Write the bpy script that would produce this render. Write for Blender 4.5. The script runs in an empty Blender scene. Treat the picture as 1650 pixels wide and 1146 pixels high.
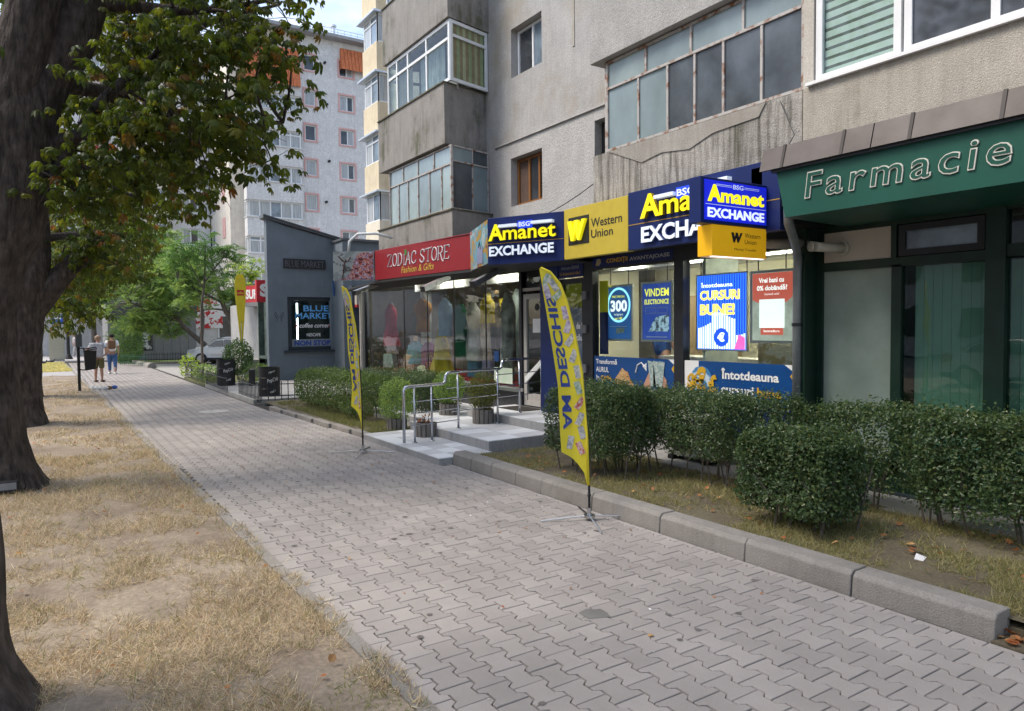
import bpy, bmesh, math, random
import numpy as np
from mathutils import Vector, Matrix
sc = bpy.context.scene
COL = sc.collection
R = random.Random(11)
NR = np.random.default_rng(5)

# ---------------------------------------------------------------- camera
def make_camera():
    yaw, pitch, roll = math.radians(33.08), math.radians(2.44), math.atan(0.0103)
    fw = Vector((math.sin(yaw)*math.cos(pitch), math.cos(yaw)*math.cos(pitch), -math.sin(pitch)))
    r = Vector((math.cos(yaw), -math.sin(yaw), 0))
    u = r.cross(fw)
    c, s = math.cos(roll), math.sin(roll)
    r2 = c*r - s*u
    u2 = s*r + c*u
    cam = bpy.data.cameras.new('camera')
    cam.sensor_width = 36
    cam.lens = 1150/1650*36
    cam.clip_start = 0.05
    cam.clip_end = 600
    o = bpy.data.objects.new('camera', cam)
    COL.objects.link(o)
    m = Matrix((r2, u2, -fw)).transposed().to_4x4()
    m.translation = Vector((0, 0, 2.0))
    o.matrix_world = m
    sc.camera = o
make_camera()

# ---------------------------------------------------------------- world and sun
SUN_DIR = Vector((-0.62, 0.30, 0.95)).normalized()      # towards the sun
def make_world():
    w = bpy.data.worlds.new('World')
    sc.world = w
    w.use_nodes = True
    nt = w.node_tree
    nt.nodes.clear()
    N, L = nt.nodes, nt.links
    out = N.new('ShaderNodeOutputWorld')
    bg = N.new('ShaderNodeBackground')
    bg.inputs['Strength'].default_value = 0.13
    sky = N.new('ShaderNodeTexSky')
    sky.sky_type = 'NISHITA'
    sky.sun_disc = False
    sky.sun_elevation = math.asin(SUN_DIR.z)
    sky.sun_rotation = math.atan2(SUN_DIR.x, SUN_DIR.y)
    sky.dust_density = 2.0
    sky.air_density = 1.0
    tc = N.new('ShaderNodeTexCoord')
    mp = N.new('ShaderNodeMapping')
    mp.inputs['Scale'].default_value = (1.0, 1.0, 2.6)
    nz = N.new('ShaderNodeTexNoise')
    nz.inputs['Scale'].default_value = 2.1
    nz.inputs['Detail'].default_value = 9
    nz.inputs['Roughness'].default_value = 0.55
    cr = N.new('ShaderNodeValToRGB')
    cr.color_ramp.elements[0].position = 0.49
    cr.color_ramp.elements[1].position = 0.66
    cr.color_ramp.elements[0].color = (0.05, 0.05, 0.05, 1)
    cr.color_ramp.elements[1].color = (0.85, 0.85, 0.85, 1)
    mx = N.new('ShaderNodeMix')
    mx.data_type = 'RGBA'
    mx.inputs['B'].default_value = (5.6, 5.8, 6.1, 1)
    L.new(tc.outputs['Generated'], mp.inputs['Vector'])
    L.new(mp.outputs['Vector'], nz.inputs['Vector'])
    L.new(nz.outputs['Fac'], cr.inputs['Fac'])
    L.new(cr.outputs['Color'], mx.inputs['Factor'])
    L.new(sky.outputs['Color'], mx.inputs['A'])
    L.new(mx.outputs['Result'], bg.inputs['Color'])
    L.new(bg.outputs['Background'], out.inputs['Surface'])
make_world()
def make_sun():
    d = bpy.data.lights.new('sun', 'SUN')
    d.energy = 1.5
    d.angle = math.radians(22)
    d.color = (1.0, 0.92, 0.80)
    o = bpy.data.objects.new('sun', d)
    COL.objects.link(o)
    o.rotation_euler = (-SUN_DIR).to_track_quat('-Z', 'Y').to_euler()
make_sun()
sc.view_settings.view_transform = 'Standard'
sc.view_settings.look = 'None'
sc.view_settings.exposure = 1.24
sc.view_settings.gamma = 1
sc.view_settings.use_curve_mapping = False
sc.cycles.max_bounces = 6
sc.cycles.transparent_max_bounces = 12

# ---------------------------------------------------------------- materials
MATS = {}
def lk(nt, a, b): nt.links.new(a, b)
def mat(name, col, rough=0.75, metal=0.0, var=0.18, scale=6.0, bump=0.0, bscale=60.0, col2=None, thr=None,
        emit=0.0, stretch=(1, 1, 1), spec=0.4, wcoat=0.0, detail=6, tint=0.0, dist=0.004, fine=0.0):
    """procedural surface: two colours mixed by noise, optional bump, optional emission"""
    if name in MATS: return MATS[name]
    m = bpy.data.materials.new(name)
    m.use_nodes = True
    nt = m.node_tree
    N = nt.nodes
    b = N['Principled BSDF']
    b.inputs['Roughness'].default_value = rough
    b.inputs['Metallic'].default_value = metal
    b.inputs['Specular IOR Level'].default_value = spec
    if wcoat: b.inputs['Coat Weight'].default_value = wcoat
    tc = N.new('ShaderNodeTexCoord')
    geo = N.new('ShaderNodeNewGeometry')
    mp = N.new('ShaderNodeMapping')
    mp.inputs['Scale'].default_value = stretch
    lk(nt, geo.outputs['Position'], mp.inputs['Vector'])
    nz = N.new('ShaderNodeTexNoise')
    nz.inputs['Scale'].default_value = scale
    nz.inputs['Detail'].default_value = detail
    nz.inputs['Roughness'].default_value = 0.6
    lk(nt, mp.outputs['Vector'], nz.inputs['Vector'])
    cr = N.new('ShaderNodeValToRGB')
    lo, hi = thr or (0.3, 0.7)
    cr.color_ramp.elements[0].position = lo
    cr.color_ramp.elements[1].position = hi
    c = tuple(col)
    c2 = tuple(col2) if col2 else tuple(max(0, v*(1-var)) for v in c)
    c1 = c if col2 else tuple(min(1, v*(1+var)) for v in c)
    cr.color_ramp.elements[0].color = (*c2, 1)
    cr.color_ramp.elements[1].color = (*c1, 1)
    lk(nt, nz.outputs['Fac'], cr.inputs['Fac'])
    last = cr.outputs['Color']
    if fine:
        n2 = N.new('ShaderNodeTexNoise')
        n2.inputs['Scale'].default_value = bscale*1.4
        n2.inputs['Detail'].default_value = 3
        lk(nt, geo.outputs['Position'], n2.inputs['Vector'])
        mr = N.new('ShaderNodeMapRange')
        mr.inputs['From Min'].default_value = 0.3
        mr.inputs['From Max'].default_value = 0.7
        mr.inputs['To Min'].default_value = 1-fine
        mr.inputs['To Max'].default_value = 1+fine
        lk(nt, n2.outputs['Fac'], mr.inputs['Value'])
        hs = N.new('ShaderNodeHueSaturation')
        lk(nt, mr.outputs['Result'], hs.inputs['Value'])
        lk(nt, last, hs.inputs['Color'])
        last = hs.outputs['Color']
    if tint:
        at = N.new('ShaderNodeAttribute')
        at.attribute_name = 'tint'
        oi = N.new('ShaderNodeObjectInfo')
        ad = N.new('ShaderNodeMath')
        ad.operation = 'ADD'
        lk(nt, at.outputs['Fac'], ad.inputs[0])
        lk(nt, oi.outputs['Random'], ad.inputs[1])
        fr = N.new('ShaderNodeMath')
        fr.operation = 'FRACT'
        lk(nt, ad.outputs[0], fr.inputs[0])
        mr = N.new('ShaderNodeMapRange')
        mr.inputs['To Min'].default_value = 1-tint
        mr.inputs['To Max'].default_value = 1+tint
        lk(nt, fr.outputs[0], mr.inputs['Value'])
        hs = N.new('ShaderNodeHueSaturation')
        lk(nt, mr.outputs['Result'], hs.inputs['Value'])
        lk(nt, last, hs.inputs['Color'])
        last = hs.outputs['Color']
    lk(nt, last, b.inputs['Base Color'])
    if emit:
        lk(nt, last, b.inputs['Emission Color'])
        b.inputs['Emission Strength'].default_value = emit
    if bump:
        nb = N.new('ShaderNodeTexNoise')
        nb.inputs['Scale'].default_value = bscale
        nb.inputs['Detail'].default_value = 5
        lk(nt, mp.outputs['Vector'], nb.inputs['Vector'])
        bp = N.new('ShaderNodeBump')
        bp.inputs['Strength'].default_value = bump
        bp.inputs['Distance'].default_value = dist
        lk(nt, nb.outputs['Fac'], bp.inputs['Height'])
        lk(nt, bp.outputs['Normal'], b.inputs['Normal'])
    MATS[name] = m
    return m

def plaster(name, base, dark, streak=0.5, green=0.0, rough=0.92, bump=0.5, bscale=55, blot=0.5, warm=None, ss=5.5, soft=1.0):
    """rendered wall: base colour, blotches, run-down dirt streaks, speckle"""
    if name in MATS: return MATS[name]
    m = mat(name, base, rough=rough, var=0.10, scale=2.2, bump=bump, bscale=bscale, dist=0.014, fine=0.20)
    nt = m.node_tree
    N = nt.nodes
    b = N['Principled BSDF']
    src = b.inputs['Base Color'].links[0].from_socket
    geo = N.new('ShaderNodeNewGeometry')
    mp = N.new('ShaderNodeMapping')
    mp.inputs['Scale'].default_value = (ss, ss, 0.5)
    lk(nt, geo.outputs['Position'], mp.inputs['Vector'])
    n1 = N.new('ShaderNodeTexNoise')
    n1.inputs['Scale'].default_value = 1.6
    n1.inputs['Detail'].default_value = 7
    n1.inputs['Roughness'].default_value = 0.7
    lk(nt, mp.outputs['Vector'], n1.inputs['Vector'])
    n2 = N.new('ShaderNodeTexNoise')
    n2.inputs['Scale'].default_value = 0.9
    n2.inputs['Detail'].default_value = 8
    n2.inputs['Roughness'].default_value = 0.65
    lk(nt, geo.outputs['Position'], n2.inputs['Vector'])
    def ramp(s, lo, hi, k):
        mr = N.new('ShaderNodeMapRange')
        mr.inputs['From Min'].default_value = lo
        mr.inputs['From Max'].default_value = hi
        mr.inputs['To Max'].default_value = k
        lk(nt, s, mr.inputs['Value'])
        return mr.outputs['Result']
    def mix(f, a, colr):
        mx = N.new('ShaderNodeMix')
        mx.data_type = 'RGBA'
        lk(nt, f, mx.inputs['Factor'])
        lk(nt, a, mx.inputs['A'])
        mx.inputs['B'].default_value = (*colr, 1)
        return mx.outputs['Result']
    s1 = ramp(n1.outputs['Fac'], 0.46, 0.58+0.14*soft, streak)
    s2 = ramp(n2.outputs['Fac'], 0.49, 0.66, blot)
    last = mix(s1, src, dark)
    last = mix(s2, last, warm or tuple(v*1.25 for v in dark))
    if green:
        mm = N.new('ShaderNodeMath')
        mm.operation = 'MULTIPLY'
        lk(nt, ramp(n2.outputs['Fac'], 0.52, 0.62, 1.0), mm.inputs[0])
        lk(nt, ramp(n1.outputs['Fac'], 0.45, 0.6, green), mm.inputs[1])
        last = mix(mm.outputs[0], last, (0.07, 0.08, 0.035))
    lk(nt, last, b.inputs['Base Color'])
    return m

def glass(name, tintc=(0.9, 0.95, 0.93), trans=0.85, rough=0.0, refl=1.0):
    """thin pane: transparent body plus a fresnel reflection"""
    if name in MATS: return MATS[name]
    m = bpy.data.materials.new(name)
    m.use_nodes = True
    nt = m.node_tree
    N = nt.nodes
    N.clear()
    out = N.new('ShaderNodeOutputMaterial')
    tr = N.new('ShaderNodeBsdfTransparent')
    tr.inputs['Color'].default_value = (*[c*trans for c in tintc], 1)
    gl = N.new('ShaderNodeBsdfGlossy')
    gl.inputs['Roughness'].default_value = rough
    gl.inputs['Color'].default_value = (0.95, 0.97, 1, 1)
    fr = N.new('ShaderNodeFresnel')
    fr.inputs['IOR'].default_value = 1.5
    mu = N.new('ShaderNodeMath')
    mu.operation = 'MULTIPLY'
    mu.inputs[1].default_value = refl
    mu.use_clamp = True
    nz = N.new('ShaderNodeTexNoise')
    nz.inputs['Scale'].default_value = 1.3
    geo = N.new('ShaderNodeNewGeometry')
    lk(nt, geo.outputs['Position'], nz.inputs['Vector'])
    bp = N.new('ShaderNodeBump')
    bp.inputs['Strength'].default_value = 0.06
    bp.inputs['Distance'].default_value = 0.06
    lk(nt, nz.outputs['Fac'], bp.inputs['Height'])
    lk(nt, bp.outputs['Normal'], gl.inputs['Normal'])
    mx = N.new('ShaderNodeMixShader')
    inv = N.new('ShaderNodeMath')
    inv.operation = 'SUBTRACT'
    inv.inputs[0].default_value = 1.0
    lk(nt, geo.outputs['Backfacing'], inv.inputs[1])
    m2 = N.new('ShaderNodeMath')
    m2.operation = 'MULTIPLY'
    lk(nt, fr.outputs['Fac'], mu.inputs[0])
    lk(nt, mu.outputs[0], m2.inputs[0])
    lk(nt, inv.outputs[0], m2.inputs[1])
    lk(nt, m2.outputs[0], mx.inputs['Fac'])
    lk(nt, tr.outputs['BSDF'], mx.inputs[1])
    lk(nt, gl.outputs['BSDF'], mx.inputs[2])
    lk(nt, mx.outputs['Shader'], out.inputs['Surface'])
    MATS[name] = m
    return m

def leafmat(name, cols, trans=0.35, rough=0.5, pos=None):
    """leaf: colour picked per leaf by its own tint, diffuse plus translucent"""
    if name in MATS: return MATS[name]
    m = bpy.data.materials.new(name)
    m.use_nodes = True
    nt = m.node_tree
    N = nt.nodes
    b = N['Principled BSDF']
    out = N['Material Output']
    b.inputs['Roughness'].default_value = rough
    b.inputs['Specular IOR Level'].default_value = 0.35
    at = N.new('ShaderNodeAttribute')
    at.attribute_name = 'tint'
    oi = N.new('ShaderNodeObjectInfo')
    ad = N.new('ShaderNodeMath')
    lk(nt, at.outputs['Fac'], ad.inputs[0])
    lk(nt, oi.outputs['Random'], ad.inputs[1])
    fr = N.new('ShaderNodeMath')
    fr.operation = 'FRACT'
    lk(nt, ad.outputs[0], fr.inputs[0])
    cr = N.new('ShaderNodeValToRGB')
    e = cr.color_ramp.elements
    n = len(cols)
    pos = pos or [i/(n-1) for i in range(n)]
    e[0].position, e[0].color = pos[0], (*cols[0], 1)
    e[1].position, e[1].color = pos[-1], (*cols[-1], 1)
    for p, c in zip(pos[1:-1], cols[1:-1]):
        k = e.new(p)
        k.color = (*c, 1)
    lk(nt, fr.outputs[0], cr.inputs['Fac'])
    lk(nt, cr.outputs['Color'], b.inputs['Base Color'])
    tl = N.new('ShaderNodeBsdfTranslucent')
    hs = N.new('ShaderNodeHueSaturation')
    hs.inputs['Hue'].default_value = 0.485
    hs.inputs['Saturation'].default_value = 1.1
    hs.inputs['Value'].default_value = 2.5
    lk(nt, cr.outputs['Color'], hs.inputs['Color'])
    lk(nt, hs.outputs['Color'], tl.inputs['Color'])
    mx = N.new('ShaderNodeMixShader')
    mx.inputs['Fac'].default_value = trans
    lk(nt, b.outputs['BSDF'], mx.inputs[1])
    lk(nt, tl.outputs['BSDF'], mx.inputs[2])
    lk(nt, mx.outputs['Shader'], out.inputs['Surface'])
    MATS[name] = m
    return m

# ---------------------------------------------------------------- mesh helpers
class MB:
    def __init__(s): s.v, s.f = [], []
    def add(s, vs, fs):
        k = len(s.v)
        s.v += [tuple(p) for p in vs]
        s.f += [tuple(i+k for i in f) for f in fs]
        return s
    def box(s, x0, x1, y0, y1, z0, z1):
        return s.add([(x0,y0,z0),(x1,y0,z0),(x1,y1,z0),(x0,y1,z0),(x0,y0,z1),(x1,y0,z1),(x1,y1,z1),(x0,y1,z1)],
                     [(0,3,2,1),(4,5,6,7),(0,1,5,4),(1,2,6,5),(2,3,7,6),(3,0,4,7)])
    def fbox(s, F, u0, u1, v0, v1, n0, n1):
        return s.add([F.p(u,v,n) for n in (n0,n1) for u,v in ((u0,v0),(u1,v0),(u1,v1),(u0,v1))],
                     [(0,3,2,1),(4,5,6,7),(0,1,5,4),(1,2,6,5),(2,3,7,6),(3,0,4,7)])
    def prism(s, F, poly, n0, n1):
        k = len(poly)
        vs = [F.p(u,v,n0) for u,v in poly]+[F.p(u,v,n1) for u,v in poly]
        fs = [tuple(range(k-1,-1,-1)), tuple(range(k,2*k))]
        fs += [(i,(i+1)%k,k+(i+1)%k,k+i) for i in range(k)]
        return s.add(vs, fs)
    def tube(s, pts, rad, n=8, cap=True):
        pts = [Vector(p) for p in pts]
        rads = rad if isinstance(rad, (list, tuple)) else [rad]*len(pts)
        base = len(s.v)
        d0 = (pts[1]-pts[0]).normalized()
        a = d0.orthogonal().normalized()
        for i, p in enumerate(pts):
            d = (pts[min(i+1,len(pts)-1)]-pts[max(i-1,0)]).normalized()
            a = (a-d*a.dot(d)).normalized()
            b = d.cross(a)
            for j in range(n):
                t = 2*math.pi*j/n
                s.v.append(tuple(p+rads[i]*(math.cos(t)*a+math.sin(t)*b)))
        for i in range(len(pts)-1):
            for j in range(n):
                j2 = (j+1)%n
                s.f.append((base+i*n+j, base+i*n+j2, base+(i+1)*n+j2, base+(i+1)*n+j))
        if cap:
            s.f.append(tuple(base+j for j in range(n-1,-1,-1)))
            e = base+(len(pts)-1)*n
            s.f.append(tuple(e+j for j in range(n)))
        return s
    def lathe(s, c, prof, n=16):
        return s.tube2(c, prof, n)
    def tube2(s, c, prof, n):
        base = len(s.v)
        for r, z in prof:
            for j in range(n):
                t = 2*math.pi*j/n
                s.v.append((c[0]+r*math.cos(t), c[1]+r*math.sin(t), c[2]+z))
        for i in range(len(prof)-1):
            for j in range(n):
                j2 = (j+1)%n
                s.f.append((base+i*n+j, base+i*n+j2, base+(i+1)*n+j2, base+(i+1)*n+j))
        s.f.append(tuple(base+j for j in range(n-1,-1,-1)))
        e = base+(len(prof)-1)*n
        s.f.append(tuple(e+j for j in range(n)))
        return s
    def ball(s, c, r, nu=12, nv=8, sq=(1,1,1)):
        prof = [(math.sin(math.pi*i/nv)*r+1e-4, -math.cos(math.pi*i/nv)*r) for i in range(nv+1)]
        k = len(s.v)
        s.tube2((0,0,0), prof, nu)
        for i in range(k, len(s.v)):
            x,y,z = s.v[i]
            s.v[i] = (c[0]+x*sq[0], c[1]+y*sq[1], c[2]+z*sq[2])
        return s

class Fr:
    """a local frame: origin, u to the reader's right, v up, n out of the face"""
    def __init__(s, O, U, V=(0,0,1)):
        s.O, s.U, s.V = Vector(O), Vector(U).normalized(), Vector(V).normalized()
        s.N = s.U.cross(s.V)
    def p(s, u, v, n=0): return s.O+s.U*u+s.V*v+s.N*n

def link(name, me, m=None, parent=None, smooth=False):
    o = bpy.data.objects.new(name, me)
    COL.objects.link(o)
    if m is not None and not me.materials: me.materials.append(m)
    if smooth:
        me.polygons.foreach_set('use_smooth', [True]*len(me.polygons))
    if parent is not None:
        o.parent = parent
        rl = parent
        off = Vector((0,0,0))
        while rl is not None and rl.type == 'EMPTY':
            off += rl.location
            rl = rl.parent
        if parent.type == 'EMPTY':
            o.matrix_parent_inverse = Matrix.Translation(-off)
    return o
def ob(name, mb, m, parent=None, smooth=False, bevel=0.0):
    me = bpy.data.meshes.new(name)
    me.from_pydata(mb.v, [], mb.f)
    me.update()
    if bevel:
        bm = bmesh.new()
        bm.from_mesh(me)
        bmesh.ops.bevel(bm, geom=bm.edges[:]+bm.verts[:], offset=bevel, segments=1, affect='EDGES', profile=0.5)
        bm.to_mesh(me)
        bm.free()
    return link(name, me, m, parent, smooth)
def tag(o, label=None, cat=None, group=None, kind=None):
    if label: o['label'] = label
    if cat: o['category'] = cat
    if group: o['group'] = group
    if kind: o['kind'] = kind
    return o
def thing(name, loc, label, cat, group=None, rz=0):
    o = bpy.data.objects.new(name, None)
    o.empty_display_size = 0.2
    COL.objects.link(o)
    o.location = loc
    o.rotation_euler = (0,0,rz)
    return tag(o, label, cat, group)
def structure(o): return tag(o, kind='structure')
KIDS = {}
def copy_thing(root, loc, label=None, rz=None, scale=None, group=None):
    c = root.copy()
    COL.objects.link(c)
    c.location = loc
    if rz is not None: c.rotation_euler = (0,0,rz)
    if scale: c.scale = (scale,)*3
    if label: c['label'] = label
    if group: c['group'] = group
    for ch in [o for o in COL.objects if o.parent is root]:
        d = ch.copy()
        COL.objects.link(d)
        d.parent = c
        d.matrix_parent_inverse = ch.matrix_parent_inverse.copy()
        for g in [o for o in COL.objects if o.parent is ch]:
            e = g.copy()
            COL.objects.link(e)
            e.parent = d
            e.matrix_parent_inverse = g.matrix_parent_inverse.copy()
    return c

_tc = {}
def textmesh(s, bold, space=1.0):
    k = (s, bold, space)
    if k not in _tc:
        c = bpy.data.curves.new('lettering', 'FONT')
        c.body = s
        c.resolution_u = 3
        c.offset = bold
        c.space_character = space
        o = bpy.data.objects.new('lettering', c)
        COL.objects.link(o)
        me = bpy.data.meshes.new_from_object(o)
        n = len(me.vertices)
        co = np.empty(n*3)
        me.vertices.foreach_get('co', co)
        co = co.reshape(-1,3)
        fs = [tuple(p.vertices) for p in me.polygons]
        bpy.data.meshes.remove(me)
        bpy.data.objects.remove(o)
        bpy.data.curves.remove(c)
        _tc[k] = (co, fs)
    return _tc[k]
def text(s, F, u, v, w, h, m, parent=None, n=0.004, ext=0.003, bold=0.0, shear=0.0, name='lettering', fn=None, space=1.0, side=None):
    """letters fitted into the box u..u+w, v..v+h of frame F, with thickness ext"""
    co, fs = textmesh(s, bold, space)
    mn, mx = co.min(0), co.max(0)
    sx, sy = w/(mx[0]-mn[0]), h/(mx[1]-mn[1])
    mb = MB()
    X = (co[:,0]-mn[0])*sx
    Y = (co[:,1]-mn[1])*sy
    X = X+shear*Y
    if fn: P = [tuple(fn(a, b)) for a, b in zip(X, Y)]
    else: P = [tuple(F.p(u+a, v+b, n+ext)) for a, b in zip(X, Y)]
    mb.add(P, fs)
    if ext > 0.0025 and not fn:
        k = len(P)
        cnt = {}
        for f in fs:
            for i in range(len(f)):
                e = (f[i], f[(i+1)%len(f)])
                cnt[e] = cnt.get(e, 0)+1
        back = [tuple(F.p(u+a, v+b, n)) for a, b in zip(X, Y)]
        mb.add(back, [])
        for (a, b) in cnt:
            if (b, a) not in cnt: mb.f.append((b, a, a+k, b+k))
    o = ob(name, mb, m, parent)
    if side:
        o.data.materials.append(side)
        for p in o.data.polygons[len(fs):]: p.material_index = 1
    return o

def inst_mesh(name, tv, tf, pos, rot, scl, m, parent=None, tint=None, sm=False):
    """merge n transformed copies of a small template into one mesh"""
    tv = np.asarray(tv, float)
    n, k = len(pos), len(tv)
    P = np.einsum('nij,kj->nki', rot, tv)*np.asarray(scl).reshape(-1,1,1)+np.asarray(pos)[:,None,:]
    me = bpy.data.meshes.new(name)
    lens = np.array([len(f) for f in tf])
    flat = np.array([i for f in tf for i in f])
    nl = len(flat)
    me.vertices.add(n*k)
    me.vertices.foreach_set('co', P.reshape(-1))
    me.loops.add(n*nl)
    me.loops.foreach_set('vertex_index', (flat[None,:]+np.arange(n)[:,None]*k).reshape(-1).astype(np.int32))
    me.polygons.add(n*len(tf))
    starts = np.concatenate([[0], np.cumsum(lens)[:-1]])
    me.polygons.foreach_set('loop_start', (starts[None,:]+np.arange(n)[:,None]*nl).reshape(-1).astype(np.int32))
    me.update(calc_edges=True)
    if not sm: me.shade_flat()
    if tint is None: tint = NR.random(n)
    a = me.attributes.new('tint', 'FLOAT', 'POINT')
    a.data.foreach_set('value', np.repeat(tint, k).astype(np.float32))
    return link(name, me, m, parent, sm)
def rots(n, tilt=1.0, dirs=None, spread=0.5):
    """random rotation matrices; local z leans off vertical by tilt, or follows dirs"""
    if dirs is None:
        z = NR.normal(size=(n,3))*tilt
        z[:,2] = np.abs(z[:,2])*0.3+1.0
    else:
        z = dirs+NR.normal(size=(n,3))*spread
    z /= np.linalg.norm(z, axis=1)[:,None]
    a = NR.normal(size=(n,3))
    x = np.cross(a, z)
    x /= np.linalg.norm(x, axis=1)[:,None]
    y = np.cross(z, x)
    return np.stack([x,y,z], axis=2)

# common materials
white = mat('white_paint', (0.75,0.76,0.76), 0.45, var=0.04)
upvc = mat('white_window_frame', (0.72,0.73,0.74), 0.4, var=0.05)
black = mat('black_paint', (0.018,0.018,0.02), 0.5, var=0.2, bump=0.1)
steel = mat('brushed_steel', (0.55,0.56,0.58), 0.22, metal=1.0, var=0.08)
alu = mat('aluminium', (0.6,0.61,0.62), 0.35, metal=0.9, var=0.08)
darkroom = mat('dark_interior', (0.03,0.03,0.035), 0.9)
shopglass = glass('shop_glass', trans=0.92, refl=1.1)
clearglass = glass('clear_glass', trans=0.92, refl=0.75)
# ================================================================ SETTING
ground_m = mat('asphalt_ground', (0.20,0.195,0.185), 0.9, var=0.2, scale=0.6, bump=0.3, bscale=40)
g = structure(ob('ground', MB().add([(-300,-120,-0.09),(300,-120,-0.09),(300,480,-0.09),(-300,480,-0.09)], [(0,1,2,3)]), ground_m))

def lx(y): return 1.70-0.016*y                 # left edge of the footpath
bed_m = mat('joint_sand', (0.035,0.032,0.029), 0.95, var=0.3, scale=30)
pav_m = mat('concrete_paver', (0.308,0.280,0.260), 0.85, var=0.12, scale=1.1, bump=0.35, bscale=220, dist=0.0015, tint=0.10, fine=0.14)
path = MB().add([(lx(-3)-.08,-3,-0.022),(6.2,-3,-0.022),(6.2,1.95,-0.022),(4.9,2.05,-0.022),(4.85,9,-0.022),(4.75,17,-0.022),(4.6,30,-0.022),(4.45,60,-0.022),(lx(60)-.08,60,-0.022)],
                [tuple(range(9))])
footpath = structure(ob('footpath', path, bed_m))

# double-T concrete pavers, running bond
PX_, PY_ = 0.178, 0.215
def paver_outline(g=0.0055, a=0.019):
    w, h = PX_/2-g, PY_/2-0.0032
    pts = [(w+a,-h),(w+a,-0.066),(w-a,-0.0415),(w-a,0.0415),(w+a,0.066),(w+a,h)]
    left = [(-x,-y) for x,y in pts]
    return pts+left
PO = paver_outline()
def paver_template(th=0.022, ch=0.004):
    k = len(PO)
    top = [(x*(1-ch*9), y*(1-ch*8), 0) for x,y in PO]
    mid = [(x, y, -ch) for x,y in PO]
    bot = [(x, y, -th) for x,y in PO]
    fs = [tuple(range(k))]
    for r in (0,1):
        fs += [(r*k+(i+1)%k, r*k+i, (r+1)*k+i, (r+1)*k+(i+1)%k) for i in range(k)]
    return top+mid+bot, fs
pt, pf = paver_template()
near, rest, cut = [], [], []
C0 = np.array([0,0,2.0])
yaw = math.radians(33.08)
for c in range(-3, 40):
    for r in range(-16, 240):
        x = 1.66+c*PX_
        y = r*PY_+(PY_/2 if c%2 else 0)
        right = 6.1 if y < 1.45 else (4.84 if y < 9.1 else (4.68 if y < 12 else max(4.44, 4.73-.047*(y-12))))
        if x+0.07 < lx(y)+.03 or x-0.07 > right-.03: continue
        if y > 50: continue
        dep = x*math.sin(yaw)+y*math.cos(yaw)
        lat = x*math.cos(yaw)-y*math.sin(yaw)
        if x-.11 < lx(y) or x+.11 > right:
            cut.append((x, y, right))
            continue
        vis = dep > 2.9 and abs(lat)/dep < 0.74 and 2.0*1150/dep < 640
        (near if vis else rest).append((dep, x, y))
cm = MB()
for x, y, right in cut:
    lo = lx(y)+.004
    dz = R.uniform(-.004,.0)
    cm.add([(min(max(x+a_, lo), right), y+b_, c_+dz) for a_,b_,c_ in pt], [f for f in pf])
cutp = ob('cut_paver', cm, pav_m, footpath)
cutp['kind'] = 'stuff'
near.sort()
rest = rest+near[300:]
near = near[:300]
pme = bpy.data.meshes.new('paver')
pme.from_pydata(pt, [], pf)
pme.materials.append(pav_m)
for d, x, y in near:
    o = bpy.data.objects.new('paver', pme)
    COL.objects.link(o)
    o.parent = footpath
    o.location = (x, y, R.uniform(-0.0025,0.0015))
    o.rotation_euler = (R.gauss(0,0.004), R.gauss(0,0.004), R.gauss(0,0.006))
pos = np.array([(x, y, R.uniform(-0.003,0.001)) for d, x, y in rest])
az = NR.normal(size=len(pos))*0.006
rm = np.zeros((len(pos),3,3))
rm[:,0,0] = np.cos(az); rm[:,0,1] = -np.sin(az); rm[:,1,0] = np.sin(az); rm[:,1,1] = np.cos(az); rm[:,2,2] = 1
rm[:,2,0] = NR.normal(size=len(pos))*0.0022
far_pav = inst_mesh('paver_field', pt, pf, pos, rm, np.ones(len(pos)), pav_m, footpath)
far_pav['kind'] = 'stuff'

kerb_m = plaster('kerb_concrete', (0.27,0.25,0.225), (0.12,0.11,0.095), streak=0.30, blot=0.6, bump=0.6, bscale=90)
# left flush edging strip
edg = structure(ob('path_edging', MB().box(-1,-0.9,-3,-2.9,-0.3,-0.2), kerb_m))
for i in range(52):
    y0 = -2+i*1.0
    a, b = lx(y0), lx(y0+0.985)
    ob('edging_stone', MB().add([(a-.10,y0,-.02),(a-.004,y0,-.02),(b-.004,y0+.985,-.02),(b-.10,y0+.985,-.02),(a-.10,y0,.012),(a-.004,y0,.012),(b-.004,y0+.985,.012),(b-.10,y0+.985,.012)],
        [(0,3,2,1),(4,5,6,7),(0,1,5,4),(1,2,6,5),(2,3,7,6),(3,0,4,7)]), kerb_m, edg)
# right raised kerb
kerb = structure(ob('kerb', MB().box(4.91,5.0,2.1,9.0,-0.1,-0.03), kerb_m))
y = 2.02
i = 0
while y < 9.0:
    L = R.choice([0.95, 1.0, 1.02]) if y < 6 else 0.5+R.random()*0.1
    y2 = min(y+L, 9.1)
    w = 0.005
    x0 = 4.87+R.uniform(-.006,.006)
    zt = 0.175+R.uniform(-.006,.006)
    pr_ = [(x0,-0.02),(x0+0.012,zt-0.035),(x0+0.045,zt),(x0+0.215,zt),(x0+0.22,-0.02)]
    mb = MB()
    k = len(pr_)
    mb.add([(px,y+w,pz) for px,pz in pr_]+[(px,y2-w,pz) for px,pz in pr_],
           [tuple(range(k)), tuple(range(2*k-1,k-1,-1))]+[((j+1)%k,j,k+j,k+(j+1)%k) for j in range(k)])
    ob('kerb_stone', mb, kerb_m, kerb, bevel=0.006)
    y = y2
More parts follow.
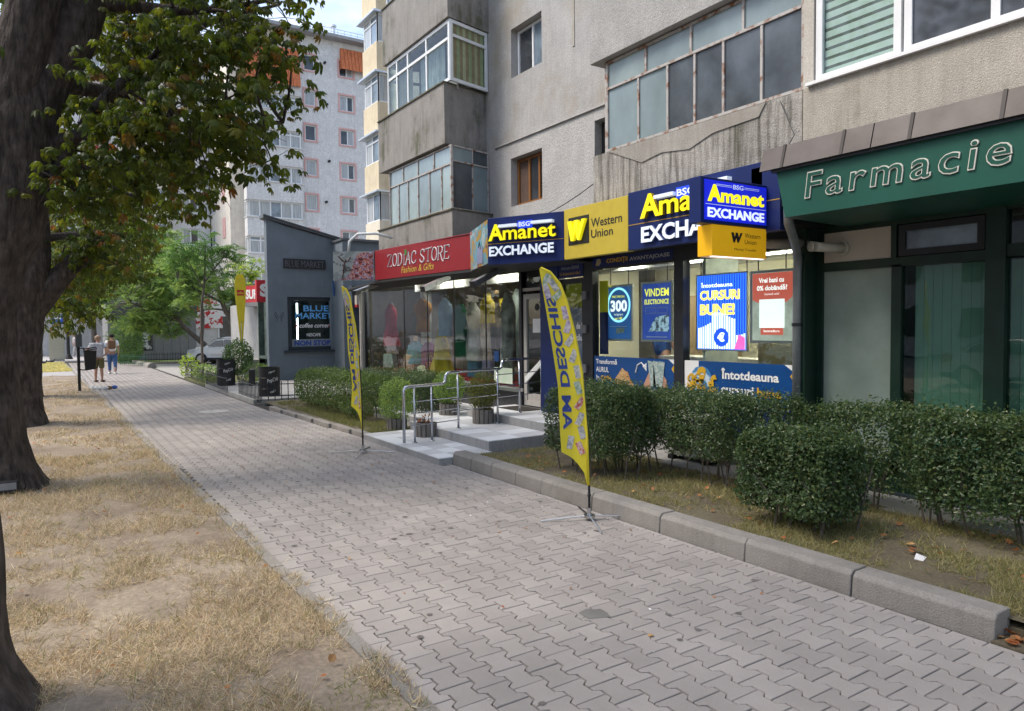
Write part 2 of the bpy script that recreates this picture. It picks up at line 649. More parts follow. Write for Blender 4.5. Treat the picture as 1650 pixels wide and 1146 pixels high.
# low kerb beyond the step platform
kl = structure(ob('low_kerb', MB().box(4.7,4.8,12,18,-0.1,-0.03), kerb_m))
for i in range(6):
    y0 = 11.85+i*1.0
    xx = 4.74-0.047*i
    ob('kerb_stone', MB().box(xx,xx+0.14,y0,y0+0.99,-.03,.075), kerb_m, kl, bevel=0.008)

# lawns
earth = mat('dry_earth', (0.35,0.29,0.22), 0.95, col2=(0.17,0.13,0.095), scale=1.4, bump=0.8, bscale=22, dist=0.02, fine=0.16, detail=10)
earth_r = mat('bed_earth', (0.10,0.08,0.055), 0.95, col2=(0.15,0.13,0.08), scale=2.4, bump=0.9, bscale=30, dist=0.02, fine=0.2)  # darker brown earth of the planting beds and planters
def sheet(name, x0, x1, y0, y1, st, zf, m, xr=None):
    nx, ny = int((x1-x0)/st)+1, int((y1-y0)/st)+1
    vs, fs = [], []
    for j in range(ny+1):
        for i in range(nx+1):
            yy = y0+(y1-y0)*j/ny
            xb = xr(yy) if xr else x1
            xx = x0+(xb-x0)*i/nx
            vs.append((xx, yy, zf(xx, yy)))
    for j in range(ny):
        for i in range(nx):
            a = j*(nx+1)+i
            fs.append((a,a+1,a+nx+2,a+nx+1))
    return structure(ob(name, MB().add(vs, fs), m, smooth=True))
from mathutils import noise as mno
def zl(x, y):
    e = min(1, max(0, (lx(y)-0.1-x)/0.5))
    return -0.004+e*(0.035+0.05*mno.noise((x*0.9,y*0.7,1.0))+0.02*mno.noise((x*3.1,y*2.7,4.0)))
sheet('lawn', -9, 1.6, -2.5, 36.3, 0.12, zl, earth, xr=lambda y: lx(y)-0.095)
sheet('far_lawn', -9, 1.2, 40.3, 53, 0.3, lambda x,y: -0.01, mat('far_lawn_earth', (0.33,0.30,0.15), 0.95, col2=(0.22,0.17,0.10), scale=1.2), xr=lambda y: lx(y)-0.05-max(0,(y-47))*0.05)
structure(ob('cross_path', MB().box(-9,1.2,36.4,40.2,-.06,.0), mat('cross_path_concrete', (0.36,0.34,0.33), 0.9, var=0.12)))
def zr(x, y): return 0.095+0.03*mno.noise((x*1.1,y*1.3,7.0))
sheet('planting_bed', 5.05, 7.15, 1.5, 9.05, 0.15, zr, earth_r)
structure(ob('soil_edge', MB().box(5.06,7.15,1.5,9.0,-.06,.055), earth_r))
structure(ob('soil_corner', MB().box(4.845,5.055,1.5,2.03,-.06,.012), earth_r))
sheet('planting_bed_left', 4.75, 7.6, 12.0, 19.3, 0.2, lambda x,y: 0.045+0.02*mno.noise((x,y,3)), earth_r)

# grass
blade_t = [(-.5,0,0),(.5,0,0),(-.35,.12,.5),(.35,.12,.5),(0,.45,1.0)]
blade_f = [(0,1,3,2),(2,3,4)]
def grass(name, n, xr, yr, zf, h, m, patch=0.0, wid=0.006, lean=0.9, psc=0.9, ov=0.07):
    P = []
    while len(P) < n:
        k = 4000
        X = NR.uniform(*xr, k); Y = yr[0]+(yr[1]-yr[0])*NR.random(k)**1.6
        for x, y in zip(X, Y):
            if xr[1] < 3 and x > lx(y)-ov: continue
            if ov < 0 and x < lx(y)-.22: continue
            q = mno.noise((x*psc, y*psc, 9.0))+0.6*mno.noise((x*psc*3, y*psc*2.2, 2.0))+0.55*mno.noise((x*11, y*9, 2.0))
            if q < patch+R.uniform(-.12,.12): continue
            P.append((x, y, zf(x, y)-0.004))
            if len(P) >= n: break
    P = np.array(P)
    n = len(P)
    rr = rots(n, tilt=lean)
    hh = NR.uniform(0.5, 1.2, n)*h
    # stretch: blade length along local z, width along x
    tv = np.array(blade_t)*np.array([wid/h*1.0, 0.55, 1.0])
    return inst_mesh(name, tv, blade_f, P, rr, hh, m)
straw = leafmat('straw_blades', [(0.30,0.225,0.135),(0.58,0.49,0.33),(0.40,0.32,0.19),(0.68,0.60,0.43),(0.19,0.13,0.08),(0.22,0.25,0.11)], 0.25, 0.7)
grn = leafmat('green_blades', [(0.09,0.12,0.03),(0.16,0.19,0.05),(0.30,0.27,0.10),(0.10,0.15,0.04)], 0.3, 0.6)
tag(grass('dry_grass', 95000, (-2.4,1.66), (2.6,13), zl, 0.095, straw, patch=-0.01, wid=0.0045, lean=1.6), 'straw coloured dried grass tufts in front of the chestnut trunks', 'grass', kind='stuff')
tag(grass('sparse_dry_grass', 22000, (-3.2,1.45), (12,36), zl, 0.085, straw, patch=0.10, wid=0.011, lean=1.5), 'thin worn dry grass on bare earth farther along the path', 'grass', kind='stuff')
tag(grass('edge_grass', 4200, (1.2,1.75), (2.6,26), lambda x,y: .01, 0.075, straw, patch=0.12, wid=0.006, lean=1.2, psc=2.0, ov=-.02), 'ragged dry grass creeping over the path edging', 'grass', kind='stuff')
tag(grass('green_grass', 9000, (-3.2,1.66), (2.6,14), zl, 0.06, grn, patch=0.27, wid=0.005, lean=1.3, psc=1.3), 'small green grass patches among the dry lawn', 'grass', kind='stuff')
tag(grass('pale_far_grass', 9000, (-4,1.2), (40.4,52), lambda x,y: 0.0, 0.12, leafmat('pale_blades', [(0.45,0.42,0.16),(0.55,0.5,0.22),(0.35,0.36,0.12)], 0.3, 0.7), patch=-0.2, wid=0.03, lean=1.2), 'yellowish grass on the far lawn beyond the cross path', 'grass', kind='stuff')
tag(grass('bed_grass', 38000, (5.1,7.0), (1.2,9.0), zr, 0.085, leafmat('bed_blades', [(0.10,0.12,0.035),(0.34,0.29,0.13),(0.17,0.18,0.06),(0.42,0.36,0.19),(0.11,0.15,0.05)], 0.3, 0.6), patch=-0.1, wid=0.006, lean=1.2), 'mixed green and dry grass behind the raised kerb', 'grass', kind='stuff')
tag(grass('bed_grass_left', 14000, (4.9,6.6), (12.0,18.8), lambda x,y: 0.045, 0.09, leafmat('bed_blades_left', [(0.09,0.12,0.035),(0.16,0.17,0.06),(0.22,0.2,0.09),(0.10,0.14,0.04)], 0.3, 0.6), patch=-0.1, wid=0.01, lean=1.0), 'green grass in the bed left of the steps', 'grass', kind='stuff')

# fallen leaves and litter specks
leaf6_t = [(0,0,0),(.35,.25,.06),(.42,.6,.1),(0,1,.0),(-.42,.6,.1),(-.35,.25,.06)]
leaf6_f = [(0,1,2,3),(0,3,4,5)]
def scatter_fallen(name, n, xr, yr, z, size, m, zf=None):
    P = np.stack([NR.uniform(*xr,n), NR.uniform(*yr,n), np.full(n,z)], 1)
    if zf: P[:,2] = [zf(x,y)+0.03 for x,y,_ in P]
    return inst_mesh(name, leaf6_t, leaf6_f, P, rots(n,0.35), NR.uniform(.5,1.2,n)*size, m)
brown = leafmat('fallen_leaf', [(0.30,0.09,0.03),(0.40,0.17,0.06),(0.22,0.12,0.05),(0.5,0.3,0.12)], 0.15, 0.7)
tag(scatter_fallen('fallen_leaves', 150, (-2.5,1.5), (3,16), 0, 0.06, brown, zl), 'brown and red fallen leaves on the dry lawn', 'leaves', kind='stuff')
tag(scatter_fallen('fallen_leaves', 90, (1.7,4.8), (3,22), 0.006, 0.04, brown), 'small brown leaf scraps lying on the pavers', 'leaves', kind='stuff')
tag(scatter_fallen('fallen_leaves', 110, (5.1,7.0), (1.2,8.5), 0, 0.07, brown, zr), 'orange brown fallen leaves under the hedges', 'leaves', kind='stuff')
tag(scatter_fallen('fallen_leaves', 260, (4.88,5.6), (1.5,2.15), 0.03, 0.065, brown), 'heap of rust coloured leaves at the kerb end', 'leaves', kind='stuff')
tag(scatter_fallen('paper_scraps', 40, (1.9,4.8), (3,20), 0.006, 0.022, mat('paper_scrap', (0.8,0.8,0.78), 0.8)), 'tiny white scraps on the footpath', 'litter', kind='stuff')

gum = MB()
for _ in range(70):
    gx, gy, gr = R.uniform(1.8,4.75), R.uniform(3,14), R.uniform(.012,.034)
    gum.add([(gx+gr*math.cos(t*.7)*R.uniform(.8,1.1), gy+gr*math.sin(t*.7)*R.uniform(.8,1.1), .0035) for t in range(9)], [tuple(range(9))])
tag(ob('gum_stains', gum, mat('gum_stain', (0.14,0.125,0.115), 0.8)), 'dark round chewing gum stains dotted over the pavers', 'stains', kind='stuff')
structure(ob('broken_paver_patch', MB().add([(3.02,3.72,.0028),(3.17,3.66,.0028),(3.20,3.78,.0028),(3.12,3.86,.0028),(3.03,3.84,.0028)], [(0,1,2,3,4)]), mat('dark_repair', (0.17,0.165,0.15), 0.9, var=.2)))
# courtyard apron and far verge
structure(ob('driveway', MB().box(4.63,24,31.0,52.3,-.06,-.016), mat('driveway_concrete', (0.33,0.315,0.29), 0.92, var=0.12, scale=0.8, bump=0.2)))
structure(ob('far_verge', MB().box(4.6,7.4,45.3,50,-.05,.03), mat('verge_green', (0.10,0.14,0.04), 0.95, var=0.4, scale=5)))
structure(ob('plaza_paving', MB().box(-40,4.35,53.2,120,-.06,.0), mat('plaza_grey', (0.42,0.40,0.40), 0.9, var=0.1, scale=0.5)))
vk = structure(ob('verge_kerb', MB().box(4.62,7.5,45.0,45.25,-.05,.09), kerb_m))
tag(ob('rounded_kerb_end', MB().tube([(4.5,40.8,.03),(4.35,46,.03),(4.25,53,.03)], [.22,.16,.14], 10), kerb_m), 'pale rounded kerb end beside the driveway', 'kerb')
# tower slab and bins platform
concrete = mat('slab_concrete', (0.34,0.33,0.31), 0.9, var=0.15, scale=2, bump=0.3)
structure(ob('bin_platform', MB().box(4.5,8.6,19.4,26.2,-.04,.10), concrete))
structure(ob('sapling_bed', MB().box(4.55,8.6,26.5,31.0,-.04,.06), mat('sapling_soil', (0.12,0.13,0.05), 0.95, var=0.4, scale=6)))
structure(ob('road', MB().box(-13,-9.2,-60,140,-.06,-.02), mat('road_asphalt', (0.07,0.07,0.072), 0.9, var=0.15, bump=0.2)))
structure(ob('wall_foot_slab', MB().box(7.0,7.69,-3,9.15,-.02,.10), concrete))
# ================================================================ BUILDINGS
def wall_holes(mb, F, u0, u1, v0, v1, holes, th):
    """a wall slab in frame F with rectangular openings, th thick behind the face"""
    us = sorted({u0, u1}|{h[0] for h in holes}|{h[1] for h in holes})
    vs = sorted({v0, v1}|{h[2] for h in holes}|{h[3] for h in holes})
    us = [u for u in us if u0 <= u <= u1]
    vs = [v for v in vs if v0 <= v <= v1]
    def hit(a,b,c,d): return any(a >= h[0]-1e-6 and b <= h[1]+1e-6 and c >= h[2]-1e-6 and d <= h[3]+1e-6 for h in holes)
    for i in range(len(vs)-1):
        run = None
        for j in range(len(us)-1):
            if hit(us[j],us[j+1],vs[i],vs[i+1]):
                if run is not None: mb.fbox(F, run, us[j], vs[i], vs[i+1], -th, 0)
                run = None
            elif run is None: run = us[j]
        if run is not None: mb.fbox(F, run, us[-1], vs[i], vs[i+1], -th, 0)
    return mb
def win(parent, F, u0, u1, v0, v1, ncol=2, top=0.0, fw=0.05, fm=None, gm=None, n=0.0, dep=0.05, gms=None, edges=None, topcol=None, name='window', mull=None):
    """window frame with every pane a piece of its own; edges = pane divisions as fractions"""
    fm = fm or upvc
    gm = gm or clearglass
    mw = mull or fw
    w = u1-u0
    ed = edges or [i/ncol for i in range(ncol+1)]
    mb = MB()
    mb.fbox(F,u0,u1,v0,v0+fw,n-dep,n); mb.fbox(F,u0,u1,v1-fw,v1,n-dep,n)
    mb.fbox(F,u0,u0+fw,v0+fw,v1-fw,n-dep,n); mb.fbox(F,u1-fw,u1,v0+fw,v1-fw,n-dep,n)
    vt = v1-fw
    if top:
        vt = v1-top
        mb.fbox(F,u0+fw,u1-fw,vt,vt+mw,n-dep,n+0.004)
    for e in ed[1:-1]:
        c = u0+w*e
        mb.fbox(F,c-mw/2,c+mw/2,v0+fw,vt,n-dep,n-0.002)
    te = [i/topcol for i in range(topcol+1)] if topcol else ed
    if top:
        for e in te[1:-1]:
            c = u0+w*e
            mb.fbox(F,c-mw/2,c+mw/2,vt+mw,v1-fw,n-dep,n-0.002)
    f = ob(name, mb, fm, parent)
    k = 0
    for a, b in zip(ed[:-1], ed[1:]):
        g_ = gms[k%len(gms)] if gms else gm
        ua = u0+w*a+(fw if a == 0 else mw/2)
        ub = u0+w*b-(fw if b == 1 else mw/2)
        ob('pane', MB().fbox(F,ua,ub,v0+fw,vt,n-dep*0.6,n-dep*0.6+0.006), g_, f)
        k += 1
    if top:
        for a, b in zip(te[:-1], te[1:]):
            g_ = gms[k%len(gms)] if gms else gm
            ua = u0+w*a+(fw if a == 0 else mw/2)
            ub = u0+w*b-(fw if b == 1 else mw/2)
            ob('pane', MB().fbox(F,ua,ub,vt+mw,v1-fw,n-dep*0.6,n-dep*0.6+0.006), g_, f)
            k += 1
    return f
def FX(x): return Fr((x,0,0),(0,-1,0))      # face looking at -X : u = -Y
def FY(y): return Fr((0,y,0),(1,0,0))       # face looking at -Y : u = X

pl_grey = plaster('grey_render', (0.42,0.41,0.40), (0.27,0.26,0.25), 0.25, 0.0, blot=0.45, bump=1.0, bscale=34)
pl_dark = plaster('dirty_balcony_render', (0.27,0.255,0.235), (0.11,0.10,0.088), 0.6, 0.75, blot=0.6, bump=0.9, bscale=45, ss=3.2, soft=1.3)
pl_streak = plaster('streaked_balcony_render', (0.40,0.38,0.35), (0.07,0.062,0.053), 0.85, 0.35, blot=0.55, bump=1.0, bscale=45, ss=8, soft=.5)
pl_beige = plaster('beige_render', (0.40,0.37,0.32), (0.25,0.225,0.185), 0.45, 0.35, blot=0.6, bump=0.7, bscale=70)
rusty = mat('peeling_window_steel', (0.42,0.40,0.38), 0.6, col2=(0.22,0.10,0.05), scale=9, thr=(0.36,0.50), bump=0.4)
frost = mat('dusty_glass', (0.20,0.255,0.27), 0.16, var=0.35, scale=0.9, stretch=(1,1,.6), spec=0.6)
frost2 = mat('dusty_dark_glass', (0.075,0.088,0.10), 0.12, var=0.5, scale=1.5, spec=0.6)
frost3 = mat('dusty_green_glass', (0.24,0.30,0.30), 0.18, var=0.25, scale=1.1, spec=0.6)
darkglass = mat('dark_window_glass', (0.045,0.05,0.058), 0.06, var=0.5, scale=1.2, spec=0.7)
curtainglass = mat('curtained_glass', (0.36,0.38,0.39), 0.15, var=0.30, scale=5, stretch=(3,3,.15), spec=0.6)
blueglass = mat('sky_tinted_glass', (0.16,0.21,0.26), 0.05, var=0.5, scale=1.6, spec=0.9)

ab = thing('apartment_building', (8.6,5,0), 'weathered grey concrete apartment block above the row of shops', 'apartment building')
F86 = FX(8.6)
holes = [(-13.17,-12.0,4.58,5.62), (-13.12,-11.98,7.33,8.36), (-10.33,-9.15,4.58,5.75), (-10.33,-9.15,7.33,8.36)]
w = wall_holes(MB(), F86, -18.1, 12, 2.95, 5.985, holes, 0.32)
ob('wall', w, pl_grey, ab)
w = wall_holes(MB(), F86, -18.1, 12, 5.985, 17, [h for h in holes if h[2] > 6], 0.31)
ob('wall', w, plaster('upper_grey_render', (0.37,0.362,0.352), (0.24,0.23,0.215), 0.35, 0.0, blot=0.6, bump=0.6, bscale=42, warm=(0.30,0.255,0.19)), ab)
ob('ledge', MB().box(8.56,8.6,8.7,13.8,5.96,5.99), pl_grey, ab)
ob('wall', MB().box(8.93,18.5,17.75,18.1,0,17), pl_grey, ab)
ob('roof', MB().box(8.3,18.8,-12,18.3,17,17.3), pl_dark, ab)
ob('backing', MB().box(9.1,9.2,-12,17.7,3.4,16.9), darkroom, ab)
ob('wall_joint', MB().box(8.585,8.6,10.9,10.96,7.3,12), pl_beige, ab)

wood = mat('varnished_wood', (0.30,0.13,0.035), 0.45, col2=(0.17,0.065,0.02), scale=3, stretch=(9,9,0.8), bump=0.1)
f = win(ab, F86, -13.15, -12.02, 4.60, 5.60, edges=[0,0.40,0.72,1], fw=0.06, fm=wood, gm=darkglass, n=-0.16, dep=0.07, gms=[mat('brown_mesh_screen',(0.10,0.065,0.05),0.8), darkglass, darkglass])
f['label'] = 'varnished brown wooden window with an insect screen'
f = win(ab, F86, -13.10, -12.0, 7.35, 8.34, edges=[0,0.52,1], fw=0.05, gms=[darkglass, blueglass], n=-0.16, dep=0.07)
win(ab, F86, -10.31, -9.17, 4.60, 5.73, edges=[0,0.5,1], gm=darkglass, fm=black, n=-0.16)
win(ab, F86, -10.31, -9.17, 7.35, 8.34, edges=[0,0.5,1], gm=darkglass, n=-0.16)

# left bay : trapezoid stack of balconies
def bay_poly(xf, ya, yb, xw=8.6, fa=0.28, fb=0.28):
    return [(xw, ya+fa*1.0), (xf, ya), (xf, yb), (xw, yb-fb)]
def bay_block(mb, xf, ya, yb, z0, z1, th=0.14, xw=8.62):
    out = bay_poly(xf, ya, yb, xw)
    inn = [(xw, ya+0.28+th), (xf+th, ya+th), (xf+th, yb-th), (xw, yb-0.28-th)]
    k = 4
    vs = [(x,y,z0) for x,y in out]+[(x,y,z1) for x,y in out]+[(x,y,z0) for x,y in inn]+[(x,y,z1) for x,y in inn]
    fs = []
    for i in range(3):
        fs += [(i,i+1,5+i,4+i), (8+i,12+i,13+i,9+i), (4+i,5+i,13+i,12+i), (i,8+i,9+i,i+1)]
    return mb.add(vs, fs)
for (ya,yb,z0,z1,xf) in ((13.66,17.72,3.2,4.50,7.40),(13.92,17.57,5.97,7.27,7.38),(13.75,17.25,8.62,10.0,7.40),(13.8,17.4,11.3,12.7,7.42),(13.8,17.4,14.0,15.4,7.42)):
    mb = bay_block(MB(), xf, ya, yb, z0, z1)
    p_ = bay_poly(xf, ya, yb, 8.62)
    kk = len(mb.v)
    mb.add([(x,y,z0+.002) for x,y in p_]+[(x,y,z0+.12) for x,y in p_], [(3,2,1,0),(4,5,6,7)])
    ob('balcony_parapet', mb, pl_dark, ab)
    ob('parapet_coping', bay_block(MB(), xf-0.03, ya-0.02, yb+0.02, z1, z1+0.03, 0.2), mat('coping_dirt', (0.17,0.15,0.12), 0.9, col2=(0.06,0.065,0.03), scale=3), ab)
# bay glazing, level one (steel, dusty) and level two (white upvc)
def bay_windows(z0, z1, fm, gms, ne, top, fw, mull, topcol=None, retedges=None, retg=None):
    Ff = FX(7.46)
    win(ab, Ff, -17.12, -13.80, z0, z1, edges=ne, top=top, fw=fw, fm=fm, gms=gms, mull=mull, topcol=topcol)
    a, b = Vector((7.46,13.78,0)), Vector((8.58,14.06,0))
    Fn = Fr(a, b-a)
    win(ab, Fn, 0.02, (b-a).length, z0, z1, edges=retedges or [0,.55,1], top=top*0.85, fw=fw, fm=fm, gms=retg or gms, mull=mull)
    a, b = Vector((8.58,16.85,0)), Vector((7.46,17.12,0))
    win(ab, Fr(a, b-a), 0, (b-a).length, z0, z1, ncol=2, top=top, fw=fw, fm=fm, gms=gms, mull=mull)
bay_windows(4.54, 5.93, rusty, [frost3, frost, frost3, frost, frost], [0,.165,.33,.5,.68,.86,1], 0.42, 0.035, 0.03, topcol=4, retg=[frost2, frost, frost, frost2, frost])
ob('curtain_or_backing', MB().box(8.2,8.3,14.2,16.8,7.0,8.6), mat('painted_dim_room', (0.10,0.11,0.12), 0.9), ab)  # plain dark sheet behind the bay glass, room dimness put into its colour
bay_windows(7.30, 8.60, upvc, [clearglass], [0,.17,.36,.66,1], 0.42, 0.07, 0.06, topcol=None, retedges=[0,1])
bay_windows(10.03, 11.28, upvc, [blueglass, curtainglass], [0,.25,.5,.75,1], 0.42, 0.07, 0.06, retedges=[0,1])
bay_windows(12.75, 13.95, upvc, [blueglass, curtainglass], [0,.25,.5,.75,1], 0.42, 0.07, 0.06, retedges=[0,1])
# striped fabric blind behind the bay's end window, net curtains behind its front
sA, sB = mat('blind_cream', (0.72,0.62,0.42), 0.85), mat('blind_brown', (0.50,0.34,0.22), 0.85)
sC = mat('blind_olive', (0.55,0.55,0.33), 0.85)
a, b = Vector((7.52,13.84,0)), Vector((8.5,14.08,0))
Fb = Fr(a, b-a)
bl = structure(ob('blind_rail', MB().fbox(Fb,0,.96,8.54,8.58,-.03,.0), white, ab))
del bl['kind']
i, u = 0, 0.0
while u < 0.94:
    ob('blind_strip', MB().fbox(Fb,u,u+0.088,7.33,8.54,-0.02-0.006*(i%2),-0.012-0.006*(i%2)), (sA,sB,sC,sB)[i%4], bl)
    u += 0.09; i += 1
def folds(F, u0, u1, v0, v1, n, amp=0.03, per=0.11):
    k = int((u1-u0)/per*6)+2
    vs, fs = [], []
    for i in range(k+1):
        u = u0+(u1-u0)*i/k
        d = n+amp*math.sin(u/per*2*math.pi)+amp*0.4*math.sin(u*31)
        vs += [F.p(u,v0,d), F.p(u,v1,d)]
    for i in range(k): fs.append((2*i,2*i+2,2*i+3,2*i+1))
    return MB().add(vs, fs)
net = mat('grey_curtain', (0.42,0.42,0.43), 0.9, var=0.1)
ob('curtain_or_backing', folds(FX(7.75), -17.05, -16.3, 7.2, 8.55, 0), net, ab, smooth=True)
ob('curtain_or_backing', folds(FX(7.75), -14.4, -13.95, 7.2, 8.55, 0), net, ab, smooth=True)
ob('curtain_or_backing', folds(FX(7.80), -15.9, -14.6, 7.2, 8.55, 0, 0.02), mat('pale_net', (0.5,0.56,0.6), 0.9), ab, smooth=True)

# right balconies : streaked old one, then a repaired beige one
par = MB().box(7.2,7.34,5.02,8.68,3.35,4.60)
par.box(7.34,8.62,8.54,8.68,3.35,4.60)
par.box(7.34,8.6,5.02,8.54,3.35,3.5)
ob('balcony_parapet', par, pl_streak, ab)
up = MB().box(7.12,7.30,-12,8.66,5.98,7.35)
up.box(7.30,8.62,8.50,8.66,5.98,7.35)
up.box(7.30,8.6,-12,8.5,5.98,6.12)
ob('balcony_parapet', up, plaster('upper_balcony_render', (0.36,0.352,0.342), (0.22,0.212,0.20), 0.22, 0.0, blot=0.5, bump=0.8, bscale=45), ab)
ob('balcony_parapet', MB().box(7.17,7.32,-12,4.99,3.42,4.60), pl_beige, ab)
ob('balcony_floor', MB().box(7.32,8.6,-12,4.99,3.42,3.55), pl_beige, ab)
ob('mortar_patch', MB().add([(7.186,8.3,4.595),(7.186,7.6,4.30),(7.186,7.2,4.36),(7.186,6.7,4.30),(7.186,6.3,4.42),(7.186,5.6,4.45),(7.186,5.5,4.595),
     (7.199,8.3,4.595),(7.199,7.6,4.30),(7.199,7.2,4.36),(7.199,6.7,4.30),(7.199,6.3,4.42),(7.199,5.6,4.45),(7.199,5.5,4.595)],
     [tuple(range(6,-1,-1))]+[(i,(i+1)%7,7+(i+1)%7,7+i) for i in range(7)]), plaster('patched_render', (0.35,0.33,0.30), (0.19,0.17,0.14), 0.6, 0.0), ab)
win(ab, FX(7.24), -8.42, -5.03, 4.62, 5.96, edges=[0,.205,.375,.52,.66,.83,1], top=0.42, topcol=4, fw=0.035, mull=0.035, fm=rusty,
    gms=[frost, frost, frost2, frost2, frost2, frost2, frost3, frost, frost, frost])
win(ab, Fr((8.58,8.46,0),(-1,0,0)), 0.0, 1.33, 4.62, 5.96, ncol=2, top=0.42, fw=0.035, fm=rusty, gm=frost)
ob('balcony_post', MB().box(7.2,7.40,4.885,5.01,4.60,5.98), plaster('post_plaster', (0.5,0.47,0.42), (0.36,0.33,0.28), 0.4), ab)
ob('window_sill', MB().box(7.12,7.26,-12,4.93,4.605,4.64), white, ab)
for (ya, yb) in ((4.87,3.93),(3.90,2.20),(2.17,0.2),(0.17,-2),(-2.03,-5)):
    cm = clearglass if ya > 4.5 else darkglass
    n_ = 1 if ya > 4.5 else 2
    win(ab, FX(7.22), -ya, -yb, 4.64, 5.97, ncol=n_, fw=0.075, gm=cm, edges=[0,.48,1] if n_ == 2 else None)
zb = ob('roller_blind', MB().box(7.27,7.29,3.98,4.80,5.85,5.9), white, ab)
zlm, zdm = mat('zebra_band_pale', (0.66,0.74,0.71), 0.8, var=0.05), mat('zebra_band_dark', (0.16,0.17,0.16), 0.8)
z = 4.70
i = 0
while z < 5.86:
    ob('blind_band', MB().box(7.275,7.28,3.99,4.79,z,z+(0.068 if i%2 == 0 else 0.034)), zlm if i%2 == 0 else zdm, zb)
    z += 0.068 if i%2 == 0 else 0.034
    i += 1
# white plastic object seen through the old balcony's last pane
ob('stored_fan', MB().tube([(7.5,5.3,4.75),(7.5,5.3,5.0)], .13, 12).box(7.42,7.6,5.2,5.9,4.65,4.8), white, ab)

# thin cable looping from the bay to the balcony corner
def sag(a, b, d, n=14):
    a, b = Vector(a), Vector(b)
    return [a.lerp(b, t/n)-Vector((0,0,d*4*(t/n)*(1-t/n))) for t in range(n+1)]
tag(ob('facade_cable', MB().tube(sag((8.45,13.75,4.25),(7.45,8.72,4.35),0.25), 0.008, 5), black), 'thin dark cable sagging across the grey wall above the yellow sign', 'cable')
tag(ob('facade_cable', MB().tube([(7.19,5.3,4.55),(7.1,5.05,4.1),(7.05,5.15,3.9)], 0.006, 5), black), 'short thin wire hanging down the parapet beside the pharmacy canopy', 'cable')

# ---------------------------------------------------------------- cream block behind
cream = plaster('cream_render', (0.62,0.53,0.38), (0.40,0.33,0.22), 0.5, 0.0, blot=0.5, bump=0.3)
cream2 = plaster('pale_cream_render', (0.68,0.62,0.50), (0.50,0.43,0.32), 0.3, 0.0, blot=0.3, bump=0.3)
cb = thing('cream_apartment_building', (14,33,0), 'narrow cream stained apartment block glimpsed behind the grey bay', 'apartment building')
ob('wall', MB().box(13.6,24,30.0,32.7,0,26), cream2, cb)
for k in range(9):
    z = 5.55+k*2.68-2.68
    ob('balcony_parapet', MB().box(12.9,13.6,30.75,32.45,z-0.02,z+1.30), cream2 if k < 2 else cream, cb)
    ob('awning_slab', MB().box(12.72,13.6,30.6,32.75,z+2.58,z+2.66), alu, cb)
    win(cb, FX(12.96), -32.4, -30.8, z+1.30, z+2.58, ncol=2, top=0.0 if k < 2 else 0.35, fw=0.07, gms=[curtainglass, blueglass])
    win(cb, Fr((12.96,30.8,0),(1,0,0)), 0.0, 0.62, z+1.30, z+2.58, ncol=1, fw=0.07, gm=curtainglass)

# ---------------------------------------------------------------- pale far block with pink window surrounds
pale = plaster('pale_grey_render', (0.64,0.63,0.62), (0.47,0.46,0.45), 0.6, 0.0, blot=0.45, bump=0.5, bscale=12)
palew = plaster('pale_warm_render', (0.68,0.63,0.56), (0.46,0.42,0.36), 0.45, 0.0, blot=0.4)
pink = mat('pink_surround', (0.62,0.36,0.34), 0.8, var=0.12)
orange = mat('orange_roof_tile', (0.55,0.17,0.07), 0.8, var=0.35, scale=7)
fb_ = thing('pale_apartment_building', (21,57,0), 'tall pale grey apartment block with pink window surrounds and orange tiled edge', 'apartment building')
F57 = FY(57.0)
hol = []
cols = [(17.72,18.62,1), (20.62,21.80,2)]
zs = [11.36+2.76*k for k in range(-3,5)]
for (a,b,nc) in cols:
    for z in zs:
        if z > 23: continue
        hol.append((a,b,z,z+1.25))
w = wall_holes(MB(), F57, 17.3, 30, 0, 25.1, hol, 0.4)
w.box(17.3,30,57.5,70,0,25.1)
ob('wall', w, pale, fb_)
for (a,b,nc) in cols:
    for z in zs:
        if z > 23: continue
        s = MB()
        e = 0.13
        s.fbox(F57,a-e,b+e,z-e,z,0,.05); s.fbox(F57,a-e,b+e,z+1.25,z+1.25+e,0,.05); s.fbox(F57,a-e,a,z,z+1.25,0,.05); s.fbox(F57,b,b+e,z,z+1.25,0,.05)
        ob('window_surround', s, pink, fb_)
        win(fb_, F57, a, b, z, z+1.25, edges=[0,.55,1] if nc == 2 else [0,1], fw=0.09, n=-0.12, gms=[darkglass, curtainglass] if (z*7)%3 < 1.5 else [curtainglass, darkglass])
# balcony column
for k in range(-3,5):
    z = 9.05+2.76*k
    ob('balcony_parapet', MB().box(13.0,17.3,56.4,57.3,z-0.05,z+1.35).box(12.95,17.35,56.3,57.3,z+1.35,z+1.42), pale, fb_)
    if k < 4:
        win(fb_, FY(56.6), 13.15, 17.25, z+1.42, z+2.71, ncol=5, top=0.36 if k in (-1,2,3) else 0, fw=0.09, gms=[curtainglass, curtainglass, blueglass])
        win(fb_, Fr((13.15,57.9,0),(0,-1,0)), 0, 1.3, z+1.42, z+2.71, ncol=2, fw=0.09, gm=curtainglass)
ob('wall', MB().box(13.3,17.3,57.3,64,0,25.1), palew, fb_)
ob('wall', MB().box(12.2,13.3,58.5,70,0,25.1), palew, fb_)
for k in range(6):
    ob('window_surround', MB().box(12.15,12.2,60.2,61.2,9.2+2.76*k,10.8+2.76*k), pink, fb_)
    win(fb_, FX(12.14), -66.5, -64, 8.9+2.76*k, 10.3+2.76*k, ncol=2, fw=.1, gm=darkglass)
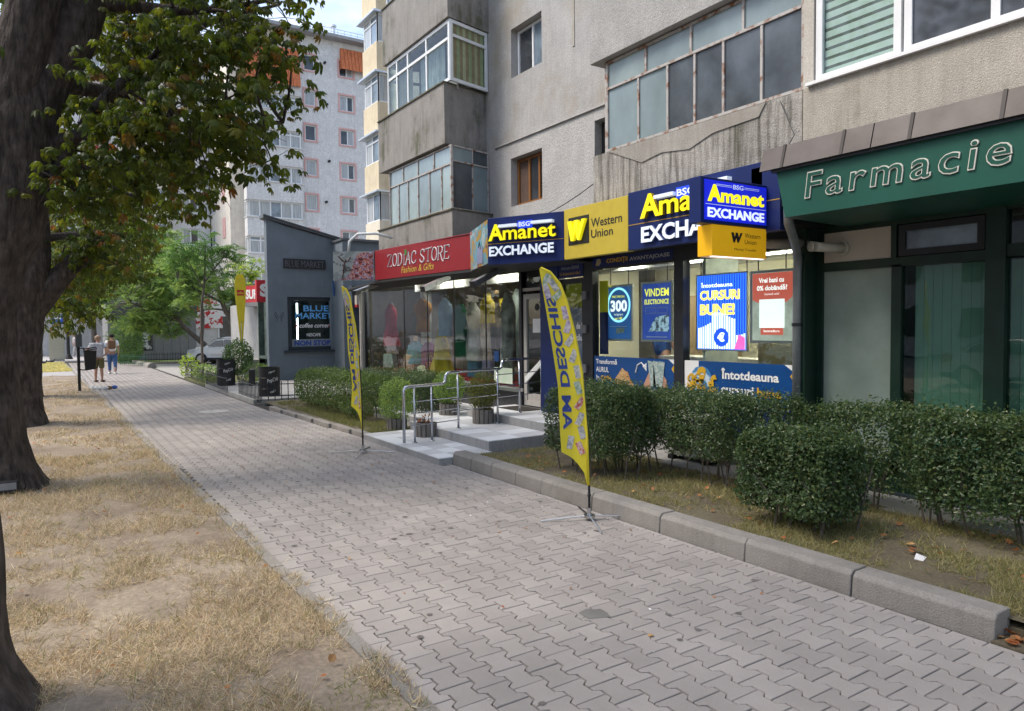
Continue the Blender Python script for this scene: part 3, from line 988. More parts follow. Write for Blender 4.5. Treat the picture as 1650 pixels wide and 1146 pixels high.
# orange tiled mansards
def tiled(x0, x1, z0, z1, yf, name='tiled_edge'):
    base = ob(name, MB().add([(x0,yf,z0),(x1,yf,z0),(x1,yf+.5,z1),(x0,yf+.5,z1),(x0,yf+.9,z0),(x1,yf+.9,z0)], [(0,1,2,3),(0,3,4),(1,5,2)]), orange, fb_)
    mb = MB()
    nr, nc = int((z1-z0)/0.28), int((x1-x0)/0.3)
    for r in range(nr):
        for c in range(nc):
            t = r/nr
            zz = z0+(z1-z0)*t
            yy = yf+.5*t-0.04
            mb.box(x0+c*.3+R.uniform(0,.02), x0+c*.3+.27, yy-0.03, yy+0.03, zz-0.03, zz+0.28)
    o = ob('roof_tile', mb, orange, base)
    o['kind'] = 'stuff'
tiled(20.7, 26, 22.9, 24.65, 56.55)
tiled(13.0, 17.2, 20.7, 23.6, 56.1)
ob('roof', MB().box(12.0,30.3,56.1,70,25.1,25.35).box(17.5,30,57.4,57.5,25.35,25.4), mat('roof_edge_grey', (0.30,0.30,0.31), 0.7), fb_)
rl = MB()
for i in range(22): rl.box(17.6+i*.55,17.63+i*.55,56.4,56.43,25.35,25.85)
rl.box(17.6,29.2,56.4,56.43,25.83,25.87); rl.box(17.6,29.2,56.4,56.43,25.6,25.63)
ob('roof_railing', rl, alu, fb_)
ob('roof_vent', MB().tube([(20.3,57.2,25.3),(20.3,57.2,26.3)], .13, 10).tube([(20.3,57.2,26.3),(20.3,57.2,26.45)], .24, 10), alu, fb_)
for (x, z) in ((19.6,15.4),(19.5,19.9),(19.4,23.2),(19.3,12.1),(16,10.0)):
    ob('wall_vent', MB().tube([(x,57.0 if x > 17.3 else 56.4,z),(x,56.75 if x > 17.3 else 56.2,z)], .10, 8), darkroom, fb_)

# farther grey wing at the left with beige recess
fw_ = thing('grey_apartment_wing', (6,66,0), 'pale grey apartment wing partly hidden by the chestnut branches', 'apartment building')
hol2 = [(a,a+1.3,z,z+1.4) for a in (3.6,9.9) for z in [6.3+2.76*k for k in range(7)]]
w = wall_holes(MB(), FY(66), -2, 12.1, 0, 27, hol2, 0.4)
w.box(-2,12.1,66.5,80,0,27)
ob('wall', w, pale, fw_)
for h in hol2: win(fw_, FY(66), *h, ncol=2, fw=0.1, n=-.1, gms=[curtainglass, darkglass])
for k in range(7):
    ob('balcony_parapet', MB().box(5.3,8.7,65.2,66,5.2+2.76*k,6.4+2.76*k), palew, fw_)
    win(fw_, FY(65.3), 5.35, 8.65, 6.4+2.76*k, 7.9+2.76*k, ncol=4, fw=.1, gms=[curtainglass, blueglass])
    ob('awning', MB().box(3.5,4.9,65.4,66,8.05+2.76*k,8.2+2.76*k), mat('red_awning', (0.5,0.05,0.05), 0.7), fw_)
# shops under the far blocks
sb = thing('far_shop_row', (10,50,0), 'low shop row with glass doors and blue fascia behind the white cars', 'shop')
ob('wall', MB().box(8.3,20,52.3,57,0,4.2), mat('shop_white_wall', (0.6,0.58,0.55), 0.8, var=0.1), sb)
ob('fascia', MB().box(11.0,17,51.9,52.3,3.1,3.75), mat('blue_fascia', (0.03,0.30,0.62), 0.5), sb)
ob('graphic_panel', MB().box(8.35,10.2,52.2,52.3,2.0,4.0), mat('red_white_graphic', (0.75,0.72,0.68), 0.6, col2=(0.5,0.03,0.03), scale=2.2, thr=(0.45,0.47)), sb)
for k in range(7):
    x = 9.9+k*1.25
    if k in (2,):
        ob('poster', MB().box(x+.1,x+.75,52.1,52.2,.8,2.6), mat('pink_poster', (0.7,0.25,0.3), 0.6, col2=(0.75,0.6,0.6), scale=3, thr=(.45,.5)), sb)
    win(sb, FY(52.25), x, x+1.15, 0.1, 2.9, ncol=1, fw=.09, gm=darkglass, fm=white if k < 3 else mat('brown_frame',(0.10,0.05,0.03),0.6))
# low dark grey panelled pavilion
pv = thing('panelled_pavilion', (5,51,0), 'low dark grey panelled building behind the green verge', 'building')
pvm = mat('grey_cladding', (0.22,0.22,0.225), 0.6, var=0.08)
ob('wall', MB().box(3.2,8.3,51.0,56,0,3.6), mat('pavilion_core', (0.22,0.22,0.225), 0.8), pv)
for k in range(10):
    x = 3.3+k*0.5
    ob('panel', MB().box(x,x+0.485,50.93,51.0,0.05,1.95), pvm, pv)
ob('roof_band', MB().box(3.1,8.35,50.7,51.0,2.9,3.65), mat('band_grey', (0.10,0.10,0.11), 0.7), pv)
ob('window', MB().box(4.0,5.7,50.9,50.93,0.6,2.5), darkglass, pv)
ob('poster', MB().box(5.0,5.6,50.87,50.9,0.7,2.1), mat('black_white_poster', (0.6,0.6,0.6), 0.6, col2=(0.03,0.03,0.03), scale=2.5, thr=(.45,.52)), pv)
# distant plaza buildings
db = thing('distant_shop', (2,92,0), 'distant shop with dark fascia and white lettering at the street end', 'shop')
ob('wall', MB().box(1.5,16,92,100,0,6), mat('distant_grey', (0.42,0.42,0.43), 0.8), db)
ob('fascia', MB().box(1.6,8,91.6,92,3.7,5.0), mat('fascia_charcoal', (0.05,0.05,0.055), 0.6), db)
text('market', FY(91.6), 2.6, 4.1, 3.6, 0.6, white, db, n=0.02, ext=0.03)
wb = thing('distant_white_building', (-5,88,0), 'distant white building with dark plinth seen beside the trunk', 'building')
ob('wall', MB().box(-14,-0.9,88,96,0.9,9), white, wb)
ob('plinth', MB().box(-14,-0.9,87.95,96,0,0.9), mat('dark_plinth', (0.12,0.12,0.14), 0.8), wb)
bb = thing('distant_tower_block', (-20,130,0), 'hazy distant pale block closing the street', 'building')
ob('wall', MB().box(-60,40,135,150,0,14), mat('distant_pale', (0.5,0.5,0.5), 0.9, var=0.1), bb)
for k in range(14): ob('window', MB().box(-24+k*4,-22+k*4,134.9,135,6,8), darkglass, bb)
# kiosk with slanted white struts
kk_ = thing('street_kiosk', (2.6,60,0), 'white framed glass kiosk with V shaped struts beyond the litter bin', 'kiosk')
ob('canopy', MB().box(1.2,5.2,71,74,2.75,2.95), white, kk_)
ob('body', MB().box(3.9,5.0,71.5,73.5,0,2.75), mat('kiosk_side', (0.62,0.66,0.7), 0.5), kk_)
for (xa,xb) in ((1.9,2.5),(2.7,2.5),(3.6,2.9)):
    ob('strut', MB().tube([(xa,71.2,2.75),(xb,71.2,0.1)], .06, 6), white, kk_)
ob('round_sign', MB().tube([(1.1,71,3.3),(1.1,71.1,3.3)], .42, 16), mat('red_sign', (0.6,0.03,0.03), 0.5), kk_)
ob('white_emblem', MB().tube([(1.15,70.95,3.55),(1.15,71,3.55)], .2, 12), white, kk_)
ob('green_cross', MB().box(3.2,4.0,70.9,71,3.4,3.65).box(3.47,3.73,70.88,70.9,3.15,3.9), mat('green_sign', (0.02,0.35,0.12), 0.5), kk_)
# building opposite, across the road (shows only in the shop glass)
op = thing('opposite_building', (-26,10,0), 'pale apartment block across the road reflected in the shop windows', 'building')
ob('wall', MB().box(-36,-24,-40,48,0,15), mat('opposite_wall', (0.6,0.58,0.54), 0.85, var=0.1), op)
wn = MB()
for k in range(22):
    for l in range(5): wn.box(-24,-23.95,-38+k*3.9,-36.2+k*3.9,1.2+l*2.8,2.7+l*2.8)
ow = ob('window_band', wn, darkglass, op)
ow['kind'] = 'stuff'
# ---------------------------------------------------------------- blue market
bm_ = thing('corner_shop_building', (8,26,0), 'slate blue rendered shop with a slanting roof and a dark framed window', 'shop')
blue_r = plaster('slate_blue_render', (0.15,0.178,0.205), (0.11,0.133,0.155), 0.25, 0.0, blot=0.3, bump=0.15, bscale=90)
F26 = FY(26.0)
body = MB()
holesb = (7.30, 9.12, 1.16, 3.10)
poly_l = [(6.62,-.1),(7.30,-.1),(7.30,5.62),(6.62,5.86)]
poly_t = [(7.30,3.10),(9.12,3.10),(9.12,5.24),(7.30,5.62)]
poly_b = [(7.30,-.1),(9.12,-.1),(9.12,1.16),(7.30,1.16)]
poly_r = [(9.12,-.1),(9.31,-.1),(9.31,5.2),(9.12,5.24)]
for p_ in (poly_l, poly_t, poly_b, poly_r): body.prism(F26, p_, -0.3, 0)
body.add([(6.66,26.25,-.1),(9.1,34,-.1),(9.3,34,-.1),(6.9,26.25,-.1),(6.66,26.25,5.6),(9.1,34,5.2),(9.3,34,5.2),(6.9,26.25,5.6)],[(0,3,2,1),(4,5,6,7),(0,1,5,4),(1,2,6,5),(2,3,7,6),(3,0,4,7)])
ob('wall', body, blue_r, bm_)
ob('roof', MB().prism(F26, [(6.5,5.87),(9.36,5.20),(9.36,5.26),(6.5,5.95)], -.45, 0.10).prism(F26, [(6.5,5.95),(9.36,5.26),(9.36,5.30),(6.5,5.99)], -.45, 0.15), mat('roof_flashing', (0.10,0.11,0.12), 0.5), bm_)
ob('corner_pier', MB().box(9.0,9.34,24.9,25.98,-.1,5.1), blue_r, bm_)
ob('wall', MB().box(9.34,12,24.98,25.98,3.3,5.1).box(8.9,12,25.97,26.2,0,3.3), blue_r, bm_)
ob('roof_edge', MB().box(8.95,12,24.86,26.0,5.1,5.18), mat('roof_flashing', (0.1,0.11,0.12)), bm_)
ob('wall', MB().box(9.3,9.6,20.2,24.9,0,3.3), blue_r, bm_)
ob('wall', MB().box(8.2,9.4,21.9,22.2,0,3.3), mat('porch_dark_blue', (0.045,0.06,0.085), 0.7), bm_)
dd = ob('door', MB().box(8.68,9.08,21.84,21.9,0.3,3.0), mat('door_navy', (0.018,0.025,0.04), 0.35), bm_)
text('BLUE', FY(21.84), 8.78, 2.56, 0.22, 0.12, mat('cyan_print', (0.05,0.30,0.50), 0.5), dd, n=.003, ext=.002)
text('MARKET', FY(21.84), 8.74, 2.38, 0.30, 0.12, mat('cyan_print', (0.05,0.30,0.50), 0.5), dd, n=.003, ext=.002)
ob('window', (lambda m: (m.fbox(F26,7.30,9.12,1.16,1.28,-.2,-.08), m.fbox(F26,7.30,9.12,2.98,3.10,-.2,-.08), m.fbox(F26,7.30,7.46,1.28,2.98,-.2,-.08), m.fbox(F26,9.0,9.12,1.28,2.98,-.2,-.08), m)[-1])(MB()), mat('anthracite_frame', (0.03,0.04,0.05), 0.5), bm_)
ob('pane', MB().fbox(F26,7.46,9.0,1.28,2.98,-.16,-.15), shopglass, bm_)
ob('room', MB().box(7.0,10.8,29,29.1,0,3.3).box(7.0,10.7,26.4,29,0.8,0.9).box(7.2,7.3,26.4,29,0,3.3).box(10.7,10.8,26.4,29,0,3.3).box(7.2,10.8,26.4,29.1,3.3,3.35), mat('shop_back', (0.07,0.10,0.09), 0.8, var=0.6, scale=3), bm_)
ob('lamp_tube', MB().box(7.83,7.88,26.7,26.75,1.45,2.9), mat('cold_tube_light', (0.9,0.97,1), emit=3.5, var=0), bm_)
text('BLUE', F26, 7.92, 2.58, 0.95, 0.22, mat('sky_blue_print', (0.13,0.42,0.80), 0.5), bm_, n=-.145, ext=.002, bold=0.02)
text('MARKET', F26, 7.62, 2.31, 1.38, 0.22, mat('sky_blue_print', (0.13,0.42,0.80), 0.5), bm_, n=-.145, ext=.002, bold=0.02)
text('coffee corner', F26, 7.75, 1.98, 1.12, 0.17, white, bm_, n=-.145, ext=.002, bold=0.02, shear=0.2)
text('NESCAFE', F26, 8.02, 1.66, 0.52, 0.12, white, bm_, n=-.145, ext=.002, bold=0.02)
for u_ in (7.66, 8.90): ob('red_bean', MB().fbox(F26,u_-.035,u_+.035,2.02,2.09,-.147,-.143), mat('red_print', (0.6,0.02,0.03), 0.5), bm_)
ns = ob('name_panel', MB().fbox(F26,7.47,8.99,1.29,1.56,-.147,-.140), mat('grey_panel', (0.22,0.25,0.28), 0.5), bm_)
text('NON STOP', F26, 7.56, 1.325, 1.36, 0.19, mat('navy_print', (0.015,0.06,0.33), 0.5), ns, n=-.139, ext=.002, bold=0.04)
ob('window_sill', MB().fbox(F26,7.14,9.16,1.08,1.16,-.05,.10), mat('anthracite_frame', (0.03,0.04,0.05)), bm_)
nb_ = thing('black_name_board', (7.95,25.9,4.1), 'black board with dark relief letters high on the slate blue wall', 'sign')
ob('board', MB().fbox(F26,7.19,8.72,4.13,4.47,0,.06), mat('black_board', (0.022,0.022,0.026), 0.5, bump=0.6), nb_)
text('BLUE MARKET', F26, 7.24, 4.17, 1.42, 0.24, mat('board_letters', (0.10,0.10,0.12), 0.4), nb_, n=.062, ext=.025)
# small butterfly like tag on the wall
sp = MB()
for s in (-1,1): sp.tube([F26.p(7.0+s*.02,2.35,.004),F26.p(7.0+s*.14,2.55,.004),F26.p(7.0+s*.17,2.45,.004),F26.p(7.0+s*.06,2.3,.004),F26.p(7.0+s*.10,2.22,.004)], .008, 4)
tag(ob('wall_scribble', sp, black), 'small black winged scribble on the slate blue wall', 'graffiti')
al = thing('alarm_box', (8.45,21.7,2.75), 'small beige alarm box with red strip beside the navy door', 'alarm')
ob('case', MB().box(8.28,8.52,21.72,21.9,2.7,3.0), mat('beige_plastic', (0.45,0.42,0.36), 0.6), al)
ob('red_strip', MB().box(8.28,8.52,21.71,21.89,2.62,2.70), mat('red_lens', (0.45,0.03,0.03), 0.4), al)
# neighbour with the red sign
bt = thing('grey_annex', (7.5,31,0), 'pale grey annex with the red betting shop sign', 'shop')
ob('wall', MB().box(7.40,9,30.2,36,0,3.05), plaster('annex_render', (0.36,0.36,0.36), (0.25,0.25,0.25), 0.3), bt)
ob('plinth', MB().box(6.75,7.42,29.0,30.19,0,0.74).box(6.4,6.74,29.0,30.19,0,.9), concrete, bt)
redm = mat('red_sign_face', (0.50,0.02,0.03), 0.5)
rs = thing('red_betting_sign', (6.9,30,3.5), 'red box sign with white capital letters left of the slate blue shop', 'sign')
a, b = Vector((6.95,31.2,0)), Vector((7.85,28.3,0))
Fs = Fr(a, b-a)
ob('box', MB().fbox(Fs,0,2.9,3.05,3.74,-.25,0), redm, rs)
ob('soffit', MB().fbox(Fs,-.1,2.9,2.88,3.045,-.8,.05), mat('soffit_grey', (0.2,0.2,0.21)), rs)
text('SUPERBET', Fs, 0.20, 3.18, 2.3, 0.40, white, rs, n=.004, ext=.01, bold=0.04)
ob('projecting_box', MB().fbox(FY(28.1),6.74,7.7,2.98,3.82,-.2,0), redm, rs)
text('S', FY(28.1), 6.86, 3.18, 0.34, 0.50, white, rs, n=.004, ext=.01, bold=0.06)
# ================================================================ SHOPS
darkframe = mat('black_aluminium', (0.02,0.021,0.025), 0.4, var=0.15)
greyframe = mat('grey_door_frame', (0.42,0.40,0.38), 0.45, var=0.08)
navy = mat('navy_panel', (0.006,0.018,0.11), 0.45, var=0.08)
navy2 = mat('banner_blue', (0.006,0.06,0.22), 0.35, var=0.08)
gold = mat('gold_print', (0.62,0.36,0.02), 0.5, var=0.05)
wprint = mat('white_print', (0.78,0.78,0.78), 0.5, var=0.03)
yprint = mat('yellow_print', (0.80,0.72,0.04), 0.5, var=0.03)
greyprint = mat('grey_print', (0.35,0.36,0.38), 0.5, var=0.03)
granite = mat('plinth_granite', (0.06,0.06,0.065), 0.5, var=0.3, scale=20)

# --- clothes shop window
zs_ = thing('clothes_shop', (7.9,16,0), 'glazed clothes shop front with dresses and bags on display', 'shop')
F79 = FX(7.9)
ob('plinth', MB().box(7.9,8.0,11.78,20.1,0,0.68), granite, zs_)
for i in range(14): ob('plinth_tile', MB().box(7.885,7.9,11.85+i*.58,12.42+i*.58,.02,.66), granite, zs_)
ob('window_sill', MB().box(7.72,8.1,11.72,20.15,0.68,0.745), alu, zs_)
ob('frame', MB().box(7.86,7.98,11.72,11.80,0.745,3.15).box(7.86,7.98,20.0,20.15,0.745,3.15).box(7.86,7.98,11.80,20.0,3.06,3.15), darkframe, zs_)
ob('rain_pipe', MB().tube([(7.75,20.0,3.2),(7.75,20.0,0.7)], .05, 8), greyframe, zs_)
ed = [20.0,17.3,15.94,14.56,13.14,11.80]
for a, b in zip(ed[:-1], ed[1:]):
    ob('pane', MB().box(7.9,7.908,b+.012,a-.012,0.745,3.06), shopglass, zs_)
    ob('glazing_joint', MB().box(7.89,7.915,a-.012,a+.012,0.745,3.06), darkframe, zs_)
ob('display_floor', MB().box(7.95,9.6,11.85,20.0,0.70,0.80), mat('red_display_cloth', (0.28,0.015,0.02), 0.8), zs_)
ob('back_wall', MB().box(9.7,9.8,11.2,20.1,0,3.2), mat('shop_interior', (0.60,0.57,0.52), 0.9, col2=(0.12,0.11,0.10), scale=1.6), zs_)
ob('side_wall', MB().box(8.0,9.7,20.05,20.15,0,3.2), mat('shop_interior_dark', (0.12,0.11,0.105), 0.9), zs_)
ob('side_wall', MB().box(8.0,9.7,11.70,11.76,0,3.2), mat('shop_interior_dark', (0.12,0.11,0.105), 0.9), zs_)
ob('ceiling', MB().box(7.95,9.8,10.3,20.1,3.18,3.24), mat('shop_ceiling', (0.35,0.33,0.31), 0.9), zs_)
lt = mat('shop_light', (1,0.95,0.85), emit=26.0, var=0)
for y in (12.6,15.3,18.0): ob('ceiling_light', MB().box(8.38,8.43,y,y+1.3,3.12,3.16), lt, zs_)

def cloth(name, label, cat, y, z0, z1, ws, col, x=8.22, dep=0.16, group=None, col2=None, parent=None, hanger=False, twist=0.02):
    n, m = 18, len(ws)
    vs, fs = [], []
    for i, w_ in enumerate(ws):
        z = z1+(z0-z1)*i/(m-1)
        for j in range(n):
            t = 2*math.pi*j/n
            rr = 1+0.10*math.sin(t*5+i*0.7)*min(1,i/2)
            vs.append((x+dep*(0.5+0.5*i/m)*math.cos(t)*rr, y+w_/2*math.sin(t)*rr+twist*math.sin(i*1.3), z))
    for i in range(m-1):
        for j in range(n):
            fs.append((i*n+j, i*n+(j+1)%n, (i+1)*n+(j+1)%n, (i+1)*n+j))
    fs.append(tuple(range(n)))
    mt = mat(name+'_cloth_%d'%int(abs(y)*100), col, 0.85, var=0.25, scale=4, col2=col2)
    if hanger:
        t_ = thing(name, (x,y,z1), label, cat, group)
        ob('body', MB().add(vs, fs), mt, t_, smooth=True)
        ob('hanger', MB().tube([(x,y-.2,z1-.03),(x,y,z1+.07),(x,y+.2,z1-.03)], .008, 5).tube([(x,y,z1+.07),(x,y,z1+.16),(x,y+.03,z1+.19)], .006, 5), black, t_)
        return t_
    o = ob(name, MB().add(vs, fs), mt, parent, smooth=True)
    if label: tag(o, label, cat, group)
    return o
cloth('red_dress', 'dark red knee length dress hanging at the far left of the shop window', 'dress', 18.9, 1.45, 2.62, [.10,.62,.72,.66,.60,.66,.78,.92,1.0], (0.33,0.03,0.05), hanger=True)
cloth('orange_shirt', 'ochre orange short sleeved shirt on a hanger', 'shirt', 16.85, 1.84, 2.70, [.12,.95,.98,.62,.56,.54,.55], (0.38,0.16,0.02), hanger=True)
cloth('blue_blouse', 'pale blue blouse hanging behind the draped yellow cloth', 'blouse', 15.6, 1.75, 2.68, [.10,.6,.62,.5,.5,.52], (0.35,0.45,0.62), hanger=True)
cloth('green_dress', 'long dark green dress left of the white lace one', 'dress', 14.8, 1.25, 2.50, [.10,.52,.55,.42,.40,.44,.5,.55,.6], (0.02,0.15,0.07), hanger=True)
cloth('lace_dress', 'white lace dress beside the mustard polo neck', 'dress', 14.22, 1.2, 2.52, [.10,.5,.54,.42,.42,.46,.5,.55,.6], (0.55,0.54,0.50), col2=(0.25,0.25,0.24), hanger=True)
cloth('patterned_dress', 'black and white patterned dress near the door', 'dress', 12.75, 1.1, 2.68, [.10,.45,.5,.4,.4,.42,.44,.46], (0.5,0.5,0.48), col2=(0.06,0.06,0.06), hanger=True)
cloth('grey_coat', 'pale grey green long coat on a hanger right of the mannequin', 'coat', 13.15, 1.15, 2.80, [.10,.5,.52,.45,.45,.46,.48,.5], (0.33,0.38,0.37), x=8.75, hanger=True)
mq = thing('mannequin', (8.45,13.6,0.8), 'headless mannequin in a mustard polo neck and black trousers', 'mannequin')
cloth('sweater', None, None, 13.6, 2.05, 2.72, [.16,.20,.50,.50,.44,.42,.43], (0.50,0.38,0.01), parent=mq)
for s in (-1,1):
    ob('sleeve', MB().tube([(8.45,13.6+s*.22,2.58),(8.46,13.6+s*.27,2.3),(8.47,13.6+s*.26,2.08)], [.06,.055,.045], 8), mat('mustard_sleeve', (0.48,0.36,0.01), 0.85), mq, smooth=True)
    ob('trouser_leg', MB().tube([(8.45,13.6+s*.09,2.07),(8.46,13.6+s*.10,1.6),(8.46,13.6+s*.09,1.0)], [.12,.09,.06], 8), black, mq, smooth=True)
ob('neck_cap', MB().tube([(8.45,13.6,2.70),(8.45,13.6,2.78)], .06, 10), mat('mannequin_wood', (0.45,0.30,0.16), 0.6), mq)
ob('stand', MB().tube([(8.46,13.6,0.8),(8.46,13.6,1.4)], .02, 6).tube([(8.46,13.6,0.80),(8.46,13.6,0.82)], .18, 14), steel, mq)
cloth('teal_top', 'teal blue top on a low bust form', 'top', 17.7, 0.98, 1.60, [.16,.80,.86,.80,.82,.84], (0.02,0.22,0.30), x=8.4, dep=.2)
cloth('purple_top', 'plum purple top on a low bust form', 'top', 16.93, 0.9, 1.57, [.16,.70,.74,.62,.58,.56], (0.20,0.02,0.13), x=8.42, dep=.2)
cloth('white_blouse', 'white blouse on a bust form beside the purple top', 'blouse', 16.35, 1.0, 1.62, [.16,.52,.55,.5,.5], (0.52,0.48,0.46), x=8.55, dep=.2)
cloth('yellow_drape', 'bright yellow cloth draped to the floor of the window', 'fabric', 15.95, 0.80, 1.90, [.10,.22,.46,.54,.62,.74,.95,1.15], (0.62,0.47,0.03), x=8.3, dep=.22)
for y in (17.7,16.93): tag(ob('bust_neck', MB().tube([(8.4,y,1.58),(8.4,y,1.72)], [.07,.055], 10), mat('mannequin_wood', (0.45,0.30,0.16))), 'pale neck stump of the bust under the %s top' % ('teal' if y > 17.5 else 'plum'), 'bust form')
hat = MB().tube2((8.2,16.9,0.80), [(.27,0),(.27,.015),(.14,.03),(.12,.13),(.07,.17),(.01,.18)], 18)
tag(ob('sun_hat', hat, mat('pale_straw', (0.60,0.60,0.42), 0.8), smooth=True), 'pale green straw sun hat on the red display cloth', 'hat')
def handbag(y, w_, h_, col, label, x=8.25, col2=None):
    t_ = thing('handbag', (x,y,0.8), label, 'handbag')
    ob('bag_body', MB().prism(Fr((x,y,0.80),(0,-1,0)), [(-w_/2,0),(w_/2,0),(w_/2*.85,h_),(-w_/2*.85,h_)], -.14, 0), mat('bag_%d'%int(y*100), col, 0.6, col2=col2, scale=7), t_, bevel=0.012)
    ob('bag_handle', MB().tube([(x+.07,y-w_*.25,.8+h_),(x+.07,y-w_*.2,.8+h_+.14),(x+.07,y,.8+h_+.18),(x+.07,y+w_*.2,.8+h_+.14),(x+.07,y+w_*.25,.8+h_)], .012, 6), mat('tan_strap', (0.35,0.2,0.1), 0.6), t_)
handbag(19.25,.75,.40,(0.50,0.55,0.52),'pale patterned handbag at the left end of the window', col2=(0.2,0.25,0.22))
handbag(17.85,.70,.42,(0.58,0.55,0.55),'white handbag with orange print under the teal top', col2=(0.6,0.25,0.05))
handbag(16.62,.36,.26,(0.35,0.09,0.06),'small dark red handbag beside the straw hat')
handbag(14.35,.52,.50,(0.10,0.25,0.42),'large blue handbag on the display floor')
handbag(13.75,.40,.42,(0.22,0.20,0.36),'violet handbag by the mannequin foot')
handbag(13.0,.50,.30,(0.35,0.42,0.38),'grey green handbag near the shop door', col2=(0.1,0.15,0.12))
tag(ob('window_sticker', MB().box(7.888,7.892,12.62,12.80,1.24,1.46), navy2), 'small blue emblem sticker on the last shop pane', 'sticker')
tag(ob('window_notice', MB().box(7.886,7.890,12.1,12.8,0.80,1.12), mat('notice_green', (0.45,0.6,0.4), 0.6, col2=(0.65,0.68,0.62), scale=6)), 'pale green notice low on the last shop pane', 'notice')

# --- entrance door
dr = thing('shop_door', (7.95,11.3,0.4), 'pale grey framed glass door with transom light above the steps', 'door')
win(dr, F79, -11.70, -10.84, 0.42, 2.60, ncol=1, fw=0.10, fm=greyframe, gm=shopglass, n=0.0, dep=0.06, name='leaf')
win(dr, F79, -11.78, -10.78, 2.66, 3.15, ncol=1, fw=0.06, fm=greyframe, gm=shopglass, n=0.0, dep=0.08, name='transom')
ob('diagonal_strip', MB().add([F79.p(-11.6,0.85,.02),F79.p(-11.6,0.98,.02),F79.p(-10.94,1.42,.02),F79.p(-10.94,1.30,.02),F79.p(-11.6,0.85,.05),F79.p(-11.6,0.98,.05),F79.p(-10.94,1.42,.05),F79.p(-10.94,1.30,.05)],  # white slanted strip across the lower door glass
    [(0,1,2,3),(7,6,5,4),(0,4,5,1),(1,5,6,2),(2,6,7,3),(3,7,4,0)]), white, dr)
ob('kick_panel', MB().fbox(F79,-11.60,-10.94,0.52,0.66,-.05,-.02), greyframe, dr)
ob('pull_handle', MB().tube([F79.p(-10.98,1.35,.0),F79.p(-10.98,1.35,.06),F79.p(-10.98,1.75,.06),F79.p(-10.98,1.75,.0)], .014, 6), black, dr)
ob('notice', MB().fbox(F79,-11.42,-11.16,1.85,2.12,-.03,-.028), wprint, dr)
ob('back_wall', MB().box(9.9,10.0,10.2,11.9,0,3.3), mat('corridor_dark', (0.09,0.08,0.07), 0.9, var=.4, scale=2), dr)
ob('emblem', MB().tube([F79.p(-11.27,2.34,-.028),F79.p(-11.27,2.34,-.024)], .07, 12), black, dr)

# --- pawn and exchange shop front
ex = thing('exchange_office', (7.7,7.3,0), 'navy framed exchange office front with lit windows and blue banners', 'shop')
F77 = FX(7.7)
fr_ = MB()
for (a,b) in ((10.20,10.78),(9.28,9.52),(7.25,7.43),(5.30,5.43)): fr_.box(7.66,7.80,a,b,0.1,3.12)
fr_.box(7.66,7.80,5.43,7.25,2.90,3.12).box(7.66,7.80,7.43,9.28,2.90,2.93).box(7.66,7.80,7.43,9.28,3.09,3.12)
ob('frame', fr_, darkframe, ex)
ob('header', MB().box(7.2,7.8,5.1,10.8,3.12,3.3), darkframe, ex)
ob('navy_column', MB().box(7.64,7.66,10.22,10.76,0.4,3.05), navy, ex)
for (a,b) in ((7.43,9.28),(5.43,7.25)):
    ob('pane', MB().box(7.72,7.728,a,b,1.47,2.90), clearglass if a > 7 else clearglass, ex)
    ob('base_panel', MB().box(7.70,7.74,a,b,0.45,0.93), navy, ex)
    ob('plinth', MB().box(7.72,7.80,a,b,0.1,0.45), concrete, ex)
s_ = ob('slogan_board', MB().box(7.65,7.70,7.45,9.26,2.93,3.09), navy, ex)
F765 = FX(7.65)
text('CONDIȚII', F765, -8.90, 2.965, 0.50, 0.095, gold, s_, n=.003, ext=.002, bold=.03)
text('AVANTAJOASE', F765, -8.36, 2.965, 0.86, 0.075, greyprint, s_, n=.003, ext=.002, bold=.03)
ob('shield_emblem', MB().prism(F765, [(-9.10,2.95),(-9.04,3.0),(-9.06,3.07),(-9.14,3.07),(-9.16,3.0)], .002, .008), greyprint, s_)
ob('gold_stripe', MB().prism(F765, [(-9.17,2.975),(-9.05,3.055),(-9.03,3.04),(-9.15,2.96)], .009, .013), gold, s_)
s_ = ob('slogan_board', MB().box(7.65,7.70,9.52,10.20,2.82,3.06), navy, ex)
text('Aducem BANII', F765, -10.12, 2.955, 0.50, 0.06, greyprint, s_, n=.003, ext=.002)
text('în buzunarul tău!', F765, -10.14, 2.86, 0.55, 0.06, gold, s_, n=.003, ext=.002)
# door of the exchange
dl = win(ex, F77, -10.20, -9.52, 0.42, 2.80, ncol=1, fw=0.09, fm=darkframe, gm=clearglass, n=0.0, name='door')
ob('door_poster', MB().box(7.735,7.74,9.62,10.10,1.0,2.35), mat('door_poster_art', (0.10,0.13,0.28), 0.5, col2=(0.35,0.33,0.42), scale=2.0), dl)
ob('yellow_poster', MB().box(7.73,7.735,9.62,10.12,2.30,2.72), mat('yellow_poster_art', (0.60,0.58,0.04), 0.5, col2=(0.08,0.07,0.03), scale=7, thr=(.36,.42)), dl)
ob('hinge', MB().box(7.62,7.66,9.42,9.52,2.42,2.56).box(7.62,7.66,9.42,9.52,1.85,1.99).box(7.62,7.66,9.42,9.52,1.18,1.32), mat('grey_hinge', (0.15,0.15,0.16), 0.4), ex)
text('de la', F77, -9.80, 1.92, 0.22, 0.11, wprint, dl, n=-.025, ext=.002, bold=.03)
text('tău', F77, -9.80, 1.72, 0.18, 0.11, wprint, dl, n=-.025, ext=.002, bold=.03)
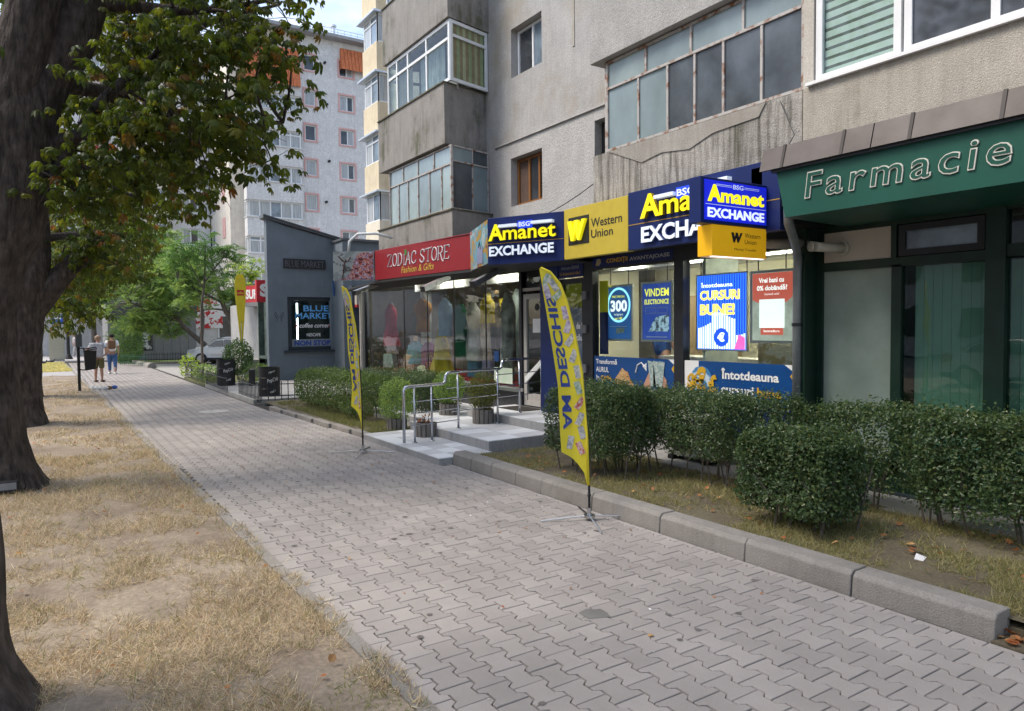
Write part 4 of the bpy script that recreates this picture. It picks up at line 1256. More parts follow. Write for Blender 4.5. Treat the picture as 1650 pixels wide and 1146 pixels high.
# room
cr_ = mat('lit_room_wall', (0.62,0.58,0.44), 0.9, var=0.1, scale=1)
ob('room', MB().box(10.4,10.5,5.2,10.6,0.3,3.1).box(7.8,10.4,10.55,10.65,0.3,3.1).box(7.82,10.4,5.28,5.36,0.3,3.1).box(8.9,9.0,7.5,8.0,0.3,3.1), cr_, ex)
ob('ceiling', MB().box(7.8,10.5,5.3,10.6,3.05,3.1), mat('lit_ceiling', (0.6,0.6,0.56), 0.9), ex)
ob('floor_slab', MB().box(7.8,10.5,5.3,10.6,0.3,0.4), concrete, ex)
for y in (6.0,7.6,9.0): ob('ceiling_panel', MB().box(8.5,9.1,y,y+.6,3.02,3.045), mat('panel_light', (1,0.96,0.84), emit=34, var=0), ex)
ob('counter', MB().box(8.8,9.4,5.6,8.9,0.4,1.45), mat('counter_white', (0.55,0.52,0.45), 0.6), ex)
ob('picture_frame', MB().box(10.36,10.39,6.2,7.2,1.7,2.4), mat('frame_print', (0.35,0.3,0.15), 0.7, col2=(0.1,0.15,0.3), scale=3), ex)
ob('wooden_shelf', MB().box(9.9,10.35,8.4,9.5,1.2,2.5), mat('shelf_wood', (0.32,0.22,0.12), 0.7), ex)
ob('brown_cabinet', MB().box(8.1,8.6,5.45,6.3,0.4,1.72), mat('tan_cabinet', (0.36,0.27,0.10), 0.6, col2=(0.55,0.5,0.4), scale=3, thr=(.52,.56)), ex)
ob('partition', MB().box(7.9,8.6,7.05,7.1,0.4,3.0), mat('partition_grey', (0.42,0.45,0.40), 0.7), ex)
ob('yellow_poster', MB().box(7.80,7.81,9.05,9.26,2.2,2.72), yprint, ex)
ob('blue_poster', MB().box(7.80,7.81,9.05,9.26,1.5,2.2), navy, ex)
# banners
def banner(a, b, z0, z1, label, main=navy2):
    t_ = thing('window_banner', (7.69,(a+b)/2,z0), label, 'banner')
    ob('sheet', MB().box(7.685,7.70,a,b,z0,z1), main, t_)
    return t_
F768 = FX(7.685)
b1 = banner(7.44,9.27,0.93,1.47,'blue banner offering cash for gold under the left lit window')
text('Transformă', F768, -9.22, 1.345, 0.52, 0.085, wprint, b1, n=.002, ext=.002, bold=.02)
text('AURUL', F768, -9.22, 1.21, 0.32, 0.085, wprint, b1, n=.002, ext=.002, bold=.02)
text('în', F768, -9.22, 1.075, 0.08, 0.08, wprint, b1, n=.002, ext=.002, bold=.02)
text('CASH', F768, -9.10, 1.075, 0.26, 0.08, gold, b1, n=.002, ext=.002, bold=.04)
nugget = mat('gold_nugget_print', (0.45,0.22,0.08), 0.5, col2=(0.6,0.42,0.2), scale=26, thr=(.4,.6))
ob('nugget_heap', MB().prism(F768, [(-8.80,1.02),(-8.72,1.14),(-8.64,1.22),(-8.57,1.30),(-8.52,1.26),(-8.44,1.24),(-8.38,1.12),(-8.28,1.02)], .002, .008), nugget, b1)
ob('curved_arrow', MB().tube([F768.p(-8.26,1.24,.004),F768.p(-8.22,1.36,.004),F768.p(-8.13,1.40,.004),F768.p(-8.06,1.34,.004)], .012, 5).prism(F768, [(-8.11,1.35),(-8.02,1.40),(-8.02,1.27)], .002,.006), wprint, b1)
skin_p = mat('printed_hand', (0.50,0.27,0.18), 0.6)
ob('printed_hand', MB().prism(F768, [(-8.12,1.0),(-7.98,1.24),(-7.88,1.30),(-7.90,1.16),(-7.94,1.0)], .002, .006), skin_p, b1)
ob('printed_hand', MB().prism(F768, [(-7.74,1.0),(-7.75,1.14),(-7.70,1.26),(-7.60,1.16),(-7.60,1.0)], .002, .006), skin_p, b1)
note = mat('banknote_print', (0.50,0.56,0.52), 0.6, col2=(0.20,0.30,0.30), scale=22, thr=(.38,.62))
for (u_,s_) in ((-7.93,-.06),(-7.87,0),(-7.80,.05)):
    ob('printed_note', MB().prism(F768, [(u_,1.05),(u_+.12,1.05),(u_+.12+s_,1.42),(u_+s_,1.44)], .007+abs(u_+7.9)*.03, .009+abs(u_+7.9)*.03), note, b1)
ob('white_corner', MB().prism(F768, [(-7.56,1.47),(-7.44,1.47),(-7.44,1.39)], .002, .005), wprint, b1)
ob('yellow_corner', MB().prism(F768, [(-7.50,1.33),(-7.44,1.40),(-7.44,1.26)], .002, .005), gold, b1)
b2 = banner(5.44,7.24,0.93,1.47,'blue and white banner with a globe and currency signs under the right lit window')
ob('white_field', MB().fbox(F768,-7.24,-6.98,.93,1.47,.001,.004), wprint, b2)
ob('globe', MB().tube([F768.p(-6.93,1.20,.004),F768.p(-6.93,1.20,.009)], .20, 22), mat('globe_print', (0.05,0.20,0.42), 0.5, col2=(0.5,0.6,0.68), scale=6, thr=(.45,.5)), b2)
for s_, u_, h_ in (('$',-7.18,.26),('€',-7.05,.36),('£',-6.80,.26)):
    text(s_, F768, u_, 1.03, h_*.6, h_, gold, b2, n=.010, ext=.006, bold=.05)
text('Întotdeauna', F768, -6.58, 1.24, 0.92, 0.15, wprint, b2, n=.002, ext=.002, bold=.03)
text('cursuri', F768, -6.58, 1.03, 0.54, 0.13, wprint, b2, n=.002, ext=.002, bold=.03)
text('bune', F768, -5.99, 1.03, 0.36, 0.13, gold, b2, n=.002, ext=.002, bold=.03)
ob('white_corner', MB().prism(F768, [(-5.58,1.47),(-5.44,1.47),(-5.44,1.38)], .002, .005), wprint, b2)
ob('yellow_corner', MB().prism(F768, [(-5.50,1.33),(-5.44,1.40),(-5.44,1.26)], .002, .005), gold, b2)
# posters hanging behind the glass
def poster(y0, y1, z0, z1, m, label, strings, fr=0.035, frm=None):
    t_ = thing('hanging_poster', (7.86,(y0+y1)/2,z0), label, 'poster')
    F_ = FX(7.85)
    ob('poster_frame', MB().fbox(F_,-y1,-y0,z0,z0+fr,-.03,.0).fbox(F_,-y1,-y0,z1-fr,z1,-.03,.0).fbox(F_,-y1,-y1+fr,z0+fr,z1-fr,-.03,.0).fbox(F_,-y0-fr,-y0,z0+fr,z1-fr,-.03,.0), frm or alu, t_)
    ob('print', MB().fbox(F_,-y1+fr,-y0-fr,z0+fr,z1-fr,-.02,-.008), m, t_)
    for s in strings: ob('hanging_rod', MB().tube([F_.p(s,z1,-.015),F_.p(s,3.04,-.015)], .008, 5), black, t_)
    return t_
FP = FX(7.855)
E1 = 0.55
lit = lambda n, c, e=E1*.8, **k: mat(n, c, 0.5, emit=e, var=k.pop('var',0.04), **k)
p1 = poster(8.51,9.18,1.72,2.64, lit('poster_blue', (0.02,0.08,0.24)), 'lit blue poster with a pale ring round the number 300', (-9.05,-8.62))
ring = MB()
ns_ = 36
for i in range(ns_):
    t0, t1 = 2*math.pi*i/ns_, 2*math.pi*(i+1)/ns_
    q = [( -8.845+math.cos(t)*r_, 2.31+math.sin(t)*r_*1.02) for t, r_ in ((t0,.28),(t1,.28),(t1,.245),(t0,.245))]
    ring.prism(FP, q, .001, .004)
ob('ring', ring, lit('ring_cyan', (0.25,0.62,0.80), 0.9), p1)
text('300', FP, -9.04, 2.20, 0.40, 0.19, lit('poster_white', (0.75,0.8,0.8), 0.7), p1, n=.004, ext=.002, bold=.04)
text('PREȚ SPECIAL', FP, -9.00, 2.42, 0.31, 0.045, lit('poster_yellow', (0.72,0.70,0.08), 0.7), p1, n=.004, ext=.002, bold=.02)
text('lei/gram', FP, -8.95, 2.13, 0.21, 0.045, lit('poster_white', (0.75,0.8,0.8)), p1, n=.004, ext=.002)
text('aur 14K', FP, -8.94, 2.07, 0.19, 0.045, lit('poster_yellow', (0.72,0.7,0.08)), p1, n=.004, ext=.002, bold=.02)
ob('small_print', MB().fbox(FP,-9.06,-8.64,1.955,1.962,.001,.003), wprint, p1)
ob('printed_note', MB().prism(FP, [(-8.92,1.84),(-8.72,1.86),(-8.70,1.94),(-8.90,1.93)], .001, .004), note, p1)
p2 = poster(7.64,8.32,1.72,2.65, lit('poster_deep_blue', (0.025,0.06,0.30)), 'lit dark blue poster advertising electronics in yellow capitals', (-8.20,-7.76))
text('VINDEM', FP, -8.24, 2.42, 0.52, 0.12, lit('poster_yellow', (0.72,0.7,0.08), 0.7), p2, n=.001, ext=.002, bold=.02)
text('ELECTRONICE', FP, -8.24, 2.30, 0.52, 0.075, lit('poster_yellow', (0.72,0.7,0.08), 0.7), p2, n=.001, ext=.002, bold=.02)
for u_ in (-8.22,-7.97): ob('outlined_tag', MB().fbox(FP,u_,u_+.22,2.16,2.165,.001,.003).fbox(FP,u_,u_+.22,2.24,2.245,.001,.003).fbox(FP,u_,u_+.005,2.165,2.24,.001,.003).fbox(FP,u_+.215,u_+.22,2.165,2.24,.001,.003), wprint, p2)
ob('printed_devices', MB().prism(FP, [(-8.15,1.88),(-7.72,1.88),(-7.72,2.14),(-7.98,2.10),(-8.06,2.02)], .001, .003), lit('device_print', (0.35,0.5,0.62), 0.4, col2=(0.02,0.03,0.05), scale=14, thr=(.4,.55)), p2)
ob('small_print', MB().fbox(FP,-8.20,-7.76,1.79,1.80,.001,.003), wprint, p2)
p3 = poster(6.28,7.18,1.61,2.69, mat('led_screen_off', (0.01,0.01,0.03)), 'bright striped blue LED screen with yellow lettering', (-7.1,-6.3), fr=0.02)
def led_mat():
    m = bpy.data.materials.new('led_stripes')
    m.use_nodes = True
    nt = m.node_tree
    N = nt.nodes
    b = N['Principled BSDF']
    geo = N.new('ShaderNodeNewGeometry')
    sx = N.new('ShaderNodeSeparateXYZ')
    lk(nt, geo.outputs['Position'], sx.inputs[0])
    mu = N.new('ShaderNodeMath'); mu.operation = 'MULTIPLY'; mu.inputs[1].default_value = 2*math.pi/0.042
    sn = N.new('ShaderNodeMath'); sn.operation = 'SINE'
    cr = N.new('ShaderNodeValToRGB')
    cr.color_ramp.elements[0].position = 0.25; cr.color_ramp.elements[0].color = (0.0,0.02,0.55,1)
    cr.color_ramp.elements[1].position = 0.8; cr.color_ramp.elements[1].color = (0.04,0.20,0.95,1)
    mr = N.new('ShaderNodeMapRange'); mr.inputs['From Min'].default_value = -1
    lk(nt, sx.outputs['Y'], mu.inputs[0]); lk(nt, mu.outputs[0], sn.inputs[0]); lk(nt, sn.outputs[0], mr.inputs['Value']); lk(nt, mr.outputs[0], cr.inputs['Fac'])
    lk(nt, cr.outputs['Color'], b.inputs['Emission Color'])
    b.inputs['Base Color'].default_value = (0.01,0.02,0.2,1)
    b.inputs['Emission Strength'].default_value = 0.95
    return m
ob('screen', MB().fbox(FP,-7.16,-6.30,1.63,2.67,-.002,.0005), led_mat(), p3)
ledy, ledw = lit('led_yellow', (0.95,0.72,0.12), 1.0), lit('led_white', (0.85,0.88,0.95), 1.0)
text('Întotdeauna', FP, -7.09, 2.50, 0.56, 0.075, ledw, p3, n=.001, ext=.002, bold=.02)
text('CURSURI', FP, -7.11, 2.32, 0.70, 0.14, ledy, p3, n=.001, ext=.002, bold=.05)
text('BUNE!', FP, -7.11, 2.11, 0.62, 0.16, ledy, p3, n=.001, ext=.002, bold=.05)
fig = MB()
k = 16
pts = [(-7.14,1.64),(-7.14,1.98),(-6.95,2.03),(-6.78,2.10)]+[(-6.62+.14*math.cos(t),1.98+.12*math.sin(t)) for t in [2.2-i*.45 for i in range(6)]]+[(-6.46,1.86),(-6.32,1.90),(-6.32,1.64)]
st = MB()
u_ = -7.14
while u_ < -6.33:
    tp = 1.98 + (0.12 if -6.9 < u_ < -6.5 else 0) - (0.10 if u_ > -6.48 else 0) + 0.05*math.sin(u_*9)
    st.fbox(FP,u_,u_+.024,1.64,tp,.001,.003)
    u_ += .042
o = ob('white_led_column', st, ledw, p3); o['kind'] = 'stuff'
ob('blue_medallion', MB().tube([FP.p(-6.72,1.80,.004),FP.p(-6.72,1.80,.006)], .13, 20), lit('led_blue', (0.01,0.06,0.8), 0.9), p3)
text('€', FP, -6.78, 1.74, 0.12, 0.13, ledw, p3, n=.007, ext=.002, bold=.04)
ob('pink_patch', MB().prism(FP, [(-6.50,1.64),(-6.32,1.64),(-6.32,1.80),(-6.42,1.84)], .003, .005), lit('led_pink', (0.85,0.1,0.4), 0.8), p3)
p4 = poster(5.55,6.24,1.73,2.68, lit('poster_silver', (0.40,0.43,0.38), 0.5, col2=(0.22,0.24,0.2), scale=5), 'lit poster with a red field above a blank white square', (-6.12,-5.70))
ob('red_field', MB().prism(FP, [(-6.20,2.30),(-6.12,2.26),(-5.68,2.26),(-5.59,2.33),(-5.59,2.64),(-6.20,2.64)], .001, .003), lit('poster_red', (0.52,0.10,0.07), 0.5), p4)
ob('red_field', MB().fbox(FP,-6.07,-5.73,1.84,1.93,.001,.003), lit('poster_red', (0.52,0.1,0.07), .5), p4)
ob('white_square', MB().fbox(FP,-6.09,-5.71,1.93,2.30,.003,.006), lit('poster_white', (0.75,0.8,0.8), 0.7), p4)
lw = lit('poster_white', (0.75,0.8,0.8), 0.7)
text('Vrei bani cu', FP, -6.10, 2.515, 0.38, 0.065, lw, p4, n=.003, ext=.002, bold=.03)
text('0% dobândă?', FP, -6.13, 2.415, 0.46, 0.07, lw, p4, n=.003, ext=.002, bold=.03)
text('Scanează codul', FP, -6.01, 2.355, 0.22, 0.03, lw, p4, n=.003, ext=.002)
text('bsgcredit.ro', FP, -6.02, 1.865, 0.24, 0.04, lw, p4, n=.003, ext=.002, bold=.02)
# ---------------------------------------------------------------- sign boards
ylit = mat('lit_yellow_letter', (0.90,0.80,0.01), 0.4, emit=0.22, var=0.03)
yside = mat('yellow_letter_return', (0.42,0.27,0.01), 0.4, var=0.05)
wside = mat('white_letter_return', (0.16,0.20,0.42), 0.4, var=0.05)
wlit = mat('lit_white_letter', (0.72,0.80,0.92), 0.4, emit=0.16, var=0.03)
wuy = mat('mustard_panel', (0.56,0.43,0.05), 0.45, var=0.06)
def bsg_sign(name, A, B, z0, z1, label, u0, wA, wE, A_v, A_h, E_v, E_h, line_v, bsg, bars):
    A, B = Vector(A), Vector(B)
    F_ = Fr((A.x,A.y,0), B-A)
    W_ = (B-A).length
    t_ = thing(name, (*((A+B)/2)[:2], z0), label, 'sign')
    ob('panel', MB().fbox(F_,0,W_-.004,z0,z1,-.12,0), navy, t_, bevel=0.004)
    for d, m_ in ((0.05, yside),): pass
    text('A', F_, u0, A_v, wA*.235, A_h*.95, ylit, t_, n=.015, ext=.05, bold=.03, side=yside)
    text('manet', F_, u0+wA*.225, A_v, wA*.775, A_h*.70, ylit, t_, n=.015, ext=.045, bold=.018, side=yside)
    text('EXCHANGE', F_, u0, E_v, wE, E_h, wlit, t_, n=.015, ext=.03, bold=.035, side=wside)
    ob('gold_line', MB().fbox(F_,0.0,W_-.01,line_v,line_v+.008,0,.003), gold, t_)
    ob('letter_box', MB().fbox(F_,bsg[0],bsg[0]+bsg[1],bsg[2],bsg[2]+bsg[3],0,.05), mat('blue_lit_box', (0.01,0.05,0.6), emit=0.4), t_)
    text('BSG', F_, bsg[0]+.02, bsg[2]+bsg[3]*.18, bsg[1]-.04, bsg[3]*.64, wlit, t_, n=.052, ext=.004, bold=.02)
    for (a_,b_,c_) in bars: ob('white_bar', MB().fbox(F_,a_,b_,c_,c_+.045,0.0,.09), wlit, t_)
    return t_
A1 = bsg_sign('exchange_sign', (6.35,10.47,0), (7.0,9.18,0), 3.03, 3.815, 'navy sign with glowing yellow and white letters left of the mustard panel', 0.05, 1.27, 1.23, 3.42, 0.29, 3.165, 0.165, 3.375, (0.62,0.25,3.60,.12), ((0.26,0.61,3.635),(0.88,1.27,3.65)))
A2 = bsg_sign('exchange_sign', (7.0,7.675,0), (7.0,5.15,0), 3.05, 3.86, 'longer navy sign with glowing letters right of the mustard panel, partly behind the projecting sign', 0.31, 1.62, 1.80, 3.45, 0.34, 3.12, 0.22, 3.395, (0.97,0.34,3.63,.14), ((0.60,0.95,3.68),(1.33,1.84,3.72)))
wu = thing('money_transfer_sign', (7.0,8.4,3.04), 'flat mustard yellow sign panel with a raised yellow W between the two navy signs', 'sign')
F70 = FX(7.0)
ob('panel', MB().fbox(F70,-9.178,-7.68,3.04,3.83,-.12,0), wuy, wu, bevel=0.004)
ob('black_square', MB().fbox(F70,-9.06,-8.55,3.25,3.68,0,.006), black, wu)
def wlogo(F_, u, v, w, h, n, d, m_, par):
    mb = MB()
    for o_ in (0, .40):
        mb.prism(F_, [(u+w*o_, v+h),(u+w*(o_+.24), v+h),(u+w*(o_+.36), v+h*.42),(u+w*(o_+.30), v),(u+w*(o_+.20), v)], n, n+d)
    mb.prism(F_, [(u+w*.88, v+h),(u+w*1.10, v+h),(u+w*.72, v),(u+w*.62, v),(u+w*.72,v+h*.45)], n+.001, n+d+.001)
    mb.prism(F_, [(u+w*.46, v+h),(u+w*.62, v+h*.9),(u+w*.36, v),(u+w*.22, v)], n-.001, n+d-.001)
    return ob('raised_logo', mb, m_, par)
wlogo(F70, -9.02, 3.31, 0.40, 0.31, .008, .05, ylit, wu)
text('Western', F70, -8.50, 3.47, 0.70, 0.135, black, wu, n=.002, ext=.002, bold=.01)
text('Union', F70, -8.50, 3.31, 0.50, 0.125, black, wu, n=.002, ext=.002, bold=.01)
# image panel turning the corner, and the red shop sign
A, B = Vector((6.93,12.08,0)), Vector((6.35,10.47,0))
Fi = Fr(A, B-A)
ip = thing('shopping_picture_sign', (6.64,11.3,3.1), 'narrow picture panel with painted shopping bags beside the navy sign', 'sign')
def art(name, cols, pos, scale, seed=0.0, dist=1.5):
    m = bpy.data.materials.new(name)
    m.use_nodes = True
    nt = m.node_tree
    N = nt.nodes
    b = N['Principled BSDF']
    b.inputs['Roughness'].default_value = 0.45
    geo = N.new('ShaderNodeNewGeometry')
    nz = N.new('ShaderNodeTexNoise')
    nz.noise_dimensions = '4D'
    nz.inputs['W'].default_value = seed
    nz.inputs['Scale'].default_value = scale
    nz.inputs['Detail'].default_value = 4
    nz.inputs['Distortion'].default_value = dist
    lk(nt, geo.outputs['Position'], nz.inputs['Vector'])
    cr = N.new('ShaderNodeValToRGB')
    cr.color_ramp.interpolation = 'CONSTANT'
    e = cr.color_ramp.elements
    e[0].position, e[0].color = pos[0], (*cols[0],1)
    e[1].position, e[1].color = pos[-1], (*cols[-1],1)
    for p, c in zip(pos[1:-1], cols[1:-1]):
        k = e.new(p); k.color = (*c,1)
    lk(nt, nz.outputs['Fac'], cr.inputs['Fac'])
    lk(nt, cr.outputs['Color'], b.inputs['Base Color'])
    return m
ob('panel', MB().fbox(Fi,0,1.70,3.06,3.80,-.10,0), art('bag_art', [(0.12,0.02,0.07),(0.40,0.24,0.03),(0.10,0.28,0.36),(0.35,0.46,0.46),(0.35,0.05,0.04)], [0,.38,.46,.55,.63], 1.6, 3), ip)
ob('printed_bag', MB().prism(Fi, [(0.55,3.18),(1.15,3.14),(1.20,3.50),(0.62,3.55)], .001, .005), mat('bag_print_teal', (0.12,0.33,0.42), 0.5), ip)
ob('printed_bag', MB().prism(Fi, [(0.72,3.12),(1.28,3.10),(1.30,3.38),(0.80,3.44)], .006, .010), mat('bag_print_grey', (0.22,0.24,0.38), 0.5), ip)
ob('printed_handle', MB().tube([Fi.p(.9,3.40,.01),Fi.p(1.0,3.50,.012),Fi.p(1.12,3.36,.01)], .008, 5), black, ip)
A, B = Vector((6.60,16.07,0)), Vector((6.97,12.12,0))
Fz = Fr(A, B-A)
WZ = (B-A).length
zg = thing('clothes_shop_sign', (6.8,14.1,3.1), 'dark red sign board with thin white serif lettering over the clothes shop', 'sign')
ob('panel', MB().fbox(Fz,0,WZ,3.10,3.80,-.10,0), mat('dark_red_panel', (0.27,0.018,0.025), 0.4, var=0.08), zg, bevel=0.004)
zw = mat('silver_white_print', (0.62,0.62,0.64), 0.5)
def serif_text(s, F_, u, v, w, h, m_, par):
    """thin capitals with hand built serifs, slightly slanted"""
    # stroke glyphs on a unit box
    G = {
     'Z':[[(.05,1),(.95,1),(.0,0),(1,.0)],[(.05,1),(.05,.85)],[(1,0),(1,.15)]],
     'O':[[(.5+.5*math.cos(t),.5+.5*math.sin(t)) for t in [i*math.pi/8 for i in range(17)]]],
     'D':[[(.1,0),(.1,1),(.5,1),(.85,.8),(.95,.5),(.85,.2),(.5,0),(-.05,0)],[(-.05,1),(.1,1)]],
     'I':[[(.5,0),(.5,.82)],[(.3,0),(.7,0)],[(.35,.82),(.55,.82)]],
     'A':[[(-.1,-.06),(0.02,0),(.5,1),(.95,0),(1.05,0)],[(.2,.38),(.8,.38)],[(-.1,0),(.15,0)]],
     'C':[[(.95,.75),(.85,.93),(.5,1),(.15,.85),(0,.5),(.15,.15),(.5,0),(.85,.08),(.97,.25)],[(.95,.95),(.95,.7)]],
     'S':[[(.9,.8),(.75,.97),(.45,1),(.15,.88),(.1,.68),(.35,.52),(.7,.4),(.9,.22),(.75,.04),(.45,-.02),(.1,.1),(.0,.28)],[(.9,1.0),(.9,.75)]],
     'T':[[(.5,0),(.5,1)],[(-.05,.9),(.0,1),(1,1),(1.1,1.1)],[(.3,0),(.7,0)]],
     'R':[[(.1,0),(.1,1),(.6,1),(.88,.85),(.85,.6),(.55,.48),(.12,.48)],[(.5,.48),(.85,-.02),(1.1,-.16)],[(-.05,0),(.3,0)],[(-.1,1),(.1,1)]],
     'E':[[(.95,.18),(.95,0),(.1,0),(.1,1),(.9,1),(.92,.85)],[(.1,.52),(.65,.52)],[(-.05,0),(.1,0)],[(-.1,1),(.1,1)]],
    }
    adv = {'I':.45,' ':.45}
    tot = sum(adv.get(c,.86) for c in s)
    x = 0
    mb = MB()
    for c in s:
        a_ = adv.get(c,.86)
        if c in G:
            for st_ in G[c]:
                pts = [F_.p(u+(x+px*a_*.82)/tot*w+0.10*py*h, v+py*h, .006) for px,py in st_]
                mb.tube(pts, 0.011, 5)
                pts2 = [p+F_.U*0.012 for p in pts]
                if len(st_) > 2: mb.tube(pts2, 0.010, 5)
        x += a_
    return ob('lettering', mb, m_, par)
serif_text('ZODIAC STORE', Fz, 0.62, 3.37, 2.62, 0.27, zw, zg)
text('Fashion & Gifts', Fz, 1.25, 3.19, 1.35, 0.14, mat('gold_script', (0.55,0.40,0.06), 0.5), zg, n=.002, ext=.003, shear=0.25)
ob('green_dot', MB().fbox(Fz,1.40,1.50,3.58,3.70,.002,.005), mat('green_flame', (0.06,0.20,0.05), 0.6), zg)
ob('soffit', MB().add([(6.62,16.05,3.09),(6.95,12.1,3.09),(6.42,10.5,3.09),(7.05,9.2,3.09),(7.9,9.3,3.09),(7.9,20.1,3.09),(7.3,20.1,3.09),(6.62,16.05,3.04),(6.95,12.1,3.04),(6.42,10.5,3.04),(7.05,9.2,3.04),(7.9,9.3,3.04),(7.9,20.1,3.04),(7.3,20.1,3.04)],
    [(6,5,4,3,2,1,0),(7,8,9,10,11,12,13),(0,1,8,7),(1,2,9,8),(2,3,10,9),(5,6,13,12),(6,0,7,13)]), mat('soffit_dark', (0.03,0.03,0.032), 0.7), zs_)
# floral picture panel facing down the street
A, B = Vector((5.76,16.60,0)), Vector((6.58,16.08,0))
Ff_ = Fr(A, B-A)
fp = thing('floral_picture_sign', (6.2,16.3,3.1), 'picture panel of a dancer among red and purple flowers left of the red sign', 'sign')
ob('panel', MB().fbox(Ff_,0,(B-A).length,3.10,3.79,-.10,0), art('floral_base', [(0.10,0.12,0.12),(0.30,0.33,0.33),(0.20,0.24,0.24)], [0,.45,.56], 2.2, 1), fp)
ob('flower_mass', MB().prism(Ff_, [(.05,3.12),(.30,3.16),(.42,3.30),(.50,3.56),(.60,3.72),(.75,3.77),(.95,3.77),(.95,3.12)], .001, .004), art('flower_art', [(0.06,0.02,0.03),(0.32,0.05,0.04),(0.55,0.33,0.28),(0.16,0.08,0.18),(0.50,0.45,0.5)], [0,.40,.47,.52,.60], 14, 2, 0.6), fp)
fg = MB()
for pl_ in ([(.22,3.16),(.25,3.38),(.27,3.50),(.31,3.60)], [(.27,3.54),(.20,3.60),(.13,3.68)], [(.27,3.54),(.36,3.56),(.42,3.66)], [(.25,3.40),(.34,3.33),(.46,3.36)]):
    fg.tube([Ff_.p(a_,b_,.006) for a_,b_ in pl_], .013, 5)
ob('dancing_figure', fg, mat('figure_brown', (0.07,0.025,0.02), 0.6), fp)
ob('blue_edge', MB().fbox(Ff_,-.03,0,2.75,3.1,-.2,-.05), navy2, fp)
# square folded awning arms under the red sign
for (Y1,X1,z1_),(Y2,X2,z2_),lab in (((17.2,6.15,2.80),(18.1,6.9,3.02),'left square awning arm under the floral panel'),((13.9,6.35,2.74),(14.3,6.95,2.98),'middle square awning arm under the red sign'),((11.9,6.35,2.73),(12.2,6.95,3.0),'right square awning arm under the shopping picture')):
    p0, p1_ = Vector((X1,Y1-.9,z1_)), Vector((X2+.2,Y2-.9,z2_+.05))
    d_ = (p1_-p0)
    Fa = Fr(p0, d_, d_.cross(Vector((0,0,1))).cross(d_))
    am = thing('awning_arm', tuple(p0), lab, 'awning arm', 'awning arms under the shop signs')
    L_ = d_.length
    ob('casing', MB().fbox(Fa,0,L_,-.05,.05,-.05,.05), alu, am)
    ob('end_cap', MB().fbox(Fa,-.012,0,-.055,.055,-.055,.055), darkframe, am)
# curved white lamp arm above the floral panel
tag(ob('sign_lamp_arm', MB().tube([(6.3,17.0,3.8),(6.32,16.98,4.1),(6.5,16.9,4.28),(6.9,16.7,4.3),(7.3,16.6,4.2)], .035, 8), white, smooth=True), 'curved white pipe above the floral panel', 'lamp arm')
# projecting double sign
ylit2 = mat('bright_yellow_face', (0.90,0.80,0.01), 0.4, emit=0.45, var=0.03)
wlit2 = mat('bright_white_face', (0.72,0.80,0.92), 0.4, emit=0.40, var=0.03)
pj = thing('projecting_exchange_sign', (6.45,5.4,3.06), 'projecting lit royal blue box sign with yellow and white letters', 'sign')
F53 = FY(5.33)
ob('case', MB().box(5.90,7.02,5.335,5.50,3.08,3.575), navy, pj, bevel=0.006)
ob('lit_face', MB().fbox(F53,5.955,6.985,3.115,3.545,-.004,.002), mat('royal_blue_face', (0.01,0.02,0.62), 0.4, emit=0.30, var=0.02), pj)
text('A', F53, 6.00, 3.315, 0.22, 0.185, ylit2, pj, n=.003, ext=.006, bold=.045)
text('manet', F53, 6.215, 3.315, 0.72, 0.135, ylit2, pj, n=.003, ext=.006, bold=.03)
text('EXCHANGE', F53, 6.00, 3.145, 0.94, 0.105, wlit2, pj, n=.003, ext=.006, bold=.03)
text('BSG', F53, 6.41, 3.475, 0.17, 0.05, wlit, pj, n=.003, ext=.004, bold=.01)
ob('gold_line', MB().fbox(F53,5.97,6.97,3.282,3.287,.002,.005), wlit, pj)
ob('thin_bars', MB().fbox(F53,6.14,6.39,3.505,3.510,.002,.005).fbox(F53,6.60,6.85,3.505,3.510,.002,.005).fbox(F53,6.14,6.39,3.490,3.494,.002,.005).fbox(F53,6.60,6.85,3.490,3.494,.002,.005), wlit, pj)
ob('bracket', MB().box(7.0,7.1,5.4,5.55,3.1,3.8), darkframe, pj)
pw = thing('projecting_transfer_sign', (6.55,5.4,2.73), 'amber box sign with a black W hanging below the royal blue box', 'sign')
amber = mat('amber_face', (0.75,0.40,0.01), 0.4, emit=0.14, var=0.03)
ob('case', MB().box(6.09,7.01,5.345,5.55,2.735,3.075), amber, pw, bevel=0.004)
F534 = FY(5.344)
wlogo(F534, 6.40, 2.895, 0.17, 0.11, .002, .003, black, pw)
text('Western', F534, 6.625, 2.955, 0.27, 0.052, black, pw, n=.003, ext=.002)
text('Union', F534, 6.625, 2.885, 0.20, 0.050, black, pw, n=.003, ext=.002)
text('Money Transfer', F534, 6.45, 2.80, 0.38, 0.035, black, pw, n=.003, ext=.002)
ob('led_strip', MB().box(6.12,6.98,5.36,5.40,2.725,2.735), mat('soft_led', (0.9,0.92,1), emit=0.6, var=0), pw)
